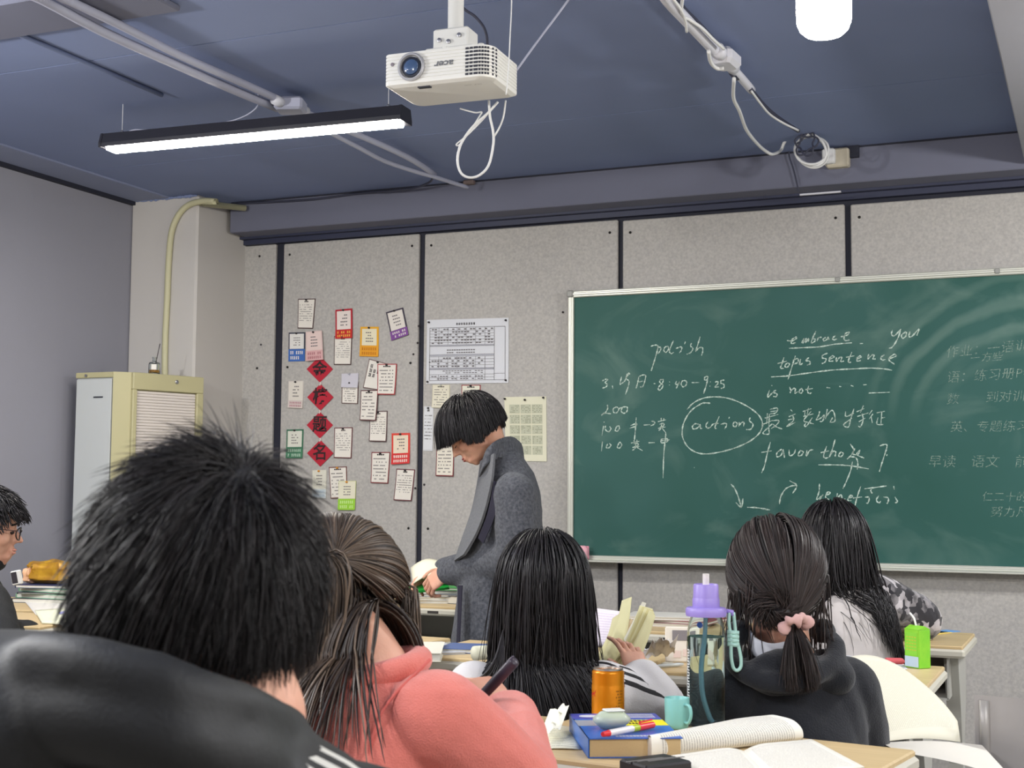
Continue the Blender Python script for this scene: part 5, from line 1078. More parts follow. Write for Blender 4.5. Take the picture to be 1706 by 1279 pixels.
G2 = [PD(690, 968, 5.0), PD(744, 960, 4.96), PD(748, 978, 4.84), PD(696, 984, 4.88)]
MB().grid(lambda u, v: tuple((1-v)*((1-u)*G2[3]+u*G2[2])+v*((1-u)*G2[0]+u*G2[1])), 4, 4, thick=.008).build('cover', mat('cover_green_bright', (20, 140, 50), .4), gb)
# desk beside the pink girl
closed_book('thick white book on the desk in front of the pink fleece girl', PZ(678, 1092, DZ), .19, .26, .022, R(24), (232, 228, 212), D0)
closed_book('grey folder under the edge of the thick white book', PZ(712, 1082, DZ), .15, .26, .006, R(40), (188, 190, 196), D0)
c = PZ(810, 1085, DZ)
closed_book('thin blue book behind the left shoulder of the grey striped hoodie', (c[0]-.02, c[1]), .20, .14, .012, R(10), (84, 104, 150), D0)
o = MB().tube([PZ(790, 1088, D0+.03), PZ(818, 1086, D0+.03)], .018, 14).build('paper_roll', mat('roll_cream', (216, 214, 190), .8), smooth=True); tag(o, 'cream roll of paper by the left shoulder of the grey striped hoodie', 'paper')
# left desk: bag, books, phone, papers
LZ = D0
LP_ = PZ(88, 1003, DZ)
Lb = [(.30, .21, .016, 12, (60, 70, 84), 'lowest dark book in the pile under the yellow bag'), (.27, .20, .016, 2, (150, 206, 168), 'lower mint green book under the yellow bag'), (.27, .20, .006, 18, (40, 52, 60), 'thin black book between the two mint green books'), (.26, .19, .014, -4, (136, 200, 160), 'upper mint green book under the yellow bag'), (.28, .20, .012, 10, (44, 56, 96), 'navy book directly under the yellow bag')]
z = LZ
for (w_, d2, h_, rt, col, lab) in Lb:
    closed_book(lab, (LP_[0], LP_[1]+.05), w_, d2, h_, R(rt), col, z, 'books piled under the yellow bag'); z += h_+.0006
BZ_ = z; bc = PD(70, 968, 4.9); 
bc = np.array((LP_[0]+.0, LP_[1]+.05, BZ_))
kb = thing('snack_bag', 'crumpled golden yellow snack bag with a white end on the left pile of books', 'bag', tuple(bc))
def crbag(c0, dims, rotz, m_, nm, seed, amp=.012):
    rr = random.Random(seed); m = MB(); m.ell((0, 0, 0), (1, 1, 1), nu=28, nv=18); Mz = Matrix.Rotation(rotz, 4, 'Z'); V = []
    for p in m.v:
        x, y, zz = p; sgn = lambda a: math.copysign(abs(a)**.65, a)
        x, y, zz = sgn(x), sgn(y), sgn(zz); s = 1+.10*math.sin(7*x+3*y+seed)+.08*math.sin(11*y-5*zz+seed)+.06*abs(math.sin(13*x+9*zz))
        v = Mz @ Vector((x*dims[0]/2*s, y*dims[1]/2*s, zz*dims[2]/2*(s if zz > 0 else 1))); V.append((c0[0]+v[0], c0[1]+v[1], c0[2]+dims[2]/2+v[2]))
    m.v = V; return m.build(nm, m_, kb, smooth=True, autosmooth=30)
crbag((bc[0]-.03, bc[1], BZ_), (.20, .12, .085), R(14), mat('foil_gold', (206, 160, 46), .35, .25, var=.25, vscale=30, rgb2=(150, 100, 30)), 'bag_body', 2)
crbag((bc[0]+.085, bc[1]+.02, BZ_), (.10, .10, .070), R(20), mat('bag_pale', (222, 206, 182), .6), 'bag_end', 5)
crbag((bc[0]-.115, bc[1]-.03, BZ_), (.05, .08, .06), R(0), mat('bag_peach', (226, 178, 140), .6), 'bag_fold', 8)
o = thing('phone', 'white and black phone propped beside the yellow bag', 'phone', tuple(PD(26, 978, 4.3))); pc_ = PD(28, 962, 4.35)
MRp = Matrix.Rotation(R(25), 4, 'Z') @ Matrix.Rotation(R(-12), 4, 'Y')
MB().box(tuple(pc_), (.030, .02, .046), MRp, bev=.003).build('phone_body', PAPER, o); MB().box((pc_[0]+.0, pc_[1]-.0108, pc_[2]), (.018, .001, .036), MRp).build('screen', INKD, o)
sheet_thing('worksheet', 'white printed worksheet on the left desk in front of the pile of books', 'paper', [PZ(x, y, D0+.002) for x, y in ((40, 1000), (125, 996), (140, 1020), (60, 1024))], PAPER)
sheet_thing('notebook', 'cream open notebook on the left desk beside the big dark head', 'notebook', [PZ(x, y, D0+.006) for x, y in ((58, 1016), (140, 1010), (150, 1040), (70, 1036))], mat('cream_note', (226, 226, 200), .8), thick=.005)
a_ = PZ(100, 1021, D0+.012); b_ = PZ(122, 1017, D0+.012)
o = MB().tube([a_, b_], .0045, 8).build('pen', mat('pen_lilac', (150, 150, 206), .4), smooth=True); tag(o, 'lilac pen on the cream notebook', 'pen')
# ================================================================== PEOPLE: tools
RH = np.array([_cy, _sy, 0.0]); FH = np.array([-_sy, _cy, 0.0]); ZU = np.array([0, 0, 1.0])
def hair_mat(name, c1, c2, rough=0.42):
    m = bpy.data.materials.new(name); m.use_nodes = True; nt = m.node_tree; b = nt.nodes['Principled BSDF']; b.inputs['Roughness'].default_value = rough
    b.inputs['Specular IOR Level'].default_value = 0.38
    a = nt.nodes.new('ShaderNodeAttribute'); a.attribute_name = 'tone'
    mx = nt.nodes.new('ShaderNodeMixRGB'); nt.links.new(a.outputs['Fac'], mx.inputs[0]); mx.inputs[1].default_value = (*lin(c1), 1); mx.inputs[2].default_value = (*lin(c2), 1)
    nt.links.new(mx.outputs[0], b.inputs['Base Color']); return m
M_hblack = hair_mat('hair_black', (12, 11, 14), (38, 34, 37), .42); M_hdark = hair_mat('hair_soft_black', (9, 9, 11), (40, 34, 35), .5); M_hbrown = hair_mat('hair_brown', (38, 30, 27), (112, 94, 78), .42)
M_hdb = hair_mat('hair_dark_brown', (20, 16, 16), (62, 50, 47), .46)
M_skin = mat('skin', (222, 172, 146), 0.5, var=.10, vscale=18, rgb2=(208, 150, 126), bump=.08, bscale=260); M_skin.node_tree.nodes['Principled BSDF'].inputs['Subsurface Weight'].default_value = 0.12
M_skin.node_tree.nodes['Principled BSDF'].inputs['Subsurface Radius'].default_value = (0.012, 0.005, 0.003)
M_lip = mat('lip', (168, 84, 80), 0.45); M_brow = mat('brow', (34, 26, 26), 0.8)

def fuse(m, voxel, iters=4, disp=None, fac=0.5):
    """one continuous skin over all the overlapping solids in m -> (verts, faces)"""
    me = bpy.data.meshes.new('f'); me.from_pydata(m.v, [], m.f); me.update()
    bmm = bmesh.new(); bmm.from_mesh(me); bmesh.ops.recalc_face_normals(bmm, faces=bmm.faces); bmm.to_mesh(me); bmm.free()
    o = bpy.data.objects.new('f', me); COL.objects.link(o)
    md = o.modifiers.new('r', 'REMESH'); md.mode = 'VOXEL'; md.voxel_size = voxel; md.adaptivity = 0
    if iters: sm = o.modifiers.new('s', 'SMOOTH'); sm.factor = fac; sm.iterations = iters
    dg = bpy.context.evaluated_depsgraph_get(); r = bpy.data.meshes.new_from_object(o.evaluated_get(dg))
    n = len(r.vertices); V = np.zeros(n*3); r.vertices.foreach_get('co', V); V = V.reshape(-1, 3)
    N = np.zeros(n*3); r.vertices.foreach_get('normal', N); N = N.reshape(-1, 3)
    lt = np.zeros(len(r.polygons), int); r.polygons.foreach_get('loop_total', lt); li = np.zeros(len(r.loops), int); r.loops.foreach_get('vertex_index', li)
    bpy.data.objects.remove(o); bpy.data.meshes.remove(me); bpy.data.meshes.remove(r)
    if disp is not None: V = V + N*disp(V, N)[:, None]
    return V, lt, li
def raw_obj(name, parts, mats, parent, attrs=None, smooth=True):
    V = np.concatenate([p[0] for p in parts]); lt = np.concatenate([p[1] for p in parts]); o_ = 0; L_ = []
    for p in parts: L_.append(p[2]+o_); o_ += len(p[0])
    li = np.concatenate(L_); off_ = np.array(origin_of(parent)) if parent is not None else V.mean(0)*0+np.array([*((V.min(0)+V.max(0))/2)[:2], V[:, 2].min()])
    me = bpy.data.meshes.new(name); me.vertices.add(len(V)); me.vertices.foreach_set('co', (V-off_).ravel())
    me.loops.add(len(li)); me.loops.foreach_set('vertex_index', li.astype(np.int32)); me.polygons.add(len(lt))
    ls = np.concatenate([[0], np.cumsum(lt)[:-1]]); me.polygons.foreach_set('loop_start', ls.astype(np.int32))
    try: me.polygons.foreach_set('loop_total', lt.astype(np.int32))
    except Exception: pass
    me.update(calc_edges=True); me.validate()
    if smooth: me.polygons.foreach_set('use_smooth', [True]*len(me.polygons))
    for k, a in (attrs or {}).items():
        at = me.attributes.new(k, 'FLOAT', 'POINT'); at.data.foreach_set('value', a.astype(np.float32))
    for m_ in (mats if isinstance(mats, (list, tuple)) else [mats]): me.materials.append(m_)
    o = bpy.data.objects.new(name, me); COL.objects.link(o)
    if parent is not None: o.parent = parent
    else: o.location = off_
    return o
def folds(amp, k=14.0, seed=0, dirv=(0.3, 0.3, 1.0), crease=0.6):
    rr = np.random.default_rng(seed); K = []
    for i in range(7):
        d = np.array(dirv)+rr.normal(0, .45, 3); d /= np.linalg.norm(d); K.append((d*k*rr.uniform(.6, 2.2), rr.uniform(0, 6.28), rr.normal(0, 1, 3)*k*.35, rr.uniform(.5, 1)))
    def f(V, N):
        s = np.zeros(len(V)); tot = 0
        for kk, ph, k2, w_ in K:
            a = np.sin(V@kk+ph+1.6*np.sin(V@k2+ph)); s += w_*((1-crease)*a + crease*(1-2*np.abs(a)**.7)*.8); tot += w_
        return amp*s/tot*2.0
    return f
def ring_loft(m, rings, seg=28, p=2.3):
    """rings: (centre, half-axis a, half-axis b) -> closed loft of superellipses"""
    V = []; n = len(rings)
    for c, a, b in rings:
        c, a, b = map(lambda q: np.array(q, float), (c, a, b))
        for k in range(seg):
            t = 2*math.pi*k/seg; cs, sn = math.cos(t), math.sin(t); V.append(c+a*math.copysign(abs(cs)**(2/p), cs)+b*math.copysign(abs(sn)**(2/p), sn))
    Fs = [(i*seg+k, i*seg+(k+1) % seg, (i+1)*seg+(k+1) % seg, (i+1)*seg+k) for i in range(n-1) for k in range(seg)]
    Fs += [tuple(range(seg-1, -1, -1)), tuple((n-1)*seg+k for k in range(seg))]; m.add(V, Fs)
def limb(m, pts, rad, k=5, seg=16):
    pts = [np.array(p, float) for p in pts]; C = catmull(pts, k) if len(pts) > 2 else [pts[0]*(1-t/6)+pts[1]*t/6 for t in range(7)]
    n = len(C); rr = np.interp(np.linspace(0, len(rad)-1, n), range(len(rad)), rad); m.tube(C, list(rr), seg)
    for i in (0, n-1): m.ell(tuple(C[i]), (rr[i],)*3, nu=16, nv=10)
def basis(fwd, upish=(0, 0, 1), roll=0.0):
    f = np.array(fwd, float); f /= np.linalg.norm(f); u = np.array(upish, float); r = np.cross(f, u); r /= np.linalg.norm(r); u = np.cross(r, f)
    r2 = r*math.cos(roll)-u*math.sin(roll); u2 = r*math.sin(roll)+u*math.cos(roll)
    return np.array([r2, f, u2]).T          # columns: right, forward, up
def M4(B): return Matrix(((B[0][0], B[0][1], B[0][2], 0), (B[1][0], B[1][1], B[1][2], 0), (B[2][0], B[2][1], B[2][2], 0), (0, 0, 0, 1)))
def head_solids(m, H, B, s=1.0, face=True, female=True):
    """H is the centre of the skull; B its axes"""
    MM = M4(B)
    def E(c, r, e=None):
        c = H+B@(np.array(c)*s); m.ell(tuple(c), tuple(np.array(r)*s), MM @ (e.to_4x4() if e is not None else Matrix.Identity(4)), nu=28, nv=18)
    rx = lambda a: Matrix.Rotation(R(a), 3, 'X'); rz = lambda a: Matrix.Rotation(R(a), 3, 'Z'); ry = lambda a: Matrix.Rotation(R(a), 3, 'Y')
    E((0, -.012, .008), (.074, .093, .088)); E((0, .030, -.035), (.064, .058, .078)); E((0, .018, -.07), (.054, .052, .045)); E((0, .040, -.092), (.040, .038, .026)); E((0, .062, -.108), (.018, .017, .015))
    E((0, .058, .015), (.055, .030, .045))
    if face:
        E((0, .080, .000), (.036, .012, .012))
        for sx in (-1, 1):
            E((sx*.030, .078, -.004), (.020, .010, .007)); E((sx*.041, .052, -.042), (.022, .028, .024)); E((sx*.0115, .096, -.048), (.0075, .009, .007)); E((sx*.031, .075, -.020), (.0135, .012, .0095))
        m.tube([tuple(H+B@(np.array(p)*s)) for p in ((0, .082, -.006), (0, .092, -.022), (0, .102, -.038), (0, .106, -.047))], [.007*s, .0075*s, .009*s, .0095*s], 12)
        E((0, .107, -.046), (.009, .009, .008)); E((0, .086, -.074), (.022, .012, .0065)); E((0, .085, -.083), (.019, .012, .007)); E((0, .080, -.066), (.020, .012, .012)); E((0, .074, -.095), (.022, .014, .012))
    for sx in (-1, 1):
        E((sx*.075, -.006, -.028), (.006, .017, .029), rx(-12)); E((sx*.080, -.012, -.022), (.0045, .015, .022), ry(sx*18)); E((sx*.073, .002, -.052), (.006, .008, .010))
def hand_mesh(wrist, B, side=1, curls=(35, 40, 45, 50), thumb=25, s=1.0, spread=3, voxel=.0023):
    """B columns: across the palm, along the fingers, back of the hand. side: +1 thumb at +across"""
    m = MB(); W_ = np.array(wrist, float)
    def P(x, y, z): return W_+B@(np.array((x*side, y, z))*s)
    limb(m, [P(0, -.05, 0), P(0, 0, 0), P(0, .02, 0)], [.027*s, .026*s, .026*s])
    ring_loft(m, [(P(0, -.01, 0), B[:, 0]*.026*s, B[:, 2]*.019*s), (P(0, .02, 0), B[:, 0]*.033*s, B[:, 2]*.017*s), (P(0, .06, 0), B[:, 0]*.040*s, B[:, 2]*.015*s), (P(0, .088, 0), B[:, 0]*.040*s, B[:, 2]*.012*s)], 20)
    m.ell(tuple(P(.026, .028, -.010)), (.018*s, .026*s, .013*s), M4(B))
    Ls = [(.028, (.040, .026, .022)), (.0095, (.044, .029, .023)), (-.0095, (.040, .027, .022)), (-.028, (.032, .021, .019))]
    for i, (x, seg_) in enumerate(Ls):
        a = 0; p = np.array((x, .084-(.006 if i == 3 else 0), 0.001)); pts = [p.copy()-np.array((0, .012, 0)), p.copy()]; sx = math.sin(R(spread*(1.5-i)))
        for j, l in enumerate(seg_):
            a += R(curls[i]*(.8 if j == 0 else 1.0)); p = p+np.array((sx*l, math.cos(a)*l, -math.sin(a)*l)); pts.append(p.copy())
        q = [P(*t) for t in pts]; r = [.0088*s, .0086*s, .0080*s, .0073*s, .0062*s]; m.tube(q, r, 12); m.ell(tuple(q[-1]), (r[-1],)*3, nu=12, nv=8)
        for t, rr_ in zip(q[1:4], r[1:4]): m.ell(tuple(t), (rr_*1.06,)*3, nu=12, nv=8)
    a = R(thumb); p0 = np.array((.026, .022, -.006)); d1 = np.array((math.sin(R(42)), math.cos(R(42)), -.25)); d1 /= np.linalg.norm(d1)
    p1 = p0+d1*.036; d2 = np.array((math.sin(R(42)-a), math.cos(R(42)-a), -.35-math.sin(a)*.4)); d2 /= np.linalg.norm(d2); p2 = p1+d2*.028; p3 = p2+d2*.020+np.array((0, 0, -.004))
    q = [P(*t) for t in (p0, p1, p2, p3)]; r = [.0125*s, .0105*s, .0095*s, .0075*s]; m.tube(q, r, 12)
    for t, rr_ in zip(q, r): m.ell(tuple(t), (rr_,)*3, nu=12, nv=8)
    return fuse(m, voxel, 3)
def Bhand(fingers, back):
    y = np.array(fingers, float); y /= np.linalg.norm(y); z = np.array(back, float); z = z-y*(z@y); z /= np.linalg.norm(z); x = np.cross(y, z); return np.array([x, y, z]).T

# ---- hair
def push(P, cols, infl, D=None):
    for (c, B, r) in cols:
        q = ((P-c)@B)/(r[None, :]+infl[:, None]); l = np.linalg.norm(q, axis=1); ins = l < 1
        if ins.any():
            qq = q[ins]/np.maximum(l[ins], 1e-4)[:, None]; P[ins] = c+(qq*(r[None, :]+infl[ins][:, None]))@B.T
            if D is not None:
                nn = (qq/(r[None, :]+infl[ins][:, None]))@B.T; nn /= np.linalg.norm(nn, axis=1)[:, None]; d = D[ins]; dn = (d*nn).sum(1); d = d-nn*np.minimum(dn, 0)[:, None]; D[ins] = d/np.maximum(np.linalg.norm(d, axis=1), 1e-5)[:, None]
    return P
def tangent(P, D, col):
    c, B, r = col; n = ((P-c)@B)/(r**2); n = n@B.T; n /= np.linalg.norm(n, axis=1)[:, None]; D = D-n*(D*n).sum(1)[:, None]; return D/np.maximum(np.linalg.norm(D, axis=1), 1e-6)[:, None], n
def scalp(n, keep, rng, H, B, r):
    out = []
    while len(out) < n:
        v = rng.normal(0, 1, (n*2, 3)); v /= np.linalg.norm(v, axis=1)[:, None]; v = v[[bool(keep(*q)) for q in v]]; out = list(out)+list(v)
    u = np.array(out[:n]); return u, H+(u*r)@B.T
def grow(P0, D0, cols, steps, ds, grav, stiff, infl, rng, target=None, reach=.022, tail=None, noise=.03, tail_stiff=.8, stay=0, lens=None):
    n = len(P0); P = P0.copy(); D = D0.copy(); out = [P.copy()]; reached = np.zeros(n, bool); G = np.array(grav)
    jit = rng.normal(0, noise, (n, 3)); tj = rng.normal(0, 1, (n, 3))
    for s in range(steps):
        if target is not None:
            d = target-P; dist = np.linalg.norm(d, axis=1); reached |= dist < reach
            d /= np.maximum(dist, 1e-5)[:, None]; a = ~reached
            D[a] = D[a]*.35+d[a]*.65
            if tail is not None: D[reached] = D[reached]*tail_stiff+(np.array(tail)+tj[reached]*.10)*(1-tail_stiff)*1.0+G*(1-tail_stiff)
        else: D = D*stiff+(G+jit)*(1-stiff)
        D /= np.maximum(np.linalg.norm(D, axis=1), 1e-6)[:, None]
        T, nn = tangent(P, D, cols[0]); 
        q = ((P-cols[0][0])@cols[0][1])/(cols[0][2]); near = (np.linalg.norm(q, axis=1) < 1.13) & ((D*nn).sum(1) < 0)
        D[near] = T[near]
        step = ds if lens is None else ds*lens[:, None]
        P = P+D*step; P = push(P, cols, infl, D); out.append(P.copy())
    return np.array(out).transpose(1, 0, 2)
def clump(S, rng, ng=60, amt=.5, power=1.5, skip=0.15):
    n, k, _ = S.shape; gi = rng.choice(n, min(ng, n), replace=False); mid = S[:, k//3]; gm = mid[gi]
    d = ((mid[:, None, :]-gm[None, :, :])**2).sum(2); a = gi[np.argmin(d, 1)]
    t = np.linspace(0, 1, k)**power; w = (amt*t)[None, :, None]*np.where(rng.random(n) < skip, 0.1, 1.0)[:, None, None]
    return S*(1-w)+(S[a]+(rng.normal(0, .0035, (n, 1, 3))))*w
def strands(name, S, width, mat_, parent, rng, taper=.35, tone=None, flat=.55, label=None):
    """three-sided tapering locks; one mesh (nobody could count hairs)"""
    n, k, _ = S.shape; T = np.gradient(S, axis=1); T /= np.maximum(np.linalg.norm(T, axis=2), 1e-7)[:, :, None]
    ref = rng.normal(0, 1, (n, 1, 3)); U = ref-T*(T*ref).sum(2)[:, :, None]; U /= np.maximum(np.linalg.norm(U, axis=2), 1e-6)[:, :, None]; W_ = np.cross(T, U)
    t = np.linspace(0, 1, k); prof = np.minimum(1, .5+4*t)*(1-(1-taper)*t**2); prof[-1] *= .3
    r = (width*rng.uniform(.6, 1.3, n))[:, None]*prof[None, :]
    V = np.stack([S+U*r[:, :, None], S-U*r[:, :, None]*.5+W_*r[:, :, None]*flat, S-U*r[:, :, None]*.5-W_*r[:, :, None]*flat], 2).reshape(-1, 3)
    i = np.arange(n)[:, None, None]*k*3; j = np.arange(k-1)[None, :, None]*3; a = np.arange(3)[None, None, :]; b = (a+1) % 3
    F_ = np.stack([i+j+a, i+j+b, i+j+3+b, i+j+3+a], 3).reshape(-1)
    tn = (rng.random(n) if tone is None else tone); tn = np.repeat(tn, k*3)
    o = raw_obj(name, [(V, np.full(n*(k-1)*3, 4), F_)], mat_, parent, {'tone': tn}); 
    if label: o['label'] = label
    return o
def cap(name, H, B, r, keep, mat_, parent):
    m = MB(); m.ell((0, 0, 0), (1, 1, 1), nu=40, nv=26); V = np.array(m.v); F_ = [f for f in m.f if all(keep(*V[i]) for i in f)]
    V = H+(V*np.array(r)*1.025)@B.T; o = MB(); o.add(V, F_); ob = o.build(name, mat_, parent, smooth=True); me = ob.data; at = me.attributes.new('tone', 'FLOAT', 'POINT'); at.data.foreach_set('value', np.full(len(me.vertices), .15, np.float32)); return ob
def person(label, base): 
    return thing('person', label, 'person', base)
SK = np.array((.081, .1065, .100))       # skull ellipsoid used as hair collider
def hairline(x, y, z, front=.38, side=-.15, back=-.62):
    lim = side+(front-side)*max(0, (y-.15)/.85) if y > .15 else side+(back-side)*max(0, min(1, (.25-y)/1.1)); return z > lim
def seated_lower(p, pel, fwd, right, m_tr, m_shoe, z_seat=.46, spread=.10):
    m = MB(); pel = np.array(pel, float)
    m.ell(tuple(pel), (.17, .13, .10), M4(np.array([right, fwd, ZU]).T))
    for s in (-1, 1):
        h = pel+right*s*.09; k = h+fwd*.40+right*s*spread*.3+ZU*.02; a = np.array((k[0]+fwd[0]*.03, k[1]+fwd[1]*.03, .10)); limb(m, [h, k], [.085, .062]); limb(m, [k, (k+a)/2, a], [.062, .056, .045])
    V = fuse(m, .012, 4, folds(.004, 18, 5)); raw_obj('trousers', [V], m_tr, p)
    for s in (-1, 1):
        k = pel+right*s*.09+fwd*.43+right*s*spread*.3; c = np.array((k[0]+fwd[0]*.06, k[1]+fwd[1]*.06, 0.04)); m = MB(); m.ell(tuple(c), (.045, .125, .042), M4(np.array([right, fwd, ZU]).T)); m.build('shoe', m_shoe, p, smooth=True)
M_tr = mat('trousers_black', (30, 30, 36), .85); M_shoe = mat('shoe_dark', (44, 42, 44), .6)
def stripe_mat(name, base, stripe, bands, bump=.15, rough=.8, lo=0.0, hi=1.0):
    m = bpy.data.materials.new(name); m.use_nodes = True; nt = m.node_tree; b = nt.nodes['Principled BSDF']; b.inputs['Roughness'].default_value = rough
    a = nt.nodes.new('ShaderNodeAttribute'); a.attribute_name = 'arc'; s = nt.nodes.new('ShaderNodeAttribute'); s.attribute_name = 'along'
    def M(op, x, y):
        n = nt.nodes.new('ShaderNodeMath'); n.operation = op
        for i, v in enumerate((x, y)):
            if isinstance(v, (int, float)): n.inputs[i].default_value = v
            else: nt.links.new(v, n.inputs[i])
        return n.outputs[0]
    tot = 0.0
    for (u, v) in bands: tot = M('ADD', tot, M('MULTIPLY', M('GREATER_THAN', a.outputs['Fac'], u), M('LESS_THAN', a.outputs['Fac'], v)))
    tot = M('MULTIPLY', tot, M('MULTIPLY', M('GREATER_THAN', s.outputs['Fac'], lo), M('LESS_THAN', s.outputs['Fac'], hi)))
    mx = nt.nodes.new('ShaderNodeMixRGB'); nt.links.new(tot, mx.inputs[0]); mx.inputs[1].default_value = (*lin(base), 1); mx.inputs[2].default_value = (*lin(stripe), 1); nt.links.new(mx.outputs[0], b.inputs['Base Color'])
    tcn = nt.nodes.new('ShaderNodeTexCoord'); n = nt.nodes.new('ShaderNodeTexNoise'); n.inputs['Scale'].default_value = 300; nt.links.new(tcn.outputs['Object'], n.inputs['Vector'])
    bp = nt.nodes.new('ShaderNodeBump'); bp.inputs['Strength'].default_value = bump; bp.inputs['Distance'].default_value = .004; nt.links.new(n.outputs['Fac'], bp.inputs['Height']); nt.links.new(bp.outputs[0], b.inputs['Normal'])
    MATS[name] = m; return m
def arm_coords(V, chain, ref):
    """arc length round the sleeve from the direction ref, and position along the chain of joints (0..1)"""
    best = np.full(len(V), 1e9); arc = np.zeros(len(V)); along = np.full(len(V), -1.0); n = len(chain)-1
    for i in range(n):
        a, b = chain[i], chain[i+1]; d = b-a; L_ = np.linalg.norm(d); d = d/L_; t = np.clip(((V-a)@d)/L_, 0, 1); c = a+d*(t*L_)[:, None] if False else a[None, :]+(t*L_)[:, None]*d[None, :]
        w_ = V-c; dist = np.linalg.norm(w_, axis=1); rf = ref-d*(ref@d); rf /= np.linalg.norm(rf); q = np.cross(d, rf); ang_ = np.arctan2(w_@q, w_@rf); u = dist < best
        best[u] = dist[u]; arc[u] = (ang_*np.maximum(dist, .02))[u]; along[u] = ((i+t)/n)[u]
    return arc, along
# ================================================================== THE TEACHER'S FIGURE (long grey coat, profile to the left)
rng = np.random.default_rng(11)
def cloth(name, rgb, rgb2, vs=120, bump=.3): return mat(name, rgb, .95, var=.3, vscale=vs, rgb2=rgb2, bump=bump, bscale=500, sheen=.15, spec=.15, contrast=.5)
M_coat = cloth('coat_charcoal', (104, 106, 113), (58, 61, 68), 110, .5); M_coatin = mat('coat_lining', (38, 36, 52), .8)
def P5(x, y, d): return PD(x, y, d)
T = person('woman with a short black bob in a long charcoal coat, head bent over books', P5(840, 1400, 4.72)*np.array((1, 1, 0)))
Hc = P5(784, 708, 4.70); pit = R(40); fwd = -RH*math.cos(pit)-ZU*math.sin(pit)+FH*.05; Bh = basis(fwd, ZU*math.cos(pit)-RH*math.sin(pit))
m = MB(); head_solids(m, Hc, Bh, 1.0)
nb = P5(842, 775, 4.72)
limb(m, [Hc+Bh@np.array((0, -.030, -.055)), (Hc+nb)/2+RH*.02-ZU*.012, nb], [.052, .049, .048])
DV = FH
ring_loft(m, [(nb-ZU*.02, RH*.04, DV*.05), (P5(850, 815, 4.72), RH*.075, DV*.15), (P5(848, 880, 4.72), RH*.09, DV*.15), (P5(846, 960, 4.72), RH*.09, DV*.14), (P5(845, 1040, 4.72), RH*.10, DV*.16), (P5(843, 1080, 4.72), RH*.10, DV*.15)])
shR = P5(857, 822, 4.56); elR = P5(858, 930, 4.50); wrR = P5(748, 951, 4.76); shL = P5(850, 822, 4.88); elL = P5(835, 935, 4.98); wrL = P5(740, 950, 4.96)
for a_, b_, c_ in ((shR, elR, wrR), (shL, elL, wrL)): limb(m, [a_, b_], [.050, .038]); limb(m, [b_, c_], [.038, .026])
for s in (-1, 1):
    hp_ = P5(843, 1080, 4.72)+DV*s*.08; ft = np.array((*(P5(848, 1080, 4.72)+DV*s*.09)[:2], .06)); limb(m, [hp_, (hp_+ft)/2-RH*.01, ft], [.08, .055, .04])
bodyV = fuse(m, .0052, 3)
HB = Bhand(-RH*.80-ZU*.55+FH*.15, -FH*.65+ZU*.5-RH*.3)
handV = hand_mesh(wrR, HB, side=1, curls=(38, 42, 46, 50), thumb=20, s=.90)
HB2 = Bhand(-RH*.9-ZU*.35-FH*.1, ZU*.6+FH*.4)
handV2 = hand_mesh(wrL, HB2, side=-1, curls=(25, 28, 30, 34), thumb=15, s=.90)
raw_obj('body', [bodyV, handV, handV2], M_skin, T)
# eyes closed in looking down: lid lines, brows, lips
for sx in (-1, 1):
    MB().tube(catmull([tuple(Hc+Bh@np.array(p)) for p in ((sx*.017, .0845, -.026), (sx*.030, .0885, -.0285), (sx*.043, .080, -.025))], 5), .0014, 6).build('eyelash', M_brow, T)
    MB().ell(tuple(Hc+Bh@np.array((sx*.031, .0785, -.0215))), (.0125, .0105, .009), M4(Bh)).build('eye', mat('eyelid_skin', (212, 160, 136), .5), T, smooth=True)
    MB().tube(catmull([tuple(Hc+Bh@np.array(p)) for p in ((sx*.014, .0925, -.004), (sx*.030, .0915, .001), (sx*.047, .077, -.004))], 5), .0022, 6).build('eyebrow', M_brow, T)
MB().ell(tuple(Hc+Bh@np.array((0, .0905, -.0735))), (.019, .0095, .0042), M4(Bh)).ell(tuple(Hc+Bh@np.array((0, .0895, -.0815))), (.017, .0095, .0052), M4(Bh)).build('lips', M_lip, T, smooth=True)['kind'] = 'stuff'
# coat
m = MB()
ring_loft(m, [(P5(840, 752, 4.72), RH*.056, DV*.070), (P5(846, 786, 4.72), RH*.094, DV*.13), (P5(850, 820, 4.72), RH*.108, DV*.185), (P5(848, 865, 4.72), RH*.118, DV*.19), (P5(843, 920, 4.72), RH*.138, DV*.19), (P5(836, 980, 4.72), RH*.155, DV*.20), (P5(830, 1060, 4.72), RH*.165, DV*.215), (P5(830, 1160, 4.72), RH*.175, DV*.23), (P5(832, 1280, 4.72), RH*.185, DV*.24)], 40, 2.2)
for a_, b_, c_ in ((shR, elR, wrR), (shL, elL, wrL)):
    limb(m, [a_-ZU*.005, (a_+b_)/2+RH*.006, b_], [.078, .074, .069]); e = c_+(b_-c_)*.04; limb(m, [b_, (b_+e)/2-ZU*.006, e], [.069, .062, .055])
f1 = folds(.006, 16, 3, (.2, .2, 1)); coatV = fuse(m, .0065, 5, lambda V, N: f1(V, N)*np.clip((2.0-V[:, 2])/.8, .3, 1.0))
raw_obj('coat', [coatV], M_coat, T)
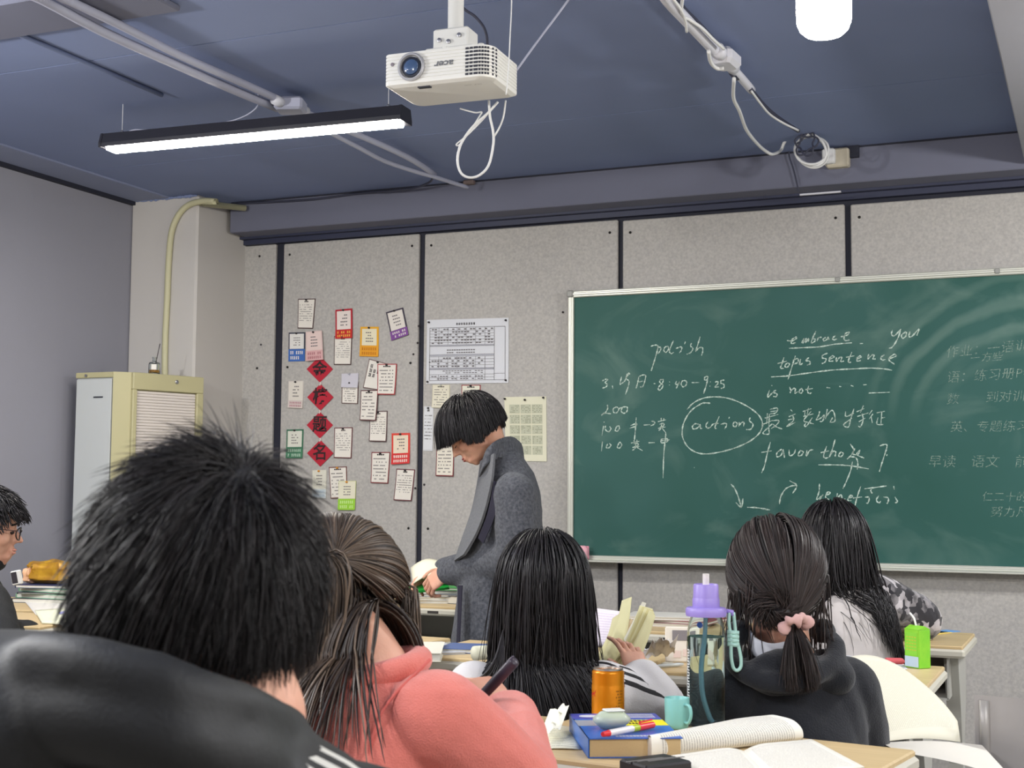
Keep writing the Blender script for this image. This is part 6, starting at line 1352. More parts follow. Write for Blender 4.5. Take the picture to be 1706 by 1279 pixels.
# collar and lapel
m = MB()
cpts = [P5(806, 772, 4.63), P5(812, 752, 4.60), P5(828, 737, 4.62), P5(850, 731, 4.72), P5(866, 742, 4.80), P5(852, 745, 4.86), P5(826, 752, 4.87), P5(812, 768, 4.84)]
cc2 = catmull(cpts, 5); n = len(cc2); Vv = []
for i, p in enumerate(cc2):
    t = i/(n-1); fall = .048+.012*math.sin(math.pi*t); out = (p-P5(838, 768, 4.72)); out[2] = 0; out /= np.linalg.norm(out)
    for j, (o1, o2) in enumerate(((-.004, -.02), (-.006, .0), (0, .010), (.010, .008), (.020, -.010), (.030, -fall), (.022, -fall-.004), (.010, -.02))): Vv.append(p+out*o1+ZU*o2)
m.add(Vv, [(i*8+k, i*8+(k+1) % 8, (i+1)*8+(k+1) % 8, (i+1)*8+k) for i in range(n-1) for k in range(8)]+[tuple(range(7, -1, -1)), tuple((n-1)*8+k for k in range(8))])
raw_obj('collar', [fuse(m, .004, 4)], M_coat, T)
def strip(pts_a, pts_b, th, name, m_, par, sub=6):
    A, Bq = catmull(pts_a, sub), catmull(pts_b, sub); n = len(A)
    m = MB(); m.grid(lambda u, v: tuple(np.array(A[min(n-1, int(round(v*(n-1))))])*(1-u)+np.array(Bq[min(n-1, int(round(v*(n-1))))])*u), 3, n-1, thick=th); return m.build(name, m_, par, smooth=True, autosmooth=50)
strip([P5(803, 768, 4.62), P5(799, 800, 4.62), P5(789, 850, 4.63), P5(772, 900, 4.64), P5(760, 935, 4.66)], [P5(826, 756, 4.575), P5(822, 800, 4.545), P5(811, 850, 4.54), P5(796, 890, 4.55), P5(776, 925, 4.58)], .009, 'lapel', mat('lapel_grey', (112, 114, 118), .95, var=.2, vscale=150, bump=.3, bscale=500), T)
strip([P5(822, 800, 4.54), P5(818, 830, 4.535), P5(811, 860, 4.53), P5(797, 896, 4.54)], [P5(829, 805, 4.545), P5(828, 832, 4.53), P5(824, 862, 4.52), P5(806, 905, 4.53)], .004, 'coat_lining', M_coatin, T)
strip([P5(764, 975, 4.575), P5(763, 1040, 4.55), P5(758, 1120, 4.53)], [P5(771, 975, 4.55), P5(768, 1040, 4.52), P5(765, 1120, 4.50)], .003, 'coat_opening', M_coatin, T)
m = MB(); 
for s in (-1, 1):
    hp_ = P5(843, 1060, 4.72)+DV*s*.08; ft = np.array((*(P5(848, 1080, 4.72)+DV*s*.09)[:2], .08)); limb(m, [hp_, (hp_+ft)/2-RH*.01, ft], [.09, .07, .06])
raw_obj('trousers', [fuse(m, .012, 3)], M_tr, T)
for s in (-1, 1):
    ft = P5(848, 1080, 4.72)+DV*s*.09; MB().ell((ft[0]-RH[0]*.05, ft[1]-RH[1]*.05, .045), (.12, .045, .045), M4(np.array([RH, FH, ZU]).T)).build('shoe', M_shoe, T, smooth=True)
# bob hair
SKt = np.array((.081, .106, .100))
keep = lambda x, y, z: hairline(x, y, z, .30, -.25, -.60)
u, P0 = scalp(3600, keep, rng, Hc, Bh, SKt)
crown = np.array((0, -.45, .89)); dl = u-crown; dl[:, 2] -= .25; dl[:, 1] += .12*(u[:, 1] > 0); D0_ = (dl/np.linalg.norm(dl, axis=1)[:, None])@Bh.T
cols = [(Hc, Bh, SKt)]
D0_, _ = tangent(P0, D0_, cols[0])
gl = (Bh@np.array((0, .35, -1.0)))*.75+np.array((0, 0, -.35))
S = grow(P0, D0_, cols, 17, .011, gl, .80, rng.uniform(.004, .020, len(P0)), rng, noise=.10)
loc = (S-Hc)@Bh
side_ = np.abs(loc[:, :, 0])
cut = np.where(loc[:, :, 1] > .045, +.010-.45*np.maximum(side_-.040, 0), np.where(loc[:, :, 1] > -.01, -.045-.030*np.clip((.045-loc[:, :, 1])/.055, 0, 1), -.064+.10*np.clip((-loc[:, :, 1]-.01), 0, .2)*.6))
bad = loc[:, :, 2] < cut; first = np.where(bad.any(1), bad.argmax(1), S.shape[1]-1); first = np.maximum(first, 2)
k = S.shape[1]; ts = np.linspace(0, 1, k)[None, :]*first[:, None]; i0 = np.floor(ts).astype(int); fr = (ts-i0)[:, :, None]; i1 = np.minimum(i0+1, k-1); ar = np.arange(len(S))[:, None]
S = S[ar, i0]*(1-fr)+S[ar, i1]*fr; S = clump(S, rng, 90, .35)
cap('scalp', Hc, Bh, SKt*1.0, lambda x, y, z: hairline(x, y, z, .34, -.22, -.58), M_hdark, T)
strands('hair', S, .0019, M_hblack, T, rng, label='short black bob with a fringe')
# a few stray hairs arching above the crown
S2 = np.array([[P5(775+2*j, 672, 4.68), P5(786, 661+j, 4.68), P5(800+j, 664, 4.68), P5(811, 672, 4.68), P5(818, 690, 4.68)] for j in range(5)]); strands('stray_hair', S2, .0009, M_hblack, T, rng)

# ================================================================== GIRL IN GREY STRIPED HOODIE, long straight black hair
rng = np.random.default_rng(21)
def seated(label, H, B, nb, shL, elL, wrL, shR, elR, wrR, pel, chairback=True, voxel=.008, face=False, hands=(), hs=1.0):
    p = person(label, np.array((pel[0], pel[1], 0.44)))
    m = MB(); head_solids(m, H, B, hs, face=face)
    limb(m, [H+B@np.array((0, -.030, -.055)), (H*.45+nb*.55)+B@np.array((0, -.01, 0)), nb], [.054, .050, .060])
    mid = (shL+shR)/2; ax = (shR-shL); w_ = np.linalg.norm(ax)/2; ax = ax/np.linalg.norm(ax); fw = np.cross(ZU, ax); fw = fw/np.linalg.norm(fw)
    ring_loft(m, [(nb, ax*.055, fw*.055), (mid+ZU*.0, ax*(w_*.86), fw*.075), (mid*.7+pel*.3, ax*(w_*.80), fw*.09), (mid*.35+pel*.65, ax*.13, fw*.085), (pel, ax*.15, fw*.10)])
    for a_, b_, c_ in ((shL, elL, wrL), (shR, elR, wrR)): limb(m, [a_, b_], [.046, .036]); limb(m, [b_, c_], [.036, .025])
    for s in (-1, 1):
        h = pel+ax*s*.08; k_ = h+fw*.40; limb(m, [h, k_], [.07, .05]); limb(m, [k_, np.array((k_[0]+fw[0]*.03, k_[1]+fw[1]*.03, .08))], [.05, .035])
    parts = [fuse(m, voxel, 3)]+list(hands); raw_obj('body', parts, M_skin, p)
    seated_lower(p, pel, fw, ax, M_tr, M_shoe)
    return p, mid, ax, fw, w_
def top_solids(nb, shL, elL, wrL, shR, elR, wrR, pel, ax, fw, w_, th=.022, arm=(.066, .060, .052, .047), hem=.0, belly=.12, drop=.0):
    m = MB(); mid = (shL+shR)/2; ny = nb-ZU*.01
    ring_loft(m, [(ny, ax*.070, fw*.070), (ny*.45+mid*.55, ax*(w_*.72), fw*.088), (mid-ZU*.015, ax*(w_*.98), fw*.105), (mid*.7+pel*.3, ax*(w_*.97), fw*belly), (mid*.35+pel*.65, ax*(w_*.93+.0), fw*belly), (pel+ZU*.02, ax*(w_*.92), fw*(belly+.01)), (pel-ZU*.04, ax*(w_*.90), fw*(belly))], 40, 2.4)
    for a_, b_, c_ in ((shL, elL, wrL), (shR, elR, wrR)):
        limb(m, [a_-ZU*.004, (a_+b_)/2, b_], [arm[0], arm[1]*1.03, arm[1]]); e = c_+(b_-c_)*.06; limb(m, [b_, (b_+e)/2, e], [arm[1], arm[2], arm[3]])
    return m
H = P5(905, 972, 2.90); B = basis(FH*1.0-ZU*.30+RH*.12, ZU)
nb = P5(906, 1085, 2.86); shL = P5(790, 1152, 2.84); shR = P5(1008, 1148, 2.86); elL = P5(752, 1250, 2.98); wrL = P5(800, 1190, 3.22); elR = P5(1098, 1182, 2.93); wrR = P5(1066, 1132, 2.92); pel = np.array((*P5(900, 1200, 2.80)[:2], .54))
hv = hand_mesh(wrR, Bhand(ZU*.80-RH*.22+FH*.50, -FH*.7+ZU*.5+RH*.3), side=-1, curls=(16, 22, 28, 34), thumb=30, s=.72, spread=6)
W1, mid, ax, fw, w_ = seated('seen from behind: long straight black hair and grey hoodie with striped sleeve', H, B, nb, shL, elL, wrL, shR, elR, wrR, pel, hands=[hv])
M_hood = stripe_mat('hoodie_grey_striped', (214, 211, 211), (24, 22, 26), [(-.030, -.019), (-.007, .004), (.016, .027)], lo=.02, hi=.60)
m = top_solids(nb, shL, elL, wrL, shR, elR, wrR, pel, ax, fw, w_, arm=(.068, .064, .060, .052))
Vh = fuse(m, .0065, 5, folds(.0065, 20, 8, (.6, .2, .8)))
arc, along = arm_coords(Vh[0], [nb+(shR-nb)*.5, shR, elR, wrR], -FH*.75+ZU*.8)
raw_obj('hoodie', [Vh], M_hood, W1, {'arc': arc, 'along': along})
M_hoodp = mat('hoodie_grey', (214, 211, 211), .85, bump=.2, bscale=300)
m = MB(); m.tube([wrR+(elR-wrR)*.16, wrR+(elR-wrR)*.02], [.046, .040], 18); m.build('cuff', M_hoodp, W1, smooth=True, autosmooth=50)
def torso_cols(H, B, nb, mid, pel, ax, fw, w_, r0=SK, extra=.0):
    up_ = (mid-pel); h_ = np.linalg.norm(up_); up_ = up_/h_; f2 = np.cross(up_, ax); BT = np.array([ax, f2, up_]).T
    return [(H, B, r0), ((mid+pel)/2, BT, np.array((w_*1.22+extra, .145+extra, h_/2+.085))), (nb+ZU*.0, BT, np.array((.068, .064, .09)))]
cols = torso_cols(H, B, nb, mid, pel, ax, fw, w_)
keep = lambda x, y, z: hairline(x, y, z, .45, -.35, -.80)
def longhair(n, H, B, cols, rng, steps, ds, part=0.0, keepf=keep, stiff=.66, grav=(0, 0, -1), back=.35, infl=(.004, .022), noise=.10, lens=None):
    u, P0 = scalp(n, keepf, rng, H, B, cols[0][2]); cr_ = np.array((0.0, -.05+part, 1.0)); d = u-cr_; d[:, 2] -= .15
    D, _ = tangent(P0, d@B.T, cols[0]); return grow(P0, D, cols, steps, ds, grav, stiff, rng.uniform(*infl, n), rng, noise=noise, lens=rng.uniform(.86, 1.03, n) if lens is None else lens)
S = longhair(4200, H, B, cols, rng, 24, .0142, grav=(0, 0, -1), noise=.07, lens=np.clip(rng.normal(.84, .13, 4200), .5, 1.1)); S = clump(S, rng, 130, .35, 1.4)
# pull some locks forward over the left shoulder as in the picture
cap('scalp', H, B, SK*1.0, keep, M_hdark, W1)
strands('hair', S, .0021, M_hblack, W1, rng, label='long straight black hair')
S2 = np.array([[P5(838, 1050, 2.76), P5(826+j*2, 1095, 2.72), P5(805+j*4, 1125+j*2, 2.70), P5(775+j*5, 1140+j*3, 2.72), P5(742+j*6, 1168+j*4, 2.74)] for j in range(8)])
S2 = np.array([catmull(list(s), 3) for s in S2]); strands('front_lock', S2, .0028, M_hblack, W1, rng)

# ================================================================== GIRL IN BLACK HOODIE, low ponytail with a scrunchie
rng = np.random.default_rng(31)
H = P5(1293, 950, 2.730); B = basis(FH*1.0-ZU*.30-RH*.15, ZU)
nb = P5(1300, 1072, 2.710); shL = P5(1222, 1150, 2.650); shR = P5(1410, 1148, 2.730); elL = P5(1190, 1270, 2.810); wrL = P5(1250, 1215, 3.120); elR = P5(1432, 1290, 2.790); wrR = P5(1420, 1215, 3.120); pel = np.array((*P5(1330, 1200, 2.670)[:2], .54))
W2, mid, ax, fw, w_ = seated('seen from behind: low ponytail in a pink scrunchie and plain black hoodie', H, B, nb, shL, elL, wrL, shR, elR, wrR, pel)
M_bh = mat('hoodie_black', (19, 22, 30), .9, bump=.25, bscale=300, sheen=.2)
m = top_solids(nb, shL, elL, wrL, shR, elR, wrR, pel, ax, fw, w_, arm=(.072, .070, .062, .052), belly=.125)
m.ell(tuple((shR+pel)/2+ax*.0+ZU*.02), (.09, .10, .2), M4(np.array([ax, fw, ZU]).T))
raw_obj('hoodie', [fuse(m, .0065, 5, folds(.006, 13, 18, (.6, .2, .6)))], M_bh, W2)
# hood lying on the back: a thick collar roll and a drooping pouch
m = MB()
hr = [P5(1232, 1052, 2.670), P5(1216, 1085, 2.640), P5(1228, 1112, 2.600), P5(1262, 1132, 2.570), P5(1305, 1138, 2.560), P5(1350, 1128, 2.580), P5(1385, 1105, 2.620), P5(1392, 1072, 2.670), P5(1370, 1050, 2.730)]
m.tube(catmull(hr, 5), [.017+.006*math.sin(math.pi*i/(5*8)) for i in range(5*8+1)], 16)
m.ell(tuple(P5(1310, 1122, 2.615)), (.095, .036, .050), M4(np.array([ax, fw, ZU]).T)); m.ell(tuple(P5(1385, 1125, 2.650)), (.05, .05, .04), M4(np.array([ax, fw, ZU]).T))
for p_ in (hr[0], hr[-1]): m.ell(tuple(p_), (.028,)*3)
raw_obj('hood', [fuse(m, .006, 16, folds(.004, 24, 9))], M_bh, W2)
m = MB(); cp_ = [P5(1250, 1058, 2.660), P5(1262, 1074, 2.635), P5(1285, 1082, 2.625), P5(1312, 1078, 2.630)]; cc2 = catmull(cp_, 5)
m.grid(lambda u, v: tuple(np.array(cc2[min(len(cc2)-1, int(round(u*(len(cc2)-1))))])+ZU*(.012-.036*v)-FH*(.006*v)), len(cc2)-1, 4, thick=.004); m.build('shirt_collar', mat('shirt_white', (222, 224, 232), .8), W2, smooth=True)
keep2 = lambda x, y, z: hairline(x, y, z, .45, -.35, -.70)
SKp = SK*np.array((1.0, .98, 1.0)); cols = [(H, B, SKp), (nb, np.array([ax, fw, ZU]).T, np.array((.062, .060, .09)))]
TG = P5(1322, 1036, 2.590)
u, P0 = scalp(3400, keep2, rng, H, B, SKp); d = np.stack([.5*np.sign(u[:, 0]), -np.full(len(u), .5), -np.full(len(u), .8)], 1); D, _ = tangent(P0, d@B.T, cols[0])
S = grow(P0, D, cols, 34, .0145, (0, 0, -1), .8, rng.uniform(.004, .016, len(P0)), rng, target=TG, reach=.020, tail=(np.array(P5(1350, 1090, 2.540))-TG)/.12*.5+np.array((0, 0, -.2)), noise=.03, tail_stiff=.82)
S = clump(S, rng, 80, .22, 2)
dT = np.linalg.norm(S-TG, axis=2); first = np.argmax(dT < .024, axis=1); ok = (dT < .024).any(1); S = S[ok]; first = first[ok]; dT = None
# trim tails to about ten centimetres past the tie
k = S.shape[1]; last = np.minimum(first+rng.integers(6, 11, len(S)), k-1); ts = np.linspace(0, 1, k)[None, :]*last[:, None]; i0 = np.floor(ts).astype(int); fr = (ts-i0)[:, :, None]; i1 = np.minimum(i0+1, k-1); ar = np.arange(len(S))[:, None]; S = S[ar, i0]*(1-fr)+S[ar, i1]*fr
cap('scalp', H, B, SKp*1.0, keep2, M_hdark, W2)
strands('hair', S, .0021, M_hdb, W2, rng, label='dark brown hair drawn into a low ponytail')
um = lambda x, y, z: (z < -.05 and z > -.45 and abs(x) > .6 and y > -.6)
u, P0 = scalp(140, um, rng, H, B, SKp*1.02); S = grow(P0, np.tile(np.array((0, 0, -1.0)), (140, 1)), cols, 10, .0165, (0, 0, -1), .7, rng.uniform(.004, .02, 140), rng, noise=.2); strands('loose_locks', S, .0016, M_hdb, W2, rng)
m = MB(); m.ell(tuple(P5(1296, 1012, 2.622)), (.032, .022, .024), M4(B)); m.ell(tuple(P5(1306, 1022, 2.612)), (.028, .022, .018), M4(B))
b = m.build('hair_bun', M_hdb, W2, smooth=True); at = b.data.attributes.new('tone', 'FLOAT', 'POINT'); at.data.foreach_set('value', np.full(len(b.data.vertices), .1, np.float32))
u0 = rng.normal(0, 1, (500, 3)); u0 /= np.linalg.norm(u0, axis=1)[:, None]; cB = P5(1293, 1012, 2.613); rB = np.array((.034, .024, .026)); P0 = cB+(u0*rB)@B.T
D = np.cross(u0, np.array((.2, 1, .3))); S = grow(P0, D@B.T, [(cB, B, rB)], 8, .005, (0, 0, -.1), .95, rng.uniform(0, .002, 500), rng, noise=.02); strands('bun_hair', S, .0012, M_hdb, W2, rng)
# scrunchie
m = MB(); axs = (np.array(P5(1350, 1090, 2.540))-TG); axs /= np.linalg.norm(axs); uu = np.cross(axs, ZU); uu /= np.linalg.norm(uu); vv = np.cross(axs, uu); Vv = []; N1, N2 = 44, 12
for i in range(N1):
    a_ = 2*math.pi*i/N1; rr_ = .0095+.003*math.sin(9*a_)+.002*math.sin(5*a_+1); rad = .0215+.003*math.sin(7*a_)
    for j in range(N2): b_ = 2*math.pi*j/N2; Vv.append(TG+axs*(.008+rr_*math.sin(b_)+.004*math.sin(4*a_))+(uu*math.cos(a_)+vv*math.sin(a_))*(rad+rr_*math.cos(b_)))
m.add(Vv, [(i*N2+j, i*N2+(j+1) % N2, ((i+1) % N1)*N2+(j+1) % N2, ((i+1) % N1)*N2+j) for i in range(N1) for j in range(N2)])
m.build('scrunchie', mat('scrunchie_pink', (214, 172, 166), .8, var=.2, vscale=60), W2, smooth=True)

# ================================================================== GIRL IN CHECKED FLEECE, front right
rng = np.random.default_rng(41)
H = P5(1388, 896, 4.02); B = basis(FH*1.0-ZU*.35+RH*.05, ZU)
nb = P5(1396, 970, 4.0); shL = P5(1340, 1005, 3.96); shR = P5(1462, 992, 4.02); elL = P5(1318, 1080, 4.05); wrL = P5(1350, 1060, 4.30); elR = P5(1532, 1032, 4.10); wrR = P5(1492, 1078, 4.28); pel = np.array((*P5(1400, 1080, 3.94)[:2], .54))
hv = hand_mesh(wrR, Bhand(FH*.8-RH*.4-ZU*.2, ZU), side=-1, curls=(30, 32, 34, 36), s=.85, voxel=.004)
W3, mid, ax, fw, w_ = seated('seen from behind: very long black hair and a black and white checked fleece', H, B, nb, shL, elL, wrL, shR, elR, wrR, pel, hands=[hv], voxel=.010)
M_chk = bpy.data.materials.new('checked_fleece'); M_chk.use_nodes = True; nt = M_chk.node_tree; b = nt.nodes['Principled BSDF']; b.inputs['Roughness'].default_value = .95; b.inputs['Sheen Weight'].default_value = .3
tcn = nt.nodes.new('ShaderNodeTexCoord'); nz = nt.nodes.new('ShaderNodeTexNoise'); nz.inputs['Scale'].default_value = 22; nz.inputs['Detail'].default_value = 2; nt.links.new(tcn.outputs['Object'], nz.inputs['Vector'])
wv_ = nt.nodes.new('ShaderNodeTexVoronoi'); wv_.inputs['Scale'].default_value = 38; wv_.distance = 'CHEBYCHEV'; nt.links.new(tcn.outputs['Object'], wv_.inputs['Vector'])
cr = nt.nodes.new('ShaderNodeValToRGB'); cr.color_ramp.elements[0].position = .28; cr.color_ramp.elements[1].position = .60; cr.color_ramp.elements[0].color = (*lin((196, 190, 192)), 1); cr.color_ramp.elements[1].color = (*lin((34, 32, 38)), 1)
sp_ = nt.nodes.new('ShaderNodeSeparateColor'); nt.links.new(wv_.outputs['Color'], sp_.inputs[0]); ad = nt.nodes.new('ShaderNodeMath'); ad.operation = 'MULTIPLY_ADD'; nt.links.new(sp_.outputs[0], ad.inputs[0]); ad.inputs[1].default_value = .55; ad2 = nt.nodes.new('ShaderNodeMath'); ad2.operation = 'MULTIPLY'; ad2.inputs[1].default_value = .55; nt.links.new(nz.outputs['Fac'], ad2.inputs[0]); nt.links.new(ad2.outputs[0], ad.inputs[2]); nt.links.new(ad.outputs[0], cr.inputs[0]); nt.links.new(cr.outputs[0], b.inputs['Base Color'])
m = top_solids(nb, shL, elL, wrL, shR, elR, wrR, pel, ax, fw, w_, arm=(.076, .072, .064, .055), belly=.13)
raw_obj('fleece', [fuse(m, .009, 4, folds(.012, 22, 28, (.6, .3, .7)))], M_chk, W3)
m = MB(); m.tube(catmull([nb+ax*.08*math.cos(a_)+fw*(.07*math.sin(a_)) for a_ in np.linspace(0, 2*math.pi, 13)[:-1]], 3, closed=True), .030, 12, closed=True); raw_obj('fleece_collar', [fuse(m, .008, 4, folds(.005, 40, 2))], M_chk, W3)
m = MB(); m.ell(tuple(mid*.6+pel*.4-fw*.075), (.13, .065, .20), M4(np.array([ax, fw, ZU]).T)); raw_obj('pale_back_panel', [fuse(m, .009, 3, folds(.003, 30, 3))], mat('fleece_pale', (206, 200, 198), .95, var=.12, vscale=30), W3)
cols = torso_cols(H, B, nb, mid, pel, ax, fw, w_, extra=.012)
S = longhair(3600, H, B, cols, rng, 24, .0165, keepf=keep, infl=(.004, .02), noise=.10, grav=(.0, 0, -1)); S = clump(S, rng, 110, .35, 1.2)
cap('scalp', H, B, SK, keep, M_hdark, W3)
strands('hair', S, .0026, M_hblack, W3, rng, label='very long straight black hair')

# ================================================================== BOY WITH GLASSES at the left edge, in profile
rng = np.random.default_rng(51)
H = P5(-27, 870, 4.0); fwd = RH*.93+FH*.30-ZU*.08; B = basis(fwd, ZU)
nb = P5(-48, 945, 4.0); shR = P5(-25, 1005, 3.82); shL = P5(-60, 1000, 4.16); elR = P5(-5, 1085, 3.72); wrR = P5(28, 1082, 4.0); elL = P5(10, 1070, 4.3); wrL = P5(45, 1060, 4.35); pel = np.array((*P5(-60, 1080, 4.0)[:2], .54))
hv = hand_mesh(wrL, Bhand(RH*.9+FH*.3-ZU*.1, ZU), side=-1, curls=(25, 28, 30, 34), s=.9, voxel=.004)
W4, mid, ax, fw, w_ = seated('young man in black-rimmed glasses and a black jacket at the left edge, in profile', H, B, nb, shL, elL, wrL, shR, elR, wrR, pel, face=True, voxel=.0052, hands=[hv])
m = top_solids(nb, shL, elL, wrL, shR, elR, wrR, pel, ax, fw, w_, arm=(.078, .074, .066, .055), belly=.13)
M_jb = mat('jacket_black_matt', (16, 17, 20), .75, bump=.2, bscale=200)
raw_obj('jacket', [fuse(m, .009, 4, folds(.008, 15, 38))], M_jb, W4)
m = MB(); m.tube(catmull([nb+ZU*.012+ax*.072*math.cos(a_)+fw*(.075*math.sin(a_)) for a_ in np.linspace(0, 2*math.pi, 13)[:-1]], 3, closed=True), .024, 12, closed=True); raw_obj('jacket_collar', [fuse(m, .008, 4)], M_jb, W4)
def L3(x, y, z): return H+B@np.array((x, y, z))
G_ = thing('glasses', 'black rimmed glasses on the face of the young man at the left edge', 'glasses', L3(0, .1, -.02))
M_rim = mat('rim_black', (22, 20, 22), .3)
for sx in (-1, 1):
    rim = [tuple(L3(sx*(.034+.0235*math.cos(a_)), .104-.010*abs(math.cos(a_))*(1 if math.cos(a_) > 0 else 0), -.024+.019*math.sin(a_)*(1.0 if math.sin(a_) < 0 else .85))) for a_ in np.linspace(0, 2*math.pi, 21)[:-1]]
    MB().tube(rim, .0019, 8, closed=True).build('rim', M_rim, G_, smooth=True)
    lens = MB(); c0 = L3(sx*.034, .1035, -.024); lens.add([tuple(c0)]+rim, [(0, 1+i, 1+(i+1) % 20) for i in range(20)]); lens.build('lens', mat('lens_clear', (240, 244, 246), .05, trans=1.0, ior=1.02, alpha=.35), G_)
    MB().tube([tuple(L3(sx*.0575, .098, -.016)), tuple(L3(sx*.074, .06, -.014)), tuple(L3(sx*.083, 0, -.016)), tuple(L3(sx*.081, -.02, -.028))], .0017, 6).build('temple', mat('temple_bronze', (120, 92, 86), .3, .4), G_, smooth=True)
    MB().tube(catmull([L3(sx*.014, .0965, -.002), L3(sx*.030, .0945, .004), L3(sx*.048, .080, -.001)], 5), .0028, 6).build('eyebrow', M_brow, W4)
    MB().ell(tuple(L3(sx*.031, .0775, -.022)), (.012, .0115, .0075), M4(B)).build('eye', mat('eye_dark', (60, 44, 40), .3), W4, smooth=True)
MB().tube(catmull([L3(-.012, .106, -.020), L3(0, .108, -.016), L3(.012, .106, -.020)], 4), .0016, 6).build('bridge', M_rim, G_)
MB().ell(tuple(L3(0, .0905, -.0735)), (.020, .0095, .0045), M4(B)).ell(tuple(L3(0, .0895, -.0815)), (.018, .0095, .0052), M4(B)).build('lips', mat('lip_pale', (206, 142, 124), .5), W4, smooth=True)['kind'] = 'stuff'
k4 = lambda x, y, z: hairline(x, y, z, .42, .0, -.45)
u, P0 = scalp(2000, k4, rng, H, B, SK); crown = np.array((0, -.4, .9)); d = u-crown; d[:, 2] -= .1; D, _ = tangent(P0, d@B.T, (H, B, SK))
S = grow(P0, D, [(H, B, SK)], 6, .0075, (B@np.array((0, .3, -.4))), .80, rng.uniform(.004, .016, 2000), rng, noise=.25)
cap('scalp', H, B, SK*1.0, k4, M_hdark, W4); strands('hair', clump(S, rng, 120, .4), .0019, M_hblack, W4, rng, label='short black hair')

# ================================================================== GIRL IN PINK FLEECE, half-up brown hair
rng = np.random.default_rng(61)
H = P5(556, 992, 1.98); yw = R(40); B = basis(FH*math.cos(yw)+RH*math.sin(yw)-ZU*.35, ZU, R(4))
nb = P5(612, 1122, 1.90); shL = P5(505, 1215, 1.92); shR = P5(728, 1190, 1.82); elL = P5(470, 1330, 2.05); wrL = P5(600, 1270, 2.25); elR = P5(858, 1318, 1.86); wrR = P5(846, 1192, 2.10); pel = np.array((*P5(620, 1250, 1.78)[:2], .54))
hv = hand_mesh(wrR, Bhand(-RH*.50+ZU*.52+FH*.55, ZU*.75+RH*.5-FH*.5), side=-1, curls=(42, 48, 52, 56), thumb=20, s=.90)
W5, mid, ax, fw, w_ = seated('young woman in a coral pink fleece, brown half-up hair, bent over with a pen', H, B, nb, shL, elL, wrL, shR, elR, wrR, pel, face=True, voxel=.006, hands=[hv])
M_pk = mat('fleece_coral', (226, 128, 116), .95, var=.08, vscale=60, bump=.35, bscale=420, sheen=.35, spec=.1)
m = top_solids(nb, shL, elL, wrL, shR, elR, wrR, pel, ax, fw, w_, arm=(.068, .066, .062, .050), belly=.13)
raw_obj('fleece', [fuse(m, .0055, 5, folds(.007, 14, 48, (.5, .2, .8), .5))], M_pk, W5)
m = MB(); m.tube(catmull([nb+ZU*.004+ax*.070*math.cos(a_)+fw*(.066*math.sin(a_)+.008)+ZU*.010*math.sin(a_) for a_ in np.linspace(0, 2*math.pi, 15)[:-1]], 3, closed=True), .019, 12, closed=True); raw_obj('collar', [fuse(m, .005, 4)], M_pk, W5)
sm_ = [shR+(-ax*.012)+ZU*.074-fw*.0, shR-ax*.040-fw*.070+ZU*.02, shR-ax*.046-fw*.098-ZU*.05, shR-ax*.050-fw*.105-ZU*.13]
MB().tube(catmull(sm_, 6), .0022, 6).build('shoulder_seam', mat('seam_coral', (206, 104, 96), .9), W5, smooth=True)
# pen in her hand
a_ = P5(858, 1100, 2.02); b_ = P5(797, 1166, 2.06)
pn = thing('pen', 'thick dark grey pen in the hand of the pink fleece girl', 'pen', (a_+b_)/2); dv = b_-a_
MB().tube([a_, a_+dv*.03, a_+dv*.5, a_+dv*.85, b_], [.0065, .0085, .0085, .008, .0025], 14).build('barrel', mat('pen_dark', (58, 50, 62), .4), pn, smooth=True); MB().tube([a_+dv*.05+ZU*.009, a_+dv*.35+ZU*.009], .0016, 6).build('clip', mat('pen_clip', (90, 84, 96), .3, .5), pn)
keep5 = lambda x, y, z: hairline(x, y, z, .45, -.20, -.70)
cols = torso_cols(H, B, nb, mid, pel, ax, fw, w_, extra=.026)
TG = P5(557, 927, 1.885); _q = ((TG-H)@B)/(SK*1.10); TG = H+((_q/np.linalg.norm(_q))*(SK*1.10))@B.T
def trim5(S, r=.015):
    ear = H+B@np.array((.082, -.008, -.024)); dm = np.linalg.norm(S-ear, axis=2).min(1); e = S[:, -1]-mid
    return S[(dm > r) & ((e@ax) < w_*.95)]
def kt(x, y, z): return keep5(x, y, z) and (z > .10 or y > .25)
def kl(x, y, z): return keep5(x, y, z) and not (z > .10 or y > .25)
u, P0 = scalp(3000, kt, rng, H, B, SK); d = np.stack([0*u[:, 0], -np.ones(len(u)), .15*np.ones(len(u))], 1); D, _ = tangent(P0, d@B.T, cols[0])
S = grow(P0, D, cols, 36, .0135, (0, 0, -1), .8, rng.uniform(.006, .020, len(P0)), rng, target=TG, reach=.022, tail=tuple(np.array((0, 0, -.9))-RH*.20-FH*.08), noise=.03, tail_stiff=.72)
S = trim5(clump(S, rng, 140, .2, 1.5), .018); strands('hair', S, .0021, M_hbrown, W5, rng, tone=np.clip(rng.normal(.42, .3, len(S)), 0, 1), label='brown hair with lighter strands, half tied up')
S = longhair(4200, H, B, cols, rng, 22, .0150, keepf=kl, stiff=.70, grav=tuple(np.array((0, 0, -1))-RH*.10-FH*.08), infl=(.004, .016), noise=.08); S = trim5(clump(S, rng, 160, .28, 1.2))
strands('lower_hair', S, .0026, M_hbrown, W5, rng, tone=np.clip(rng.normal(.22, .25, len(S)), 0, 1), label='darker brown hair hanging down the back')
kx = lambda x, y, z: hairline(x, y, z, .45, -.20, -.74) and z < .15 and y < .35 and x > -.3
S = longhair(2200, H, B, cols, rng, 21, .0150, keepf=kx, stiff=.62, grav=tuple(np.array((0, 0, -1))-RH*.06-FH*.04), infl=(.002, .012), noise=.07); S = trim5(clump(S, rng, 140, .25, 1.2))
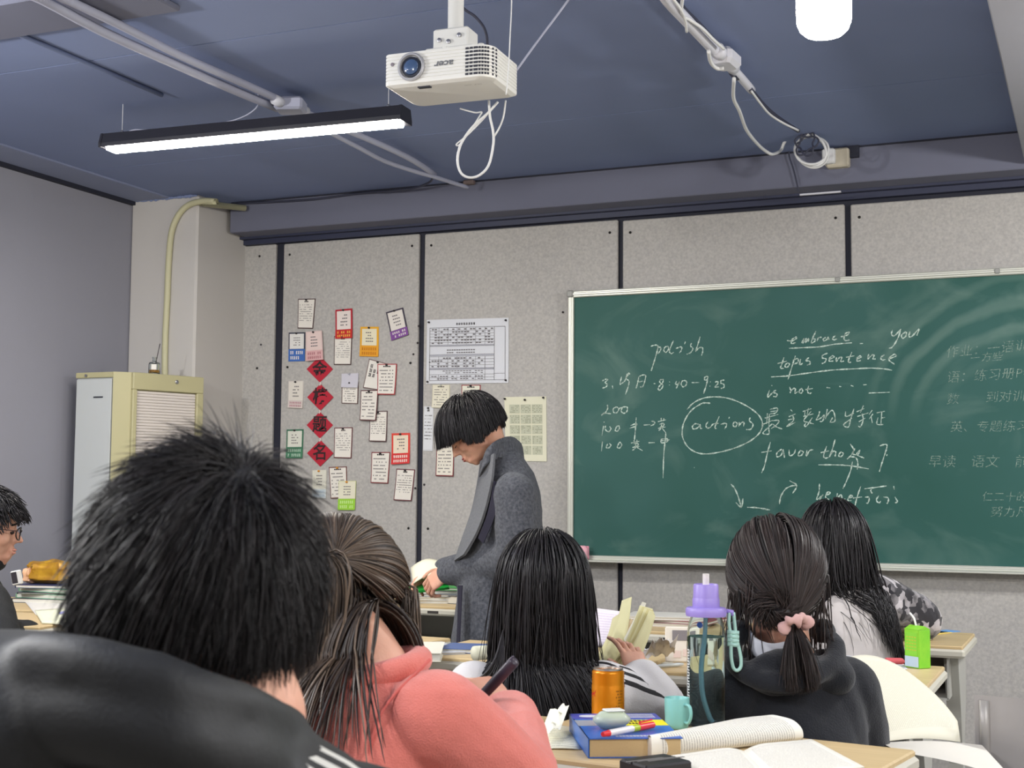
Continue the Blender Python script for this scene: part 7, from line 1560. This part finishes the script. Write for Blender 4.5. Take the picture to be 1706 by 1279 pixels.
strands('under_hair', S, .0024, M_hbrown, W5, rng, tone=np.clip(rng.normal(.12, .2, len(S)), 0, 1))
um = lambda x, y, z: (z > -.1 and z < .5 and x > .5 and y > .35)
u, P0 = scalp(150, um, rng, H, B, SK*1.03); S = grow(P0, np.tile(B@np.array((.3, .1, -1.0)), (150, 1)), cols, 15, .0135, (0, 0, -1), .8, rng.uniform(.010, .028, 150), rng, noise=.12); S = clump(S, rng, 6, .7); strands('side_lock', S, .0018, M_hbrown, W5, rng)
cap('scalp', H, B, SK*1.0, keep5, M_hdark, W5)

# ================================================================== YOUNG MAN IN FRONT OF THE CAMERA, black puffer jacket
rng = np.random.default_rng(71)
H = P5(336, 970, 1.0); B = basis(FH*1.0-RH*.10-ZU*.30, ZU, R(10))
nb = P5(372, 1205, .97); shL = P5(60, 1310, .95); shR = P5(600, 1465, .97); elL = P5(-60, 1650, 1.02); wrL = P5(100, 1550, 1.3); elR = P5(680, 1700, 1.05); wrR = P5(560, 1560, 1.3); pel = np.array((*P5(330, 1300, .90)[:2], .54))
W6, mid, ax, fw, w_ = seated('head and shoulders from behind: short black hair and black jacket, nearest of all', H, B, nb, shL, elL, wrL, shR, elR, wrR, pel, voxel=.006, hs=.92)
M_jk = stripe_mat('jacket_black_striped', (16, 17, 19), (206, 204, 196), [(-.024, -.016), (-.006, .002), (.010, .014)], rough=.62, bump=.1, lo=.0, hi=1.0)
m = top_solids(nb, shL, elL, wrL, shR, elR, wrR, pel, ax, fw, w_*1.0, arm=(.082, .076, .066, .055), belly=.15)
m.ell(tuple(P5(262, 1325, .93)), (.155, .10, .057), M4(np.array([RH, FH, ZU]).T)); m.ell(tuple(P5(12, 1228, .93)), (.120, .11, .076), M4(np.array([RH, FH, ZU]).T)); m.ell(tuple(P5(-160, 1300, .93)), (.12, .11, .08), M4(np.array([RH, FH, ZU]).T)); m.ell(tuple(P5(520, 1400, .95)), (.12, .10, .055), M4(np.array([RH, FH, ZU]).T))
ring = [P5(96, 1072, .98), P5(60, 1085, .90), P5(130, 1092, .855), P5(240, 1112, .84), P5(350, 1142, .845), P5(424, 1162, .88), P5(468, 1190, .95), P5(446, 1180, 1.03), P5(330, 1150, 1.09), P5(190, 1095, 1.07)]
ring = [p_-ZU*.008 for p_ in ring]; rg_ = catmull(ring, 5, closed=True); m.tube(rg_, .022, 16, closed=True); m.tube([p_-ZU*.030-FH*.004 for p_ in rg_], .027, 16, closed=True);
fj = folds(.008, 16, 58, (.8, .2, .5), .4)
Vh = fuse(m, .0055, 12, fj); _dr = np.min(np.linalg.norm(Vh[0][:, None, :]-np.array(rg_)[None, ::2, :]-np.array((0, 0, -.02))[None, None, :], axis=2), axis=1)
arc, along = arm_coords(Vh[0], [P5(270, 1262, .93), P5(430, 1310, .93), P5(580, 1390, .94), elR], -fw*.62+ZU*.78); along = np.where(((Vh[0]-P5(300, 1290, .93))@RH) > .0, along, -1); _d2 = np.min(np.linalg.norm(Vh[0][:, None, :]-np.array(rg_)[None, ::2, :], axis=2), axis=1); along = np.where((_dr < .031) | (_d2 < .034), -1, along)
raw_obj('jacket', [Vh], M_jk, W6, {'arc': arc, 'along': along})
M_jp = mat('jacket_black', (16, 17, 19), .62, bump=.1, bscale=200)
k6 = lambda x, y, z: hairline(x, y, z, .40, -.10, -.88)
SKn = np.array((.0755, .099, .0925)); u, P0 = scalp(12000, k6, rng, H, B, SKn)
crown = np.array((.28, -.62, .73)); crown /= np.linalg.norm(crown); d = u-crown; dd = np.linalg.norm(d, axis=1); swirl = np.cross(crown, u)*.5
d = d/dd[:, None]+swirl*np.exp(-dd*2)[:, None]; d[:, 2] -= .25*(u[:, 2] < .3); D, nn = tangent(P0, d@B.T, (H, B, SKn))
lift = .06+.70*np.exp(-(dd/.42)**2)*rng.random(len(u))+.30*np.clip(u[:, 2]-.35, 0, 1)*rng.random(len(u)); D = D+nn*lift[:, None]+rng.normal(0, .10, D.shape); D /= np.linalg.norm(D, axis=1)[:, None]
S = grow(P0, D, [(H, B, SKn)], 7, .0080, (B@np.array((0, .1, -.9))), .90, rng.uniform(.002, .011, len(P0)), rng, noise=.3, lens=rng.uniform(.7, 1.2, len(u))*np.where(u[:, 2] < -.35, .6, 1.0))
cap('scalp', H, B, SKn*1.0, k6, M_hdark, W6); strands('hair', clump(S, rng, 900, .30, 1.3), .00062, M_hdark, W6, rng, taper=.2, label='short tousled black hair with a whorl')

# chairs the seated people sit on
for lab, pel_, fwv in (('low backed chair under the girl in the striped hoodie', W1, None), ('low backed chair under the girl in the black hoodie', W2, None), ('low backed chair under the girl in the checked fleece', W3, None), ('low backed chair under the young man with glasses', W4, RH), ('low backed chair under the pink fleece girl', W5, None), ('low backed chair under the nearest young man', W6, None)):
    f = FH if fwv is None else fwv; o_ = pel_.location; chair(lab, o_[0]+f[0]*.06, o_[1]+f[1]*.06, math.atan2(-f[0], f[1]), z=.42, top=.66)
